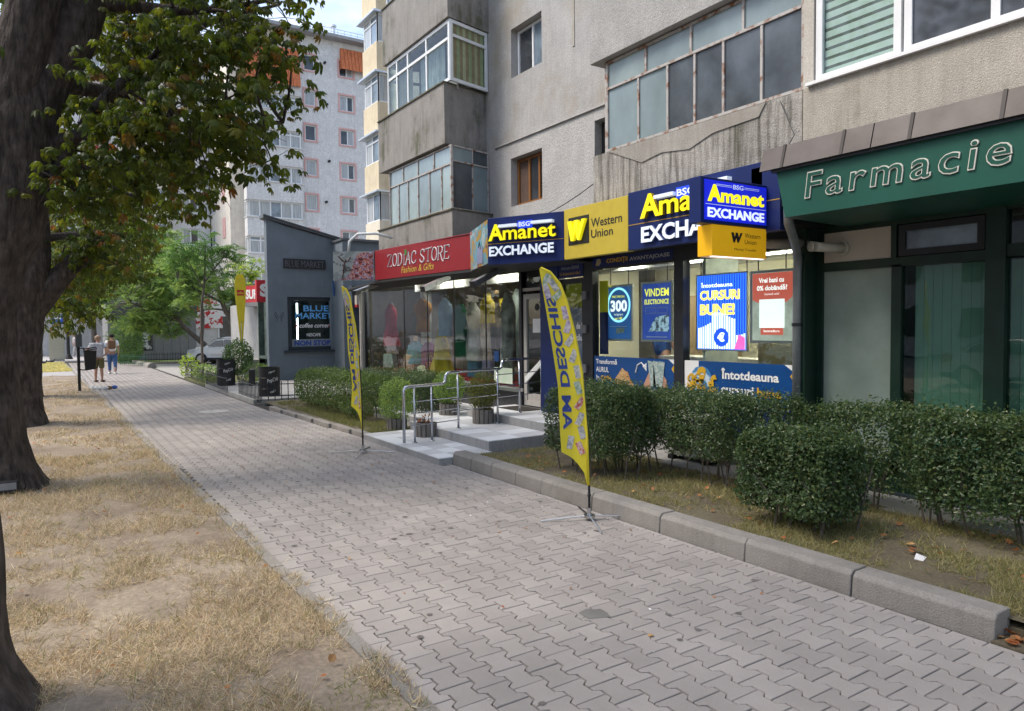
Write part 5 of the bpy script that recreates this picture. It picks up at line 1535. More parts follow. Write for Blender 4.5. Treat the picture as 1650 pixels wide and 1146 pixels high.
# ---------------------------------------------------------------- pharmacy
ph = thing('pharmacy', (7.9,3,0), 'dark green framed pharmacy front with frosted panes and vertical blinds', 'shop')
dgreen = mat('dark_green_frame', (0.008,0.028,0.018), 0.4, var=0.2)
fgreen = mat('green_fascia', (0.008,0.075,0.052), 0.45, var=0.12, scale=1.5)
gf = MB()
gf.box(7.86,7.98,5.19,5.30,0.1,3.12).box(7.86,7.98,4.24,4.35,0.3,2.62).box(7.84,7.98,3.22,3.40,0.1,3.12).box(7.86,7.98,1.75,1.9,0.1,3.12).box(7.86,7.98,-3,1.75,3.0,3.12)
gf.box(7.86,7.98,1.90,3.22,2.62,2.74).box(7.86,7.98,3.40,5.19,2.60,2.70).box(7.86,7.98,3.40,5.19,3.06,3.12).box(7.86,7.98,1.9,3.22,3.08,3.12)
gf.box(7.86,7.98,-3,5.19,0.1,0.45).box(7.86,7.98,4.30,4.36,2.70,3.06)
ob('frame', gf, dgreen, ph)
ob('pillar', MB().box(7.62,7.86,5.26,5.42,0,3.12), dgreen, ph)
ob('frosted_pane', MB().box(7.90,7.91,4.35,5.19,0.45,2.60), mat('frosted_film', (0.20,0.26,0.22), 0.25, col2=(0.28,0.34,0.30), scale=1.8, bump=0.3, bscale=120, spec=.7), ph)
pg = glass('pharmacy_glass', (0.70,0.84,0.78), 0.97, refl=1.7)
for (a_,b_) in ((3.40,4.24),(1.9,3.22),(-0.2,1.75)):
    ob('pane', MB().box(7.90,7.91,a_,b_,0.45,2.60 if a_ < 3.3 else 2.60), pg, ph)
    y_ = a_+.03
    while y_ < b_-.05:
        ob('blind_slat', MB().add([(8.06,y_,.5),(8.045,y_+.085,.5),(8.045,y_+.085,2.6),(8.06,y_,2.6),(8.064,y_,.5),(8.049,y_+.085,.5),(8.049,y_+.085,2.6),(8.064,y_,2.6)], [(0,1,2,3),(7,6,5,4),(0,4,5,1),(1,5,6,2),(2,6,7,3),(3,7,4,0)]), mat('green_blind', (0.40,0.48,0.44), 0.8, var=0.05), ph)
        y_ += .095
ob('pane', MB().box(7.90,7.91,1.9,3.22,2.74,3.08), pg, ph)
ob('panel', MB().box(7.88,7.90,4.36,5.18,2.705,3.055), mat('cream_panel', (0.50,0.45,0.38), 0.6, var=0.05), ph)
win(ph, FX(7.87), -4.28, -3.42, 2.71, 3.05, ncol=1, fw=0.07, fm=darkframe, gm=blueglass, name='transom')
ob('back_wall', MB().box(8.6,8.7,-3,5.2,0,3.1), mat('pharmacy_dark', (0.10,0.14,0.12), 0.9, var=.3, scale=2), ph)
ob('lintel', MB().box(7.86,8.6,-3,5.4,3.12,3.4), dgreen, ph)
vp = thing('vent_pipe', (7.6,5.0,2.85), 'short white vent pipe sticking out of the cream panel', 'pipe')
ob('tube', MB().tube([(7.9,4.93,2.86),(7.62,5.02,2.87),(7.50,5.06,2.875)], .055, 14), mat('aged_white_plastic', (0.60,0.58,0.50), 0.5), vp, smooth=True)
ob('flange', MB().tube([(7.885,4.93,2.86),(7.87,4.935,2.86)], .085, 14), mat('aged_white_plastic', (0.6,0.58,0.5)), vp)
ob('slotted_end', MB().tube([(7.50,5.06,2.875),(7.45,5.075,2.876)], .06, 14), mat('slotted_grey', (0.35,0.34,0.3), 0.6, var=.5, scale=60), vp)
cn = thing('pharmacy_canopy', (6.6,1.5,3.1), 'deep green canopy with outlined letters under a brown metal cap', 'sign')
ob('fascia', MB().add([(6.6,4.80,3.11),(6.6,-6,3.11),(6.6,-6,3.66),(6.6,4.92,3.66),(7.86,4.9,3.11),(7.86,-6,3.11),(7.86,-6,3.66),(7.86,4.92,3.66)],
    [(3,2,1,0),(4,5,6,7),(0,1,5,4),(2,3,7,6),(0,4,7,3),(1,2,6,5)]), fgreen, cn)
F66 = FX(6.6)
tube_white = mat('neon_outline', (0.62,0.60,0.54), 0.5, var=0.05)
# single line letters drawn twice for the hollow neon look
text('Farmacie', F66, -4.56, 3.265, 1.88, 0.27, tube_white, cn, n=.003, ext=.012, bold=.020, shear=0.12, space=1.22)
text('Farmacie', F66, -4.548, 3.278, 1.856, 0.244, fgreen, cn, n=.006, ext=.014, bold=-.003, shear=0.12, space=1.22)
capm = mat('brown_metal_cap', (0.12,0.105,0.10), 0.55, col2=(0.065,0.052,0.048), scale=1.8, metal=0.2, bump=0.15, bscale=8)
cuts = [5.08,4.80,4.13,3.83,3.47,2.73,2.1,1.3,0.5,-1,-3,-6]
for a_, b_ in zip(cuts[:-1], cuts[1:]):
    ob('cap_sheet', MB().add([(6.53,a_-.006,3.63),(6.53,b_+.006,3.63),(6.60,b_+.006,3.87),(6.60,a_-.006,3.87),(7.15,b_+.006,3.90),(7.15,a_-.006,3.90),(6.62,a_-.006,3.64),(6.62,b_+.006,3.64)],
        [(0,3,2,1),(3,5,4,2),(0,1,7,6),(0,6,3),(1,2,7)]), capm, cn)
for y_ in (4.80,4.13,3.47,2.73,1.3): ob('seam', MB().add([(6.522,y_-.016,3.628),(6.522,y_+.016,3.628),(6.590,y_+.016,3.876),(6.590,y_-.016,3.876),(6.54,y_-.016,3.63),(6.54,y_+.016,3.63),(6.61,y_+.016,3.87),(6.61,y_-.016,3.87)], [(0,3,2,1),(4,5,6,7),(0,1,5,4),(2,3,7,6),(1,2,6,5),(0,4,7,3)]), mat('dark_seam', (0.035,0.028,0.026), 0.6), cn)
ob('gutter', MB().box(6.56,6.64,-6,4.95,3.60,3.635), darkframe, cn)
dp = thing('drain_pipe', (7.75,5.3,0.1), 'dented grey metal drainpipe with two bends beside the pharmacy', 'drainpipe')
zinc = mat('weathered_zinc', (0.26,0.28,0.29), 0.45, metal=0.5, var=0.2, scale=5, bump=.15)
ob('pipe', MB().tube([(6.98,5.05,3.66),(7.0,5.05,3.25),(7.02,5.06,3.12),(7.35,5.2,2.90),(7.58,5.33,2.76),(7.60,5.35,2.6),(7.60,5.35,0.12)], .052, 12), zinc, dp, smooth=True)
for z_ in (3.3,1.95,1.0): ob('pipe_bracket', MB().tube([(7.60 if z_ < 3 else 6.99,5.35 if z_ < 3 else 5.05,z_),(7.60 if z_ < 3 else 6.99,5.35 if z_ < 3 else 5.05,z_+.04)], .062, 12), darkframe, dp)
vp2 = tag(ob('insulated_pipe', MB().tube([(7.45,5.75,2.98),(7.3,5.5,2.94),(7.7,5.3,2.95)], .06, 10), mat('grey_insulation', (0.30,0.29,0.27), 0.8), smooth=True), 'grey insulated pipe stub tucked behind the amber box sign', 'pipe')
cm_ = tag(ob('security_camera', MB().tube([(7.80,5.50,2.83),(7.95,5.50,2.88)], .035, 8).ball((7.80,5.50,2.83), .045, 10, 6), white), 'small white camera in the upper corner of the right lit window', 'camera')
# dark strip between roofs
tag(ob('canopy_roof', MB().add([(6.62,16.05,3.78),(6.95,12.1,3.78),(6.42,10.5,3.78),(7.1,9.2,3.79),(8.6,9.2,3.80),(8.6,18.0,3.80),(7.2,18.0,3.78)], [(0,1,2,3,4,5,6)]), darkframe), 'dark flat roof sheet behind the red sign', 'roof')
# ================================================================ STEPS, RAILING, STREET THINGS
tile_m = mat('pale_stone_tile', (0.54,0.54,0.55), 0.55, var=0.10, scale=3, bump=0.1, tint=0.10)
tile_w = mat('white_stone_tile', (0.72,0.73,0.75), 0.5, var=0.05, scale=4)
riser_m = plaster('riser_tile', (0.34,0.335,0.33), (0.20,0.195,0.185), 0.5, bump=0.2)
stp = thing('entrance_steps', (6.2,10.5,0), 'grey tiled entrance steps with white edged treads', 'steps')
def slab(x0, x1, y0, y1, z0, z1, tx=0.34, ty=0.36, white_edge=True):
    ob('step_core', MB().box(x0+.012,x1,y0+.012,y1,z0,z1-.012), concrete, stp)
    nx, ny = max(1,round((x1-x0)/tx)), max(1,round((y1-y0)/ty))
    for i in range(nx):
        for j in range(ny):
            a, b = x0+(x1-x0)*i/nx, x0+(x1-x0)*(i+1)/nx
            c, d = y0+(y1-y0)*j/ny, y0+(y1-y0)*(j+1)/ny
            ob('tile', MB().box(a+.003,b-.003,c+.003,d-.003,z1-.012,z1), tile_w if ((i*7+j*3)%5 == 0 or (i == 0 and j%2 == 0)) else tile_m, stp)
    for j in range(ny):
        c, d = y0+(y1-y0)*j/ny, y0+(y1-y0)*(j+1)/ny
        ob('riser_tile', MB().box(x0,x0+.012,c+.003,d-.003,z0,z1-.013), riser_m, stp)
    for i in range(nx):
        a, b = x0+(x1-x0)*i/nx, x0+(x1-x0)*(i+1)/nx
        ob('riser_tile', MB().box(max(a,x0+.013),b-.003,y0,y0+.012,z0,z1-.013), riser_m, stp)
slab(4.66,5.56,9.10,12.0,-.02,.10)
slab(5.56,6.77,9.20,12.0,-.02,.25,.6,.4)
slab(6.77,7.88,9.30,12.0,-.02,.40,.55,.4)
slab(5.9,7.88,12.02,14.6,-.02,.25,.5,.5)
ob('mat', MB().box(7.3,7.8,10.9,11.7,.40,.412), mat('door_mat', (0.04,0.035,0.03), 0.95), stp)
rl_ = thing('stepped_handrail', (6.2,10.7,0.1), 'polished steel handrail stepping up beside the entrance', 'railing')
yl = lambda x: 10.53+(x-4.77)*0.11
rail_pts = [(4.77,.12),(4.77,.96),(4.80,1.01),(4.86,1.025),(5.52,1.035),(5.57,1.06),(5.58,1.15),(5.61,1.20),(5.68,1.215),(6.72,1.225),(6.77,1.25),(6.78,1.32),(6.81,1.365),(6.88,1.38),(7.82,1.385)]
ob('handrail', MB().tube([(x,yl(x),z) for x,z in rail_pts], .025, 10), steel, rl_, smooth=True)
for x_, zb_, zt_ in ((4.97,.1,1.02),(5.30,.1,1.03),(5.83,.25,1.22),(6.68,.25,1.22),(7.19,.4,1.38),(7.72,.4,1.38)):
    ob('post', MB().tube([(x_,yl(x_),zb_),(x_,yl(x_),zt_)], .019, 8).tube([(x_,yl(x_),zb_),(x_,yl(x_),zb_+.01)], .045, 10), steel, rl_, smooth=True)
for xa, xb, zz in ((4.90,5.86,.38),(4.90,5.86,.58),(4.90,5.86,.77),(5.70,6.72,.55),(5.70,6.72,.75),(5.60,6.72,.95),(6.66,7.76,.72),(6.66,7.76,.92),(6.66,7.76,1.12)):
    ob('rail_bar', MB().tube([(xa,yl(xa),zz),(xb,yl(xb),zz+.02)], .009, 6), steel, rl_)

# planters
wood_grey = mat('grey_planter_wood', (0.17,0.155,0.14), 0.9, var=0.3, scale=8, stretch=(6,6,.6), bump=.5)
def planter(x, y, z, r, h, label):
    t_ = thing('wooden_planter', (x,y,z), label, 'planter')
    n = 14
    for i in range(n):
        t = 2*math.pi*i/n
        c_, s_ = math.cos(t), math.sin(t)
        F_ = Fr((x+r*c_, y+r*s_, z), (-s_, c_, 0))
        w_ = 2*math.pi*r/n
        ob('stave', MB().fbox(F_,-w_/2+.004,w_/2-.004,0,h*(0.97+0.03*math.sin(i*5)),-.02,.02), wood_grey, t_)
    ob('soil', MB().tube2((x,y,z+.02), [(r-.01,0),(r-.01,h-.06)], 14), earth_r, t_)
    return t_
planter(5.45,12.35,.05,.17,.24,'slatted planter at the edge of the lawn left of the handrail')
planter(5.44,11.10,.10,.17,.24,'slatted planter with a dead plant behind the handrail posts')
planter(6.62,12.45,.25,.18,.22,'slatted planter farthest back with a dense green shrub')
planter(6.52,10.98,.25,.17,.26,'slatted planter on the middle step with a yellowish shrub')

# flags
yel = mat('yellow_flag_cloth', (0.72,0.60,0.035), 0.75, var=0.06, scale=3)
navp = mat('flag_blue_print', (0.03,0.06,0.26), 0.7, var=0.05)
noteA = mat('flag_note_grey', (0.62,0.60,0.56), 0.7, col2=(0.24,0.25,0.26), scale=34, thr=(.36,.62))
noteB = mat('flag_note_violet', (0.62,0.58,0.62), 0.7, col2=(0.28,0.20,0.34), scale=34, thr=(.36,.62))
noteC = mat('flag_note_green', (0.62,0.64,0.56), 0.7, col2=(0.16,0.28,0.16), scale=34, thr=(.36,.62))
noteD = mat('flag_note_red', (0.64,0.55,0.52), 0.7, col2=(0.45,0.08,0.06), scale=30, thr=(.40,.60))
RE = [(0,.36),(-.012,.87),(-.06,1.5),(-.14,1.94),(-.22,2.25),(-.28,2.41),(-.375,2.53),(-.47,2.575)]
LE = [(-.02,.36),(-.05,.49),(-.13,.60),(-.20,.665),(-.28,.70),(-.29,.87),(-.31,1.37),(-.38,1.87),(-.45,2.31),(-.49,2.56)]
def interp(pts, v):
    for (u0,v0),(u1,v1) in zip(pts[:-1], pts[1:]):
        if v0 <= v <= v1: return u0+(u1-u0)*(v-v0)/(v1-v0)
    return pts[-1][0] if v > pts[-1][1] else pts[0][0]
def feather_flag(x, y, U, label, legs_rz, hs=1.0):
    t_ = thing('feather_flag', (x,y,0), label, 'flag', 'yellow feather flags')
    F_ = Fr((x,y,0), U)
    def surf(u, v, d=0.0):
        w_ = 0.018*math.sin(v*7.0+u*9)+0.012*math.sin(u*22+v*2.3)
        w_ *= min(1, -u*4+0.1)
        return F_.p(u, v*hs, w_+d)
    nv, nu = 70, 10
    vs, fs = [], []
    for i in range(nv+1):
        v = .36+(2.565-.36)*i/nv
        a_, b_ = interp(LE, v), interp(RE, v)
        for j in range(nu+1):
            vs.append(surf(a_+(b_-a_)*j/nu, v))
    for i in range(nv):
        for j in range(nu):
            k = i*(nu+1)+j
            fs.append((k,k+1,k+nu+2,k+nu+1))
    cl = ob('cloth', MB().add(vs, fs), yel, t_, smooth=True)
    # mirrored print seen from the back, letters running up the cloth
    co, tf = textmesh('AM DESCHIS', 0.03)
    mn, mx = co.min(0), co.max(0)
    Lh, Lw = 1.36, 0.095
    P = []
    for a_, b_, _ in co:
        s = (a_-mn[0])/(mx[0]-mn[0])
        q = (b_-mn[1])/(mx[1]-mn[1])
        v = 0.93+s*Lh
        c_ = interp(LE, v)*0.70+interp(RE, v)*0.30
        P.append(surf(c_-Lw/2+q*Lw, v, .003))
    ob('lettering', MB().add(P, tf), navp, cl)
    P = [surf(-10*0+interp(LE,v)*.62+interp(RE,v)*.38,v,.003) for v in ()]
    notes = [(2.45,.30,noteC,.5),(2.40,.62,noteA,-.6),(2.30,.70,noteC,.8),(2.33,.20,noteB,-.3),(2.12,.80,noteB,-.2),(1.98,.78,noteB,.3),(1.84,.76,noteA,.6),(1.68,.78,noteA,.35),(1.52,.82,noteA,-.2),(1.36,.78,noteC,-.3),(1.20,.80,noteD,.6),(1.04,.76,noteA,.4),(.90,.80,noteA,-.25),(.80,.36,noteA,.2),(.74,.72,noteD,-.4)]
    for v, f_, m_, an in notes:
        a_, b_ = interp(LE, v), interp(RE, v)
        cu = a_+(b_-a_)*f_
        w_, h_ = .030, .066
        q = []
        for (i_, j_) in ((-1,-1),(0,-1),(1,-1),(1,0),(1,1),(0,1),(-1,1),(-1,0)):
            uu = i_*w_; vv = j_*h_
            ur, vr = uu*math.cos(an)+vv*math.sin(an), -uu*math.sin(an)+vv*math.cos(an)
            vq = v+vr
            ug = min(max(cu+ur, interp(LE,vq)+.006), interp(RE,vq)-.012)
            q.append(surf(ug, vq, .0045))
        ob('banknote', MB().add(q, [tuple(range(8))]), m_, cl)
    ob('sleeve', MB().tube([surf(u-.006, v, 0) for u, v in RE], [.016]*6+[.012,.008], 8), yel, t_, smooth=True)
    ob('pole', MB().tube([(x,y,.10),(x,y,.36*hs),tuple(F_.p(-.012,.87*hs)),tuple(F_.p(-.06,1.5*hs))], .013, 8).tube([(x,y,.245),(x,y,.27)], .02, 8), black, t_, smooth=True)
    ob('hub', MB().tube([(x,y,.03),(x,y,.13)], .022, 10).tube([(x,y,.03),(x,y,.055)], .06, 14), steel, t_)
    for k in range(4):
        an = legs_rz+k*math.pi/2
        d = Vector((math.cos(an), math.sin(an), 0))
        ob('base_leg', MB().tube([Vector((x,y,.045))+d*.03, Vector((x,y,.012))+d*.50], .0085, 6), alu if k != 1 else black, t_)
    return t_
feather_flag(4.59,5.63,(.838,-.546,0),'nearest yellow feather flag with mirrored blue letters and banknote pictures',-0.45)
feather_flag(4.14,10.71,(.20,-.98,0),'middle yellow feather flag narrowly turned, standing left of the steps',-0.6, hs=1.03)
tf_ = thing('teardrop_flag', (5.75,26.4,.1), 'far yellow teardrop flag with a red badge behind the potted bush', 'flag')
Ft = FY(26.4)
def tdw(s): return 0.30*math.sin(min(1,s*1.0)**1.6*math.pi)**0.8 if s < .5 else 0
pts = []
hts = [(.0,.01),(.6,.05),(1.2,.12),(1.8,.20),(2.3,.26),(2.6,.29),(2.85,.28),(3.05,.22),(3.15,.10)]
hts = [(a_,b_*.66) for a_,b_ in hts]
poly = [(5.78-w_,.75+z_) for z_,w_ in hts]+[(5.78+w_,.75+z_) for z_,w_ in reversed(hts)]
ob('cloth', MB().prism(Ft, poly, -.01, .01), mat('teardrop_yellow', (0.70,0.55,0.03), 0.75, var=.1), tf_)
ob('badge', MB().fbox(Ft,5.66,5.90,3.14,3.34,.011,.014), redm, tf_)
text('cafea', Ft, 5.68, 3.19, 0.20, 0.10, yprint, tf_, n=.015, ext=.003)
ob('pole', MB().tube([(5.78,26.4,.1),(5.78,26.4,2.2)], .018, 6), steel, tf_)

# bins and barrels
def barrel(x, y, z, label):
    t_ = thing('oil_barrel_planter', (x,y,z), label, 'barrel', 'black painted oil barrels')
    ob('drum', MB().tube2((x,y,z), [(.285,0),(.29,.02),(.285,.04),(.285,.28),(.295,.29),(.285,.30),(.285,.58),(.295,.59),(.285,.60),(.285,.85),(.295,.88),(.27,.88),(.27,.80)], 24), black, t_, smooth=False)
    F_ = Fr((x,y,z), (.93,-.36,0))
    def cyl(a_, b_):
        th = a_/.285
        d = F_.N*math.cos(th)+F_.U*math.sin(th)
        return Vector((x,y,z+b_))+d*.293
    co, tf2 = textmesh('PopCola', 0.03)
    mn, mx = co.min(0), co.max(0)
    for s_, ua, va, w_, h_ in (('PopCola',-.02,.42,.30,.14),('popcorn',.02,.70,.16,.06),('cold',.05,.17,.14,.07)):
        text(s_, None, 0, 0, w_, h_, wprint, t_, fn=lambda a_,b_,ua=ua,va=va: cyl(ua+a_, va+b_+a_*.25), name='painted_word')
    return t_
barrel(5.17,20.35,0.02,'nearer black barrel with white painted words by the low fence')
barrel(4.95,25.0,0.08,'farther black barrel half hidden by the round potted bush')
at_ = thing('ash_bin', (5.62,24.3,.1), 'slim black cylindrical ashtray bin between the two barrels', 'bin')
ob('tube', MB().tube([(5.62,24.3,.1),(5.62,24.3,.62)], .10, 16), black, at_)
ob('rim', MB().tube([(5.62,24.3,.62),(5.62,24.3,.66)], .105, 16), steel, at_)
def low_fence(p0, p1_, h, n, label, m_=black):
    p0, p1_ = Vector(p0), Vector(p1_)
    t_ = thing('low_metal_fence', tuple(p0), label, 'fence')
    d = p1_-p0
    ob('rail', MB().tube([p0+Vector((0,0,h*.85)), p1_+Vector((0,0,h*.85))], .012, 5), m_, t_)
    ob('rail', MB().tube([p0+Vector((0,0,h*.25)), p1_+Vector((0,0,h*.25))], .012, 5), m_, t_)
    for i in range(n):
        q = p0+d*(i/(n-1))
        ob('picket', MB().box(q.x-.009,q.x+.009,q.y-.009,q.y+.009,q.z,q.z+h*(1.0 if i%2 else 1.06)), m_, t_)
    return t_
low_fence((4.58,19.0,.05),(4.62,21.6,.05),.50,17,'low black picket fence in front of the nearer barrel')
low_fence((4.62,19.0,.1),(5.9,18.7,.1),.50,9,'low black picket fence right of the nearer barrel')
low_fence((4.50,22.6,.05),(4.52,26.1,.05),.50,20,'low black picket fence in front of the farther barrel')
low_fence((4.6,27.0,.06),(4.6,31.0,.06),.50,16,'low dark picket fence along the sapling bed')
low_fence((4.6,31.0,.0),(8.5,31.0,.0),.55,18,'low dark picket fence facing the driveway')
low_fence((4.7,45.6,.05),(7.4,45.6,.05),.55,20,'thin dark fence along the far green verge', mat('green_black_paint', (0.02,0.035,0.03), 0.5))
low_fence((3.4,45.2,.0),(4.4,42.5,.0),.60,14,'low bright green fence at the end of the far path edge', mat('green_fence_paint', (0.02,0.12,0.07), 0.5))
lbin = thing('litter_bin', (.9,26.6,0), 'dark post mounted litter bin with open top beside the path', 'litter bin')
ob('post', MB().tube([(.83,26.6,0),(.83,26.6,1.75)], .045, 8), black, lbin)
ob('hood', MB().box(.76,.94,26.5,26.7,1.45,1.85), mat('bin_grey', (0.10,0.11,0.12), 0.6), lbin)
bk = MB()
bk.add([(1.0,26.45,.72),(1.28,26.45,.72),(1.28,26.75,.72),(1.0,26.75,.72),(.97,26.42,1.32),(1.33,26.42,1.32),(1.33,26.78,1.32),(.97,26.78,1.32)], [(0,3,2,1),(0,1,5,4),(1,2,6,5),(2,3,7,6),(3,0,4,7),(4,5,6,7)])
ob('bucket', bk, black, lbin)
ob('bucket_lip', MB().tube([(.97,26.4,1.32),(1.33,26.4,1.38),(1.33,26.8,1.42),(.97,26.8,1.36),(.97,26.4,1.32)], .02, 5), black, lbin)
ob('bracket', MB().tube([(.83,26.6,.72),(1.05,26.6,.70),(1.35,26.6,.76)], .018, 6).tube([(.83,26.6,1.4),(1.0,26.6,1.4)], .018, 6), black, lbin)
lc = [mat('litter_white', (0.7,0.72,0.72), 0.7), mat('litter_blue', (0.05,0.15,0.5), 0.6), mat('litter_brown', (0.3,0.2,0.12), 0.8)]
for i, (x_, y_, lab, mi) in enumerate(((1.25,27.4,'crumpled white paper at the left of the litter pile',0),(1.42,27.2,'pale paper ball in the middle of the litter pile',0),(1.56,27.0,'white crushed cup in the litter pile',0),(1.68,27.1,'brown wrapper in the litter pile',2),(1.86,27.3,'small blue packet at the right of the litter pile',1))):
    mb = MB().ball((x_,y_,.06), .085, 9, 6, (1.2,.9,.6))
    mb.v = [(a_+R.uniform(-.02,.02), b_+R.uniform(-.02,.02), max(.0,c_+R.uniform(-.02,.02))) for a_,b_,c_ in mb.v]
    tag(ob('crumpled_litter', mb, lc[mi]), lab, 'litter')
fl = thing('flood_light', (-.55,10.6,.05), 'small black floodlight lying at the foot of the second chestnut trunk', 'lamp')
ob('case', MB().box(-.62,-.34,10.35,10.45,.06,.20), black, fl, bevel=.01)
ob('lens', MB().box(-.60,-.36,10.34,10.35,.10,.18), mat('grey_lens', (0.25,0.26,0.28), 0.2), fl)
ob('cable', MB().tube([(-.34,10.4,.15),(-.30,10.4,.30),(-.27,10.45,.10),(-.30,10.6,.02)], .008, 5), black, fl)
cab = thing('utility_cabinet', (.54,54,0), 'tall pale beige utility cabinet at the end of the lawn', 'cabinet')
ob('body', MB().box(.1,.95,54,54.6,.12,2.05), mat('cabinet_beige', (0.44,0.42,0.33), 0.7, var=.08), cab)
ob('door', MB().box(.14,.91,53.98,54,.2,1.95), mat('cabinet_beige', (0.44,0.42,0.33), 0.7), cab)
ob('base', MB().box(.12,.93,54.02,54.6,0,.12), concrete, cab)
lp = thing('lamp_post', (1.2,56.9,0), 'dark lamp post rising into the leaves behind the cabinet', 'lamp post')
ob('pole', MB().tube([(1.2,56.9,0),(1.2,56.9,7)], [.11,.07], 10), black, lp)
ob('base', MB().tube([(1.2,56.9,0),(1.2,56.9,.35)], [.28,.12], 10), black, lp)
bsn = thing('blue_street_sign', (.7,60,2.6), 'small blue and white sign on a thin post beyond the cabinet', 'sign')
ob('post', MB().tube([(.7,60,0),(.7,60,3)], .03, 6), black, bsn)
ob('plate', MB().box(.35,1.05,59.95,60,2.4,3.1), mat('sign_blue', (0.03,0.12,0.45), 0.5), bsn)
ob('white_symbol', MB().box(.5,.9,59.93,59.95,2.75,3.05), white, bsn)
for (x_,y_,la) in ((0.2,50.5,'dark pigeon walking on the far lawn edge'),(-.2,49.0,'pigeon pecking on the far lawn')):
    tag(ob('pigeon', MB().ball((x_,y_,.14), .09, 8, 6, (1.7,.8,.8)).ball((x_+.16,y_,.24), .04, 6, 5).tube([(x_+.11,y_,.17),(x_+.16,y_,.24)], .03, 6).tube([(x_-.12,y_,.14),(x_-.28,y_,.11)], [.05,.02], 6).tube([(x_,y_,.08),(x_,y_,0)], .01, 4), mat('pigeon_grey', (0.08,0.08,0.1), 0.7)), la, 'bird')
# air conditioner outdoor unit behind the hedge
ac = thing('air_conditioner', (7.45,6.9,.2), 'white outdoor air conditioning unit on the slab behind the hedge', 'air conditioner')
ob('case', MB().box(7.32,7.64,6.42,7.30,.16,.74), mat('ac_white', (0.50,0.50,0.47), 0.5, var=.06), ac, bevel=.015)
rg = MB()
for r_ in (.24,.19,.14,.09,.05):
    rg.tube([(7.31,6.98+r_*math.cos(t),.45+r_*math.sin(t)) for t in [i*math.pi/10 for i in range(21)]], .005, 4)
for k in range(8): rg.tube([(7.31,6.98,.45),(7.31,6.98+.24*math.cos(k*math.pi/4),.45+.24*math.sin(k*math.pi/4))], .005, 4)
ob('fan_grille', rg, mat('grille_grey', (0.25,0.25,0.25), 0.5), ac)
ob('fan_opening', MB().tube([(7.318,6.98,.45),(7.32,6.98,.45)], .24, 20), darkroom, ac)
ob('foot', MB().box(7.3,7.66,6.5,6.6,.10,.16).box(7.3,7.66,7.1,7.2,.10,.16), black, ac)
tag(ob('paper_scrap', MB().add([(5.75,2.9,.10),(5.86,2.93,.10),(5.84,3.0,.12),(5.73,2.96,.105),(5.75,2.9,.104),(5.86,2.93,.104),(5.84,3.0,.124),(5.73,2.96,.109)],[(3,2,1,0),(4,5,6,7),(0,1,5,4),(1,2,6,5),(2,3,7,6),(3,0,4,7)]), wprint), 'torn white paper lying in the grass near the last kerb stone', 'litter')
# manhole-like repaired patch on the path
tag(ob('manhole_cover', MB().tube([(3.3,18.2,.001),(3.3,18.2,.008)], .34, 20), mat('pale_patch', (0.42,0.40,0.38), 0.9, var=.2, scale=6)), 'pale worn round cover set in the far pavers', 'manhole')

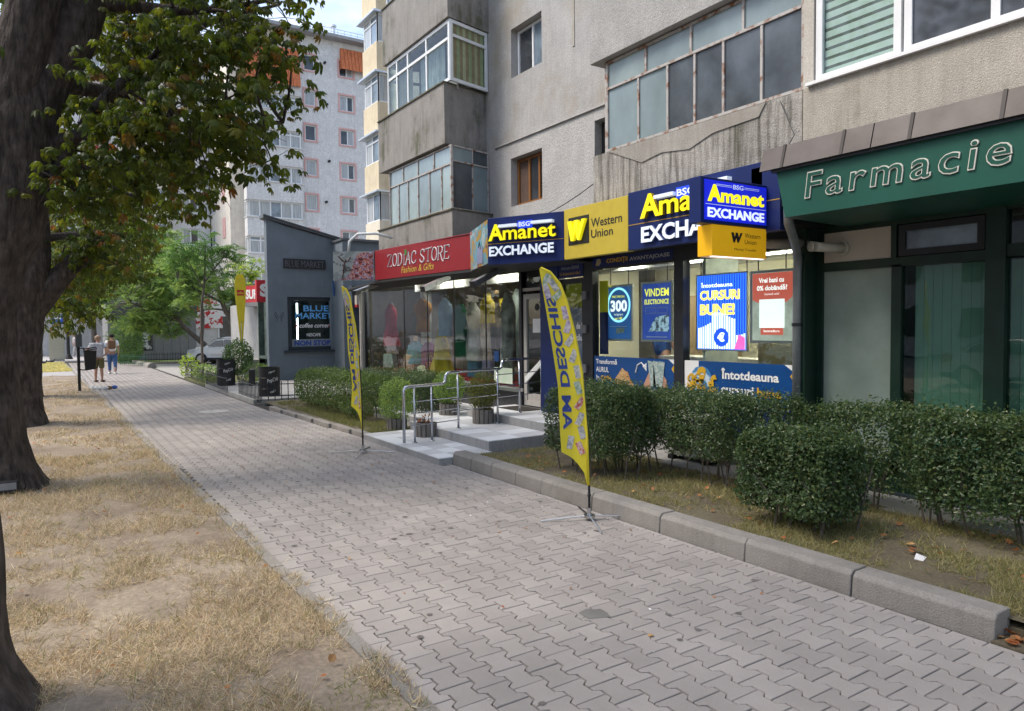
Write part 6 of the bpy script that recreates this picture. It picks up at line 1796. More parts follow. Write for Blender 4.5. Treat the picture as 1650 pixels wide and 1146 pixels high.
# ---------------------------------------------------------------- cars
def car(x, y, rz, label, body, marks=False, group='parked white cars'):
    t_ = thing('parked_car', (0,0,0), label, 'car', group)
    bm = mat(body[0], body[1], 0.25, var=.03, wcoat=.6)
    prof = [(-2.1,.32),(-2.15,.60),(-2.08,.82),(-1.20,.95),(-.62,1.38),(.15,1.47),(1.0,1.42),(1.62,1.05),(2.02,.98),(2.10,.70),(2.08,.34)]
    def sec(y_, sc_): return [(px*(1 if abs(px) < 1.9 else .985), y_*(1 if pz < 1.0 else sc_), pz) for px,pz in prof]
    vs = []
    for yy, s_ in ((-.86,.80),(-.82,.82),(.82,.82),(.86,.80)): vs += sec(yy, s_)
    k = len(prof)
    rows = []
    ys = [-.78,-.87,-.87,-.78]
    mb = MB()
    V = []
    for idx, yy in enumerate((-.80,-.88,.88,.80)):
        for px, pz in prof:
            cut = 0.80 if pz > 1.0 else 1.0
            zz = pz if idx in (1,2) else pz
            V.append((px, yy*cut, zz if idx in (0,3) or pz < 1.0 else zz-.03))
    F = []
    for s in range(3):
        for i in range(k):
            a_, b_ = s*k+i, s*k+(i+1)%k
            F.append((a_,b_,b_+k,a_+k))
    F += [tuple(range(k-1,-1,-1)), tuple(range(3*k,4*k))]
    ob('body', mb.add(V, F), bm, t_, bevel=.03)
    gl_ = darkglass
    for s in (-1,1):
        yy = .885*s
        def q(pts, nm, m_, o_=.0):
            v = [(a_, s*(.885-.175*max(0,(b_-.95)/.45)+o_), b_) for a_,b_ in pts]
            v2 = [(a_, b_-s*.02, c_) for a_,b_,c_ in v]
            n_ = len(v)
            return ob(nm, MB().add(v+v2, [tuple(range(n_)), tuple(range(2*n_-1,n_-1,-1))]+[(i,(i+1)%n_,n_+(i+1)%n_,n_+i) for i in range(n_)]), m_, t_)
        q([(-1.0,1.0),(-.15,1.0),(-.15,1.34),(-.55,1.31)], 'side_window', gl_, .01)
        q([(-.08,1.0),(.72,1.0),(.72,1.34),(-.08,1.35)], 'side_window', gl_, .01)
        q([(.78,1.0),(1.35,1.0),(1.05,1.30),(.78,1.33)], 'side_window', gl_, .01)
        q([(1.75,.72),(2.03,.70),(2.0,.90),(1.70,.94)], 'tail_light', mat('tail_red', (0.35,0.01,0.01), .2), .012)
        q([(-2.05,.62),(-1.70,.70),(-1.72,.80),(-2.04,.76)], 'headlight', mat('head_clear', (0.5,0.52,0.55), .1), .012)
        if marks: q([(-.9,.55),(.9,.55),(.9,.85),(-.9,.85)], 'door_graphic', mat('car_graphic', (0.72,0.73,0.74), .4, col2=(0.05,0.25,0.5), scale=2.2, thr=(.40,.42)), .004)
        for px in (-1.35,1.35):
            w_ = ob('wheel', MB().tube([(px,s*.90,.31),(px,s*.68,.31)], .31, 20), mat('tyre', (0.02,0.02,0.02), .8), t_)
            ob('rim', MB().tube([(px,s*.915,.31),(px,s*.90,.31)], .20, 14), alu, w_)
    ob('windscreen', MB().add([(-1.17,-.62,.985),(-1.17,.62,.985),(-.66,.58,1.375),(-.66,-.58,1.375),(-1.19,-.62,.995),(-1.19,.62,.995),(-.68,.58,1.39),(-.68,-.58,1.39)], [(0,1,2,3),(7,6,5,4),(0,4,5,1),(2,6,7,3),(1,5,6,2),(0,3,7,4)]), gl_, t_)
    ob('rear_window', MB().add([(1.06,-.58,1.405),(1.06,.58,1.405),(1.58,.62,1.09),(1.58,-.62,1.09),(1.08,-.58,1.42),(1.08,.58,1.42),(1.60,.62,1.10),(1.60,-.62,1.10)], [(0,1,2,3),(7,6,5,4),(0,4,5,1),(2,6,7,3),(1,5,6,2),(0,3,7,4)]), gl_, t_)
    ob('number_plate', MB().box(2.08,2.10,-.26,.26,.5,.62), wprint, t_)
    ob('lower_trim', MB().box(-2.1,2.08,-.84,.84,.22,.36), black, t_)
    t_.location = (x,y,0)
    t_.rotation_euler = (0,0,rz)
    return t_
cw = car(8.75,42.6,-.6,'white estate car with printed side graphics and red tail light beside the annex',('car_white',(0.72,0.74,0.76)), True)
c2 = copy_thing(cw, (9.7,46.6,0), 'second white car farther left behind the leaning trunk', rz=.5)
c3 = car(-7.9,9.0,math.pi/2,'white car parked across the lawn, seen only as a reflection near the shop door',('car_white',(0.72,0.74,0.76)))
c4 = copy_thing(c3, (-7.9,2.0,0), 'white car parked along the road, reflected under the posters')
c5 = copy_thing(c3, (-7.9,19.5,0), 'white car parked farthest along the road, reflected in the clothes shop')
# ================================================================ VEGETATION
bark = mat('chestnut_bark', (0.11,0.088,0.076), 0.95, col2=(0.022,0.018,0.016), scale=3.5, stretch=(4,4,1.0), bump=1.0, bscale=5, dist=0.06, detail=10, fine=0.3)
bark2 = mat('grey_bark', (0.17,0.145,0.12), 0.95, col2=(0.08,0.068,0.058), scale=3, stretch=(4,4,.8), bump=.8, bscale=20, dist=.02)
def limb(mb, pts, n=14, rough=0.0, sub=4):
    """tapering limb through (x,y,z,r) points, smoothed and made uneven"""
    P = [np.array(p, float) for p in pts]
    out = []
    for i in range(len(P)-1):
        p0, p1_, p2, p3 = P[max(i-1,0)], P[i], P[i+1], P[min(i+2,len(P)-1)]
        for k in range(sub):
            t = k/sub
            out.append(0.5*((2*p1_)+(-p0+p2)*t+(2*p0-5*p1_+4*p2-p3)*t*t+(-p0+3*p1_-3*p2+p3)*t**3))
    out.append(P[-1])
    k0 = len(mb.v)
    mb.tube([o[:3] for o in out], [max(.003, float(o[3])) for o in out], n)
    if rough:
        k = 0
        for o in out:
            c = o[:3]
            for j in range(n):
                v = np.array(mb.v[k0+k])
                d = v-c
                f = 1+rough*(1.1*mno.noise(Vector((j*14.4/n, c[2]*0.9, pts[0][1])))-.5*abs(mno.noise(Vector((j*50/n, c[2]*1.1, pts[0][0]*9))))+0.6*mno.noise(Vector((j*2.1, c[2]*3.0, 5.0))))
                mb.v[k0+k] = tuple(c+d*f)
                k += 1
    return out
# chestnut leaf : six drooping leaflets
def leaflet(L, w, droop, ang, pitch):
    c, s = math.cos(ang), math.sin(ang)
    pts = [(0,0,0),(w*.45,L*.45,.0),(w*.5,L*.72,-droop*.5),(0,L,-droop),(-w*.5,L*.72,-droop*.5),(-w*.45,L*.45,.0),(0,L*.6,.02)]
    out = []
    for x, y, z in pts:
        y2, z2 = y*math.cos(pitch)+z*math.sin(pitch), z*math.cos(pitch)-y*math.sin(pitch)
        out.append((x*c+y2*s, -x*s+y2*c, z2))
    return out, [(0,1,6),(1,2,6),(2,3,6),(3,4,6),(4,5,6),(5,0,6)]
def comp_leaf(simple=False):
    V, F = [], []
    for a_, L in ((-1.9,.55),(-1.05,.8),(-.38,1.0),(.38,1.0),(1.05,.8),(1.9,.55)):
        v, f = leaflet(L, .29, .28, a_, .60)
        if simple:
            v = [v[0], v[2], v[3], v[4]]
            f = [(0,1,2,3)]
        k = len(V)
        V += v; F += [tuple(i+k for i in q) for q in f]
    return V, F
CV, CF = comp_leaf()
SV, SF = comp_leaf(True)
chest = leafmat('chestnut_leaves', [(0.034,0.055,0.012),(0.055,0.085,0.014),(0.085,0.115,0.018),(0.04,0.062,0.012),(0.12,0.13,0.02),(0.17,0.085,0.025),(0.06,0.08,0.014)], 0.46, 0.45, pos=[0,.25,.5,.7,.92,.965,1.0])
CA = [(0.6,9.4,6.1),(1.0,10.3,6.5),(1.6,13.1,7.7),(1.3,10.0,6.4),(1.9,11.7,7.1),(1.7,9.2,6.1),(2.1,9.8,6.5),(2.3,10.2,6.7),(2.9,10.8,7.0),(3.3,11.0,7.3),(0.9,12.1,6.9),(0.9,11.0,6.5),(1.3,11.9,6.9),(1.9,13.5,7.6),(2.0,12.3,7.1),(2.4,13.6,7.7),(2.4,10.8,6.7),(2.4,10.4,6.5),(2.9,11.1,7.1),(3.3,11.0,7.1),(0.8,12.5,6.8),(1.1,13.7,7.1),(1.2,10.7,6.0),(1.2,9.4,5.6),(1.8,12.1,6.8),(2.3,13.2,7.4),(2.3,11.2,6.4),(2.4,10.3,6.2),(2.8,10.4,6.3),(3.0,10.3,6.3),(0.6,11.8,6.1),(0.7,11.9,6.2),(0.9,12.1,6.2),(1.1,11.4,6.0),(1.7,12.5,6.6),(1.6,9.6,5.6),(1.8,9.6,5.5),(2.0,9.8,5.7),(2.3,9.9,5.8),(2.6,9.9,5.9),(3.1,10.4,6.3),(0.6,9.8,5.1),(1.1,13.1,6.3),(1.1,10.1,5.3),(1.7,13.3,6.4),(1.5,9.8,5.4),(2.4,12.9,6.6),(2.1,9.7,5.5),(2.6,11.0,5.9),(2.5,9.7,5.6),(2.9,9.9,5.7),(0.9,13.7,6.0),(1.1,13.5,6.0),(1.3,13.1,5.9),(1.4,10.6,5.3),(1.5,9.6,5.1),(2.0,11.0,5.6),(2.1,10.7,5.4),(2.7,11.2,5.6),(2.9,10.9,5.8),(3.0,10.7,5.6),(0.5,13.2,5.6),(0.7,10.9,4.9),(1.0,13.0,5.6),(1.3,13.4,5.7),(1.3,9.3,4.6),(1.5,9.5,4.7),(2.0,11.7,5.5),(2.2,10.9,5.2),(2.1,9.3,4.9),(2.9,11.4,5.6),(3.0,10.3,5.3),(0.4,10.2,4.5),(0.7,11.8,5.0),(0.8,9.7,4.5),(1.2,12.0,5.1),(1.7,12.9,5.4),(1.7,11.0,4.9),(2.0,11.2,4.9),(2.0,9.6,4.6),(2.1,9.2,4.5),(2.9,11.2,5.1),(0.4,12.3,4.6),(0.8,12.3,4.7),(0.8,9.8,4.2),(1.1,9.9,4.4),(1.3,9.7,4.4),(1.5,10.1,4.3),(1.6,9.8,4.3),(2.4,11.1,4.7),(2.6,11.0,4.7),(2.5,10.3,4.5),(3.2,10.9,4.8),(0.4,10.1,4.0),(0.7,12.7,4.5),(0.9,11.1,4.2),(1.0,9.7,4.0),(1.4,11.2,4.2),(1.9,12.4,4.7),(1.9,10.3,4.1),(2.3,11.2,4.4),(2.4,10.9,4.5),(2.7,10.1,4.2),(0.2,10.3,3.8),(0.4,10.6,3.7),(0.8,13.1,4.3),(0.8,10.3,3.9),(1.0,11.0,4.0),(1.3,10.8,4.0),(2.2,13.8,4.6),(2.0,11.4,4.1),(0.1,12.5,3.9),(0.5,13.1,3.8),(0.6,10.5,3.6),(1.0,13.2,3.9),(1.5,13.2,4.1),(1.5,12.6,3.9),(1.9,13.1,4.1),(2.0,11.9,3.9)]
CB = [(2.5,22.6,6.7),(2.9,23.7,6.9),(0.8,21.8,5.8),(1.4,18.2,5.3),(1.7,17.9,5.3),(2.2,19.3,5.8),(0.1,20.2,5.2),(0.3,17.5,4.9),(0.8,20.8,5.3),(1.1,18.9,5.1),(1.2,17.3,4.7),(2.0,22.4,5.8),(2.1,19.8,5.4),(2.4,19.5,5.2),(0.2,18.9,4.8),(0.3,22.4,5.3),(0.7,18.3,4.7),(1.2,22.7,5.2),(1.3,18.0,4.6),(1.8,20.7,5.2),(2.0,18.8,4.9),(0.2,23.6,4.7),(0.4,21.1,4.6),(0.8,21.8,4.5),(1.0,20.4,4.4),(1.2,17.0,4.1),(1.9,20.4,4.5),(1.9,18.4,4.4),(2.5,20.5,4.8),(0.1,21.0,4.2),(0.5,17.9,3.7),(0.7,17.4,3.8),(0.9,17.5,3.9),(1.4,19.3,3.9),(1.7,17.9,3.9),(2.6,23.5,4.5),(0.5,20.1,3.6),(0.7,17.8,3.5),(0.8,18.4,3.7),(1.4,21.9,3.9),(1.9,21.5,3.9),(2.2,22.3,4.0),(0.2,19.6,3.2),(0.3,21.2,3.4),(0.6,18.5,3.4),(1.1,20.2,3.5),(1.2,18.2,3.3),(1.4,17.2,3.3),(2.0,20.4,3.5),(0.4,19.8,3.1),(0.8,23.8,3.3),(0.9,20.3,3.1),(0.3,18.9,2.6),(0.7,19.4,2.5),(1.0,23.8,2.6),(0.1,23.8,2.3),(0.4,23.4,2.1),(0.8,19.1,2.3)]
def clump_leaves(cl, per, rad, flat=0.6):
    c = np.repeat(np.array(cl), per, 0)
    d = NR.normal(size=c.shape)
    d /= np.linalg.norm(d, axis=1)[:,None]
    r = NR.random(len(c))**0.45*rad
    d = d*r[:,None]
    d[:,2] *= flat
    return c+d
def tree(name, loc, label, limbs, clumps, per, rad, size, lm, tv, tf, group, extra=None, barkm=bark, rough=.10, twigs=True, leaves=0, tilt=.55, trunk_n=48):
    t_ = thing(name, loc, label, 'tree', group)
    tr = MB()
    path_pts = []
    for i, l in enumerate(limbs):
        o = limb(tr, l, trunk_n if l[0][3] > .2 else 8, rough if l[0][3] > .12 else .04, sub=6)
        if l[0][3] < .35 or i > 0: path_pts += [(tuple(p[:3]), p[3]) for p in o]
        else: path_pts += [(tuple(p[:3]), p[3]) for p in o if p[2] > 2.5]
    ob('trunk', tr, barkm, t_, smooth=True)
    pp = np.array([p for p, r_ in path_pts])
    if twigs:
        tw = MB()
        for c in clumps:
            c = np.array(c)
            k = int(np.argmin(np.linalg.norm(pp-c, axis=1)+np.abs(pp[:,2]-c[2])*.3))
            q = pp[k]
            L = np.linalg.norm(c-q)
            if L < .05 or L > 4.5: continue
            mid = (q+c)/2+NR.normal(size=3)*.06*L+np.array([0,0,.10*L])
            limb(tw, [(*q, .012+.012*L), (*mid, .010+.006*L), (*c, .006)], 5, sub=3)
            for j in range(3):
                e = c+NR.normal(size=3)*rad*.5
                limb(tw, [(*(mid*.3+c*.7), .006), (*e, .003)], 4, sub=1)
        ob('branches', tw, barkm, t_, smooth=True)['kind'] = 'stuff'
    P = clump_leaves(clumps, per, rad)
    if extra: P = np.concatenate([P, clump_leaves(extra[0], extra[1], extra[2])])
    n = len(P)
    rr = rots(n, tilt=tilt)
    ss = NR.uniform(.65,1.15,n)*size
    if leaves:
        d = np.linalg.norm(P-C0, axis=1)
        idx = np.argsort(d)[:leaves]
        me = None
        for i in idx:
            if me is None:
                me = bpy.data.meshes.new('leaf')
                me.from_pydata(tv, [], tf)
                me.materials.append(lm)
            o = bpy.data.objects.new('leaf', me)
            COL.objects.link(o)
            o.parent = t_
            o.matrix_parent_inverse = Matrix.Translation(-Vector(loc))
            m = Matrix([list(rr[i][r_]*ss[i]) for r_ in range(3)]).to_4x4()
            m.translation = Vector(P[i])
            o.matrix_basis = m
        keep = np.ones(n, bool)
        keep[idx] = False
        P, rr, ss = P[keep], rr[keep], ss[keep]
    cr = inst_mesh('crown', tv, tf, P, rr, ss, lm, t_)
    cr['kind'] = 'stuff'
    return t_
def blob(cx, cy, cz, rx, ry, rz, n, seed=1):
    r_ = random.Random(seed)
    out = []
    while len(out) < n:
        a_ = [r_.uniform(-1,1) for _ in range(3)]
        d = sum(v*v for v in a_)
        if d > 1 or d < .15: continue
        out.append((cx+a_[0]*rx, cy+a_[1]*ry, cz+a_[2]*rz))
    return out
top2 = [c for c in blob(0.6,11,9.3,3.4,4.0,2.6,70,3) if c[2] > 7.6]+[c for c in blob(-2.6,11.5,7.0,2.4,3.8,2.6,55,4) if c[0] < -1.0]
CA2 = [c for i, c in enumerate(CA) if not (c[0] > 2.45 and i % 4 == 0)]
tree('chestnut_tree', (-.65,11,0), 'large chestnut with a forked trunk, its branches spreading over the footpath',
     [[(-.62,11,-.1,.66),(-.64,11,.12,.56),(-.66,11,.45,.46),(-.67,11,.85,.41),(-.70,11,1.6,.385),(-.68,11,2.3,.39),(-.62,11,2.9,.47),(-.50,11,3.4,.55),(-.40,11,4.1,.54),(-.22,11,4.7,.48),(.05,11,5.2,.33),(.36,11,5.75,.30),(.62,11.05,6.4,.25),(1.2,11.3,7.6,.18),(1.8,11.5,9.2,.10)],
      [(-.45,11,4.0,.45),(-.28,10.9,4.9,.38),(-.10,10.8,5.6,.30),(.06,10.7,6.5,.26),(.0,10.5,8,.2)],
      [(-.5,11,4.1,.4),(-1.1,11.2,5.2,.3),(-2.2,11.5,6.6,.18)],
      [(-.1,10.9,3.85,.10),(.13,10.9,4.01,.075),(.42,10.9,4.52,.07),(.79,10.9,5.1,.065),(1.53,10.9,5.86,.05),(2.1,10.9,6.32,.04),(3.0,10.7,6.7,.02)],
      [(-.05,11,4.3,.13),(.9,10.6,4.6,.07),(2.0,10.6,4.75,.045),(3.0,10.7,5.0,.02)],
      [(.1,11.1,5.2,.12),(1.1,12.3,5.6,.08),(2.0,13.2,6.6,.05)],
      [(.6,11,6.3,.12),(1.8,10.6,6.3,.06),(3.1,10.6,6.8,.02)]],
     CA2, 25, .52, .165, chest, CV, CF, 'chestnut trees along the left of the footpath', extra=(top2, 16, .9), leaves=280, rough=.09)
top3 = [c for c in blob(0.2,19,8.0,3.2,4.2,2.8,60,5) if c[2] > 5.8]
tree('chestnut_tree', (-.55,17.9,0), 'chestnut behind the forked one, with a thick limb leaning right over the earth',
     [[(-.60,17.9,-.1,.68),(-.58,17.9,.12,.56),(-.56,17.9,.45,.46),(-.53,17.9,.9,.42),(-.50,17.9,1.6,.42),(-.46,17.9,2.3,.43),(-.38,17.9,2.9,.44),(-.22,17.9,3.6,.36),(-.2,17.9,4.8,.30),(-.3,17.9,7,.2)],
      [(-.25,17.9,2.45,.28),(.03,17.9,2.83,.27),(.30,17.9,3.15,.22),(.80,17.9,3.72,.18),(1.05,17.9,4.2,.16),(1.35,17.7,5.1,.13),(1.92,17.4,6.7,.10),(2.4,17.2,8.2,.06)],
      [(1.3,17.7,5.0,.10),(2.2,17.2,5.8,.06),(3.4,16.6,6.4,.03)],
      [(-.1,18,3.9,.12),(.6,19.5,4.2,.07),(1.4,21.5,4.6,.04)]],
     CB, 26, .55, .21, chest, SV, SF, 'chestnut trees along the left of the footpath', extra=(top3, 20, .9), rough=.09)
top1 = [c for c in blob(-1.0,4.5,8.2,3.2,3.5,2.2,70,6) if c[2] > 6.6]
tree('chestnut_tree', (-.6,4.55,0), 'nearest chestnut, only its flared dark base showing at the left edge',
     [[(-.52,4.55,-.1,.50),(-.54,4.55,.10,.42),(-.55,4.55,.35,.345),(-.54,4.55,.65,.32),(-.55,4.55,1.1,.32),(-.60,4.55,1.6,.31),(-.66,4.55,2.4,.31),(-.8,4.55,3.6,.33),(-1.0,4.55,5.0,.25),(-1.2,4.55,7.5,.15)],
      [(-.9,4.55,4.2,.2),(-.2,4.6,6.2,.12),(.4,4.7,7.8,.05)]],
     top1, 20, .9, .20, chest, SV, SF, 'chestnut trees along the left of the footpath', rough=.10)
tree('chestnut_tree', (-.6,25.2,0), 'fourth chestnut mostly hidden behind the others, its low leaves near the lamp post',
     [[(-.6,25.2,-.1,.6),(-.58,25.2,.3,.42),(-.6,25.2,2.6,.38),(-.5,25.2,5,.3),(-.3,25.2,8,.15)],[(-.5,25.2,3,.2),(.6,25.6,4.2,.1),(1.8,26,5,.05)]],
     blob(.6,26.5,5.2,2.6,3.5,2.6,85,8), 26, .6, .23, chest, SV, SF, 'chestnut trees along the left of the footpath', rough=.09)

# small simple leaf for the greener trees
OV = [(0,0,0),(.26,.35,.05),(.22,.7,.02),(0,1,-.08),(-.22,.7,.02),(-.26,.35,.05)]
OF = [(0,1,2,3),(0,3,4,5)]
def sprig(nl=7, L=.35):
    V, F = [], []
    for i in range(nl):
        a_ = (i%2*2-1)*(1.0-.1*i) if i < nl-1 else 0
        y0 = i/nl*.7
        c, s = math.cos(a_), math.sin(a_)
        k = len(V)
        V += [((x*c+y*s)*L, y0+(-x*s+y*c)*L, z*L-.25*y0*y0-.04*i) for x,y,z in OV]
        F += [tuple(q+k for q in f) for f in OF]
    return V, F
def frond(np_=9, L=.22):
    V, F = [], []
    for i in range(np_):
        y0 = .15+.85*i/np_
        z0 = .25*math.sin(y0*2.2)-.35*y0*y0
        for s in (-1,1):
            k = len(V)
            V += [(0,y0,z0),(s*L*.5,y0+.035,z0-.03),(s*L*(1.1-.4*i/np_),y0+.03,z0-.10),(s*L*.5,y0-.035,z0-.03)]
            F.append((k,k+1,k+2,k+3) if s > 0 else (k,k+3,k+2,k+1))
    return V, F
GV, GF = sprig()
FV, FF = frond()
midg = leafmat('mid_green_leaves', [(0.09,0.16,0.06),(0.13,0.21,0.07),(0.19,0.27,0.07),(0.10,0.17,0.06),(0.25,0.32,0.08)], .45, .5)
darkg = leafmat('dark_green_leaves', [(0.04,0.085,0.028),(0.06,0.115,0.035),(0.085,0.14,0.04)], .40, .5)
limeg = leafmat('lime_green_leaves', [(0.16,0.24,0.035),(0.22,0.30,0.05),(0.12,0.2,0.03)], .45, .5)
ailan = leafmat('frond_leaves', [(0.04,0.10,0.025),(0.06,0.13,0.03),(0.08,0.15,0.035)], .40, .45)
GM = 'green trees beyond the driveway'
tree('broadleaf_tree', (8.2,46,0), 'leaning tree with mid green layered leaves over the pavilion',
     [[(8.1,44,-.1,.2),(7.9,44,.7,.17),(6.64,44,1.98,.13),(6.17,44,2.6,.11),(5.2,44.5,3.8,.08),(4.2,45,4.8,.04)],[(7.4,44,1.2,.12),(7.6,44.4,3.0,.09),(7.2,44.6,5.2,.05)],[(6.3,44,2.4,.08),(4.8,43.4,3.0,.05),(3.8,43,3.4,.03)]],
     blob(4.3,44,4.0,2.3,2.2,2.0,75,11)+blob(5.2,44.5,2.4,1.8,1.2,.8,34,31)+blob(5.9,44.5,4.6,1.8,2,2.2,50,12), 24, .55, .42, midg, GV, GF, GM, barkm=bark2)
tree('broadleaf_tree', (3.0,62,0), 'dark green dense tree at the far end of the path',
     [[(3,62,-.1,.2),(3,62,3,.15),(3.2,62,6,.08)]],
     blob(3.6,62,6.2,3.2,3,3.4,110,13), 22, .8, .55, darkg, GV, GF, GM, barkm=bark2, tilt=1)
tree('broadleaf_tree', (-1.5,64,0), 'broad mid green tree seen over the beige cabinet',
     [[(-1.5,64,-.1,.2),(-1.5,64,3,.15),(-1.2,64,6,.08)]],
     blob(-.5,66,6.4,3.6,3,3.2,100,14), 20, .9, .55, midg, GV, GF, GM, barkm=bark2, tilt=1)
tree('broadleaf_tree', (6.2,56,0), 'tall mid green tree behind the pavilion roof',
     [[(6.2,56.5,-.1,.2),(6.2,56.5,4,.15),(6.0,56.5,7,.08)]],
     blob(5.6,49.5,6.6,2.6,1.6,1.8,60,15)+blob(7.2,49,5.2,1.6,1.6,1.6,36,16), 22, .6, .45, midg, GV, GF, GM, barkm=bark2, tilt=1)
tree('broadleaf_tree', (8.45,38,0), 'driveway tree with a curved leaning grey trunk and bright green leaves',
     [[(8.5,38,-.1,.24),(8.45,38,.25,.20),(8.27,38,1.0,.17),(7.91,38,2.27,.15),(7.55,38,2.95,.12),(7.3,38,3.8,.09),(7.1,38.1,4.8,.06),(6.6,38.3,6.0,.03)],[(7.7,38,2.7,.09),(8.2,38.1,3.6,.06),(8.9,38.2,4.5,.03)],[(7.4,38,3.3,.07),(6.2,37.8,3.9,.05),(5.4,37.6,4.3,.03)],[(7.55,38,2.9,.05),(6.9,38,2.95,.04),(6.2,38,2.8,.02)]],
     blob(6.6,38,3.9,1.6,1.3,1.0,44,17)+blob(8.6,38.2,3.5,.9,1,1.0,24,18)+blob(6.0,38.4,5.2,1.1,1.2,.8,22,19), 20, .42, .36, midg, GV, GF, GM, barkm=bark2)
tree('broadleaf_tree', (9.3,38.4,0), 'lime green leaved branch tree at the left edge of the slate blue shop',
     [[(9.5,39,-.1,.1),(9.3,39,2.5,.08),(9.0,38.9,4.6,.05)]],
     blob(9.0,38.8,5.2,1.0,.9,.7,20,20)+blob(9.0,38.8,3.0,.7,.7,.5,10,21), 16, .40, .30, limeg, GV, GF, GM, barkm=bark2)
tree('tree_of_heaven', (5.5,32.5,0), 'slim sapling with long feathery fronds rising from the low fence',
     [[(5.5,32.5,-.1,.06),(5.50,32.5,1.5,.05),(5.52,32.5,2.8,.045),(5.66,32.5,3.9,.04),(5.72,32.5,5.0,.03),(5.75,32.5,5.6,.02)],[(5.66,32.5,3.9,.03),(6.2,32.5,4.7,.025),(6.7,32.5,5.3,.015)],[(5.60,32.5,3.7,.03),(5.2,32.4,4.5,.02),(4.9,32.3,5.0,.015)],[(5.55,32.5,3.2,.02),(6.3,32.4,3.8,.015)]],
     [(5.75,32.5,5.7),(5.5,32.4,5.4),(6.2,32.5,5.3),(6.7,32.5,5.35),(4.9,32.3,5.15),(4.6,32.3,4.7),(5.3,32.4,4.9),(6.4,32.4,4.3),(7.0,32.5,4.8),(5.9,32.4,4.8),(6.6,32.4,3.7),(4.5,32.4,5.2)], 11, .28, .95, ailan, FV, FF, 'feathery saplings', barkm=bark2, tilt=.7)
def bush(name, x, y, z, rx, ry, rz, n, size, lm, label, cat='shrub', stems=5, group=None, box=False, shell=.35, tv=OV, tf=OF):
    t_ = thing(name, (x,y,z-rz if not box else z), label, cat, group)
    P, D = [], []
    d = NR.normal(size=(n,3))
    d /= np.linalg.norm(d, axis=1)[:,None]
    r_ = 1-shell*NR.random(n)**1.5
    bump_ = np.array([1+.14*mno.noise(Vector(tuple(v*2.3))+Vector((x,y,z)))+.08*mno.noise(Vector(tuple(v*6))+Vector((x,y,z))) for v in d])
    P = d*np.array([rx,ry,rz])*(r_*bump_)[:,None]+np.array([x,y,z])
    o = inst_mesh('foliage', tv, tf, P, rots(n, dirs=d, spread=.9), NR.uniform(.6,1.2,n)*size, lm, t_)
    o['kind'] = 'stuff'
    st = MB()
    for i in range(stems):
        a_ = R.uniform(0,6.28)
        st.tube([(x+.04*math.cos(a_),y+.04*math.sin(a_),z-rz-.15),(x+.4*rx*math.cos(a_),y+.4*ry*math.sin(a_),z+.1*rz)], [.012,.006], 5)
    ob('stems', st, bark2, t_)['kind'] = 'stuff'
    return t_
privet = leafmat('privet_leaves', [(0.034,0.064,0.026),(0.052,0.09,0.034),(0.08,0.125,0.044),(0.042,0.075,0.03),(0.12,0.155,0.05),(0.09,0.08,0.028)], .25, .32, pos=[0,.3,.6,.8,.96,1])
privet2 = leafmat('bright_privet_leaves', [(0.045,0.085,0.022),(0.07,0.12,0.03),(0.11,0.165,0.035),(0.05,0.09,0.025)], .25, .38)
bush('round_bush', 5.45,25.5,1.0,.50,.50,.62,2600,.075,darkg,'round dark potted bush beside the yellow teardrop flag')
bush('weedy_shrub', 5.9,24.9,.45,.5,.5,.40,500,.08,midg,'loose weedy shrub at the foot of the round bush')
bush('weedy_shrub', 4.95,28.6,.35,.45,1.6,.32,1200,.07,midg,'low weedy greenery along the sapling bed edge')
bush('weedy_shrub', 4.75,31.0,.45,.4,.6,.5,400,.09,limeg,'light green weeds at the driveway corner')
bush('large_bush', 3.9,47.6,1.3,1.0,1.8,1.5,3500,.14,darkg,'large dark green bush spilling over the green fence')
bush('plaza_bush', 1.9,72,1.0,1.2,1,1.0,700,.22,darkg,'bush in front of the white kiosk')
bush('potted_shrub', 5.47,12.35,.62,.36,.36,.42,2600,.045,midg,'loose green shrub in the lawn edge planter')
bush('potted_shrub', 6.62,12.45,.78,.33,.33,.33,2600,.045,midg,'dense green shrub in the farthest planter')
bush('potted_shrub', 6.52,10.98,.82,.28,.28,.36,2600,.04,leafmat('yellowish_leaves', [(0.08,0.10,0.025),(0.13,0.14,0.035),(0.06,0.085,0.02)], .3, .5),'yellowish green shrub in the planter on the middle step')
bush('dead_plant', 5.44,11.10,.40,.14,.14,.08,60,.05,brown,'withered brown plant in the planter behind the posts', cat='plant')
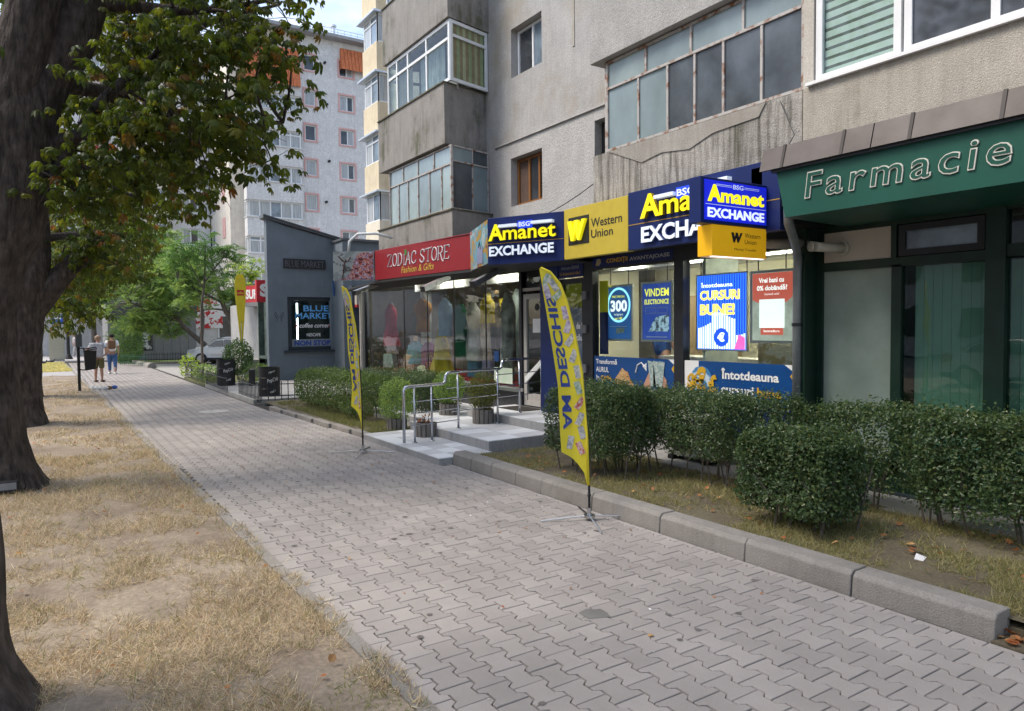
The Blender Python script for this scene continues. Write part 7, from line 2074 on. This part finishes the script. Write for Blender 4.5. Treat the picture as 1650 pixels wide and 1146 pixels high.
# clipped hedges
def hedge(name, label, boxes, n, size, lm, ns, x=None, group='clipped privet hedges', z0=.08):
    cx = sum((b[0]+b[1])/2 for b in boxes)/len(boxes)
    cy = sum((b[2]+b[3])/2 for b in boxes)/len(boxes)
    t_ = thing(name, (cx,cy,z0), label, 'hedge', group)
    Ps, Ds = [], []
    vol = [2*((b[1]-b[0])*(b[3]-b[2])+(b[5]-b[4])*((b[1]-b[0])+(b[3]-b[2]))) for b in boxes]
    tot = sum(vol)
    for b, v in zip(boxes, vol):
        k = int(n*v/tot)
        dx, dy, dz = b[1]-b[0], b[3]-b[2], b[5]-b[4]
        ar = np.array([dy*dz,dy*dz,dx*dz,dx*dz,dx*dy,dx*dy*.25])
        fc = NR.choice(6, k, p=ar/ar.sum())
        u = NR.random((k,3))
        D = np.zeros((k,3))
        for f_ in range(6):
            ax, sg = f_//2, (1 if f_%2 == 0 else -1)
            if ax == 2: sg = 1 if f_ == 4 else -1
            s_ = fc == f_
            u[s_,ax] = 1.0 if sg > 0 else 0.0
            D[s_,ax] = sg
        P = np.array([b[0],b[2],b[4]])+u*np.array([dx,dy,dz])
        # round the corners, then push in and out
        c = np.array([(b[0]+b[1])/2,(b[2]+b[3])/2,(b[4]+b[5])/2])
        h = np.array([dx,dy,dz])/2
        q = (P-c)/h
        ln = (np.abs(q)**5).sum(1)**(1/5)
        q = q/ln[:,None]
        P = c+q*h
        nn = np.array([mno.noise(Vector(tuple(p_*1.7)))*1.0+mno.noise(Vector(tuple(p_*4.5)))*.7+mno.noise(Vector(tuple(p_*11)))*.35 for p_ in P])
        P += D*(nn*.075)[:,None]-D*(NR.random(k)**1.4*.22)[:,None]
        # thinner, ragged below
        low = (P[:,2]-b[4])/dz
        keep = NR.random(k) < np.clip(.35+low*2.6+nn*.8, .10, 1)
        P, D = P[keep], D[keep]
        P[:,2] += (NR.random(len(P))**12)*.10
        Ps.append(P); Ds.append(D)
    P, D = np.concatenate(Ps), np.concatenate(Ds)
    D[:,2] += .35
    o = inst_mesh('foliage', OV, OF, P, rots(len(P), dirs=D, spread=.65), NR.uniform(.6,1.2,len(P))*size, lm, t_)
    o['kind'] = 'stuff'
    # long single shoots that stand out of the clipped surface
    st = MB()
    for i in range(ns):
        b = R.choice(boxes)
        bx_, by_ = R.uniform(b[0]+.15,b[1]-.15), R.uniform(b[2]+.1,b[3]-.1)
        q = Vector((bx_,by_,z0-.05))
        a_ = R.uniform(0,6.28)
        m_ = q+Vector((.06*math.cos(a_),.06*math.sin(a_),.3))
        st.tube([q,m_,m_+Vector((.10*math.cos(a_+1),.10*math.sin(a_+1),.35))], [.013,.010,.006], 5)
        for _ in range(2):
            a_ += 2.1
            st.tube([m_, m_+Vector((.22*math.cos(a_),.22*math.sin(a_),.28))], [.008,.004], 4)
    ob('stems', st, bark2, t_)['kind'] = 'stuff'
    return t_
hedge('hedge', 'clipped hedge block right behind the nearest yellow flag', [(5.45,6.35,6.35,7.75,.30,1.20),(5.6,6.3,6.3,7.3,.25,1.27)], 26000, .036, privet, 16)
hedge('hedge', 'thin leggy hedge in front of the air conditioner', [(6.6,7.15,4.7,7.1,.36,1.19),(6.2,6.95,5.2,7.4,.38,1.17)], 32000, .036, privet, 18)
hedge('hedge', 'front hedge block jutting toward the kerb at the lower right', [(5.45,6.2,3.55,4.60,.22,.99),(5.55,6.15,3.7,4.4,.18,1.04)], 24000, .038, privet, 10)
hedge('hedge', 'long back hedge under the pharmacy windows', [(6.6,7.2,-.5,4.9,.26,1.20),(6.45,7.0,1.6,3.5,.22,1.24)], 46000, .038, privet, 20)
hedge('hedge', 'bright green hedge beyond the middle flag in front of the slate blue shop', [(5.15,6.15,13.6,18.3,.15,.98)], 22000, .045, privet2, 16, z0=.03)
hedge('hedge', 'dense hedge below the clothes shop window', [(6.35,7.3,12.9,17.2,.12,1.00),(6.0,6.8,12.9,14.2,.1,1.0)], 22000, .042, privet, 16, z0=.03)
# ================================================================ PEOPLE
skin_m = mat('skin', (0.42,0.24,0.17), 0.6, var=.06)
def skinned(name, joints, bones, m, parent, sub=2):
    me = bpy.data.meshes.new(name)
    me.from_pydata([j[0] for j in joints], bones, [])
    o = link(name, me, m, parent)
    md = o.modifiers.new('skin', 'SKIN')
    md.use_smooth_shade = True
    for i, j in enumerate(joints):
        sv = me.skin_vertices[0].data[i]
        r_ = j[1] if isinstance(j[1], tuple) else (j[1], j[1])
        sv.radius = r_
        sv.use_root = (i == 0)
    s = o.modifiers.new('sub', 'SUBSURF')
    s.levels = sub
    s.render_levels = sub
    me.materials.clear() if False else None
    return o
def person(x, y, z, h, face, label, pose, top_m, leg_m, hair_m, shorts=False, cap=None, pack=None, drape=False):
    """face: heading angle of the body's front; pose: 'hips' or 'walk' or 'stand'"""
    t_ = thing('person', (x,y,z), label, 'person')
    k = h/1.75
    c, s = math.cos(face), math.sin(face)
    def W(a, b, zz): # a sideways (to the person's left), b forward
        return (x+(-s*a+c*b)*k, y+(c*a+s*b)*k, z+zz*k)
    st = .0 if pose != 'walk' else .20
    hipL, hipR = W(.09,0,.92), W(-.09,0,.92)
    J = [(W(0,0,.98),(.15*k,.11*k)), (W(0,.0,1.15),(.14*k,.10*k)), (W(0,0,1.38),(.16*k,.11*k)), (W(0,-.01,1.50),.06*k), (W(0,.01,1.58),.06*k), (W(0,.02,1.66),(.085*k,.10*k)), (W(0,.01,1.72),(.06*k,.07*k)),
         (W(.09,0,.90),.095*k), (W(.10,st*.5+.01,.48),.062*k), (W(.11,st*.7,.28),.055*k), (W(.11,st*.9-.02,.08),.035*k), (W(.13,st+.10,.03),.035*k),
         (W(-.09,0,.90),.095*k), (W(-.10,-st*.4+.01,.48),.062*k), (W(-.11,-st*.9,.28),.055*k), (W(-.11,-st*1.2-.02,.08+st*.2),.035*k), (W(-.13,-st*1.1+.10,.03+st*.1),.035*k)]
    B = [(0,1),(1,2),(2,3),(3,4),(4,5),(5,6),(0,7),(7,8),(8,9),(9,10),(10,11),(0,12),(12,13),(13,14),(14,15),(15,16)]
    for sgn in (1,-1):
        b0 = len(J)
        if pose == 'hips': arm = [(.20,0,1.42,.055),(.40,-.10,1.18,.042),(.22,.07,1.03,.032)]; hand = (.15,.08,1.01)
        elif pose == 'walk': arm = [(.20,0,1.42,.055),(.25,-.12*sgn,1.15,.042),(.24,.10*sgn+.05,.92,.030)]; hand = (.23,.13*sgn+.08,.84)
        else: arm = [(.20,0,1.42,.055),(.25,.02,1.15,.042),(.22,.18,.98,.030)]; hand = (.2,.26,.97)
        for a_, b_, z_, r_ in arm: J.append((W(a_*sgn,b_,z_), r_*k))
        B += [(2,b0),(b0,b0+1),(b0+1,b0+2)]
        # palm and five fingers
        J.append((W(hand[0]*sgn,hand[1],hand[2]), (.032*k,.018*k)))
        B.append((b0+2,b0+3))
        for q, fl_ in enumerate((.06,.075,.08,.072,.055)):
            J.append((W((hand[0]-.018+(q-2)*.004)*sgn, hand[1]+(q-2)*.017, hand[2]-fl_*.9), .008*k))
            B.append((b0+3,len(J)-1))
    body = skinned('body', J, B, skin_m, t_)
    # shirt : torso and sleeves as one garment
    S = [(W(0,0,.95),(.185*k,.135*k)),(W(0,0,1.15),(.18*k,.13*k)),(W(0,0,1.40),(.19*k,.13*k)),(W(0,0,1.49),(.09*k,.08*k))]
    SB = [(0,1),(1,2),(2,3)]
    for sgn in (1,-1):
        b0 = len(S)
        e = (.30,-.05,1.30) if pose == 'hips' else (.235,-.02,1.24)
        S += [(W(.20*sgn,0,1.43),.078*k),(W(e[0]*sgn,e[1],e[2]),.072*k)]
        SB += [(2,b0),(b0,b0+1)]
    skinned('shirt', S, SB, top_m, t_)
    # trousers or shorts
    lo = .50 if shorts else .10
    T = [(W(0,0,.97),(.175*k,.13*k))]
    TB = []
    for sgn in (1,-1):
        b0 = len(T)
        f_ = st*(1 if sgn > 0 else -1)
        T += [(W(.095*sgn,0,.86),.115*k),(W(.105*sgn,f_*.4,.62),.105*k)]
        TB += [(0,b0),(b0,b0+1)]
        if shorts: T.append((W(.11*sgn,f_*.45,.50),.100*k)); TB.append((b0+1,b0+2))
        else:
            T += [(W(.11*sgn,f_*.6,.45),.082*k),(W(.11*sgn,f_*.9,.12),.065*k)]
            TB += [(b0+1,b0+2),(b0+2,b0+3)]
    skinned('shorts' if shorts else 'trousers', T, TB, leg_m, t_)
    # hair or cap, face, shoes
    hd = Vector(W(0,.01,1.665))
    ob('cap' if cap else 'hair', MB().ball(tuple(hd+Vector((0,0,.03*k))), .108*k, 14, 10, (1,1,.9)), cap or hair_m, t_, smooth=True)
    ob('face', MB().ball(tuple(Vector(W(0,.045,1.63))), .088*k, 12, 8, (.9,.9,1.15)).ball(W(0,.135,1.625), .014*k, 8, 5).ball(W(.095,.02,1.63), .022*k, 8, 5, (.6,1,1.4)).ball(W(-.095,.02,1.63), .022*k, 8, 5, (.6,1,1.4)), skin_m, t_, smooth=True)
    ob('eyes', MB().ball(W(.03,.125,1.645), .008*k, 6, 4).ball(W(-.03,.125,1.645), .008*k, 6, 4).box(*(lambda p: (p[0]-.012,p[0]+.012,p[1]-.012,p[1]+.012,p[2]-.003,p[2]+.003))(W(0,.128,1.585))), black, t_)
    for sgn in (1,-1):
        f_ = st*(1 if sgn > 0 else -1.1)
        p_ = W(.12*sgn, f_+.05, .04)
        ob('shoe', MB().ball(p_, .07*k, 12, 8, (1+abs(c)*.8, 1+abs(s)*.8, .55)), mat('sandal_brown', (0.10,0.05,0.03), .7) if shorts else white, t_, smooth=True)
    if pack:
        F_ = Fr(W(0,-.20,1.10), (-s,c,0))
        mb = MB()
        o_ = Vector(W(0,-.16,1.12))
        a_ = Vector((-s,c,0))*.16*k; b_ = Vector((c,s,0))*-.14*k; z_ = Vector((0,0,.40*k))
        q = [o_-a_, o_+a_, o_+a_+b_, o_-a_+b_]
        mb.add([tuple(v) for v in q]+[tuple(v+z_) for v in q], [(0,3,2,1),(4,5,6,7),(0,1,5,4),(1,2,6,5),(2,3,7,6),(3,0,4,7)])
        bp_ = tag(ob('backpack', mb, pack, None, bevel=.05), 'brown backpack worn by the walking man in white', 'backpack')
    if drape:
        n_ = 9
        vs, fs = [], []
        for i in range(n_):
            t = i/(n_-1)
            for j in range(7):
                a_ = -.26+.52*j/6
                r_ = .165+.02*math.sin(j*1.9+i*.4)
                vs.append(W(a_*(1-.25*t), -r_-.02*math.sin(i+j*2), 1.50-.55*t-.06*abs(a_)))
        for i in range(n_-1):
            for j in range(6):
                q = i*7+j
                fs.append((q,q+1,q+8,q+7))
        o = ob('draped_shirt', MB().add(vs, fs), mat('draped_grey_cloth', (0.42,0.44,0.50), .85), t_, smooth=True)
        so = o.modifiers.new('thick','SOLIDIFY'); so.thickness = .015
    return t_
person(1.62,31.3,0,1.74,math.radians(70),'older man with hands on hips, pale shirt over his shoulders and olive shorts','hips',
       mat('pale_blue_shirt',(0.50,0.56,0.62),.85),mat('olive_shorts',(0.13,0.12,0.055),.9),mat('grey_hair',(0.25,0.22,0.2),.9),shorts=True,cap=mat('tan_cap',(0.33,0.24,0.17),.9),drape=True)
person(2.42,36.4,0,1.76,math.radians(85),'man in a white shirt and blue jeans walking away','walk',
       white,mat('blue_jeans',(0.06,0.12,0.26),.9),mat('black_hair',(0.015,0.012,0.01),.8),pack=mat('brown_backpack_cloth',(0.16,0.09,0.05),.9))
person(1.75,62,0,1.68,math.radians(200),'distant person in pale clothes beside the lamp post','walk',
       mat('pale_top',(0.62,0.58,0.56),.9),mat('pale_trousers',(0.5,0.48,0.46),.9),mat('brown_hair',(0.08,0.05,0.03),.8))
person(9.15,9.15,.45,1.75,math.radians(0),'office worker in a royal blue shirt seen between the lit posters','stand',
       mat('royal_blue_shirt',(0.02,0.07,0.25),.85),black,mat('black_hair',(0.015,0.012,0.01),.8))
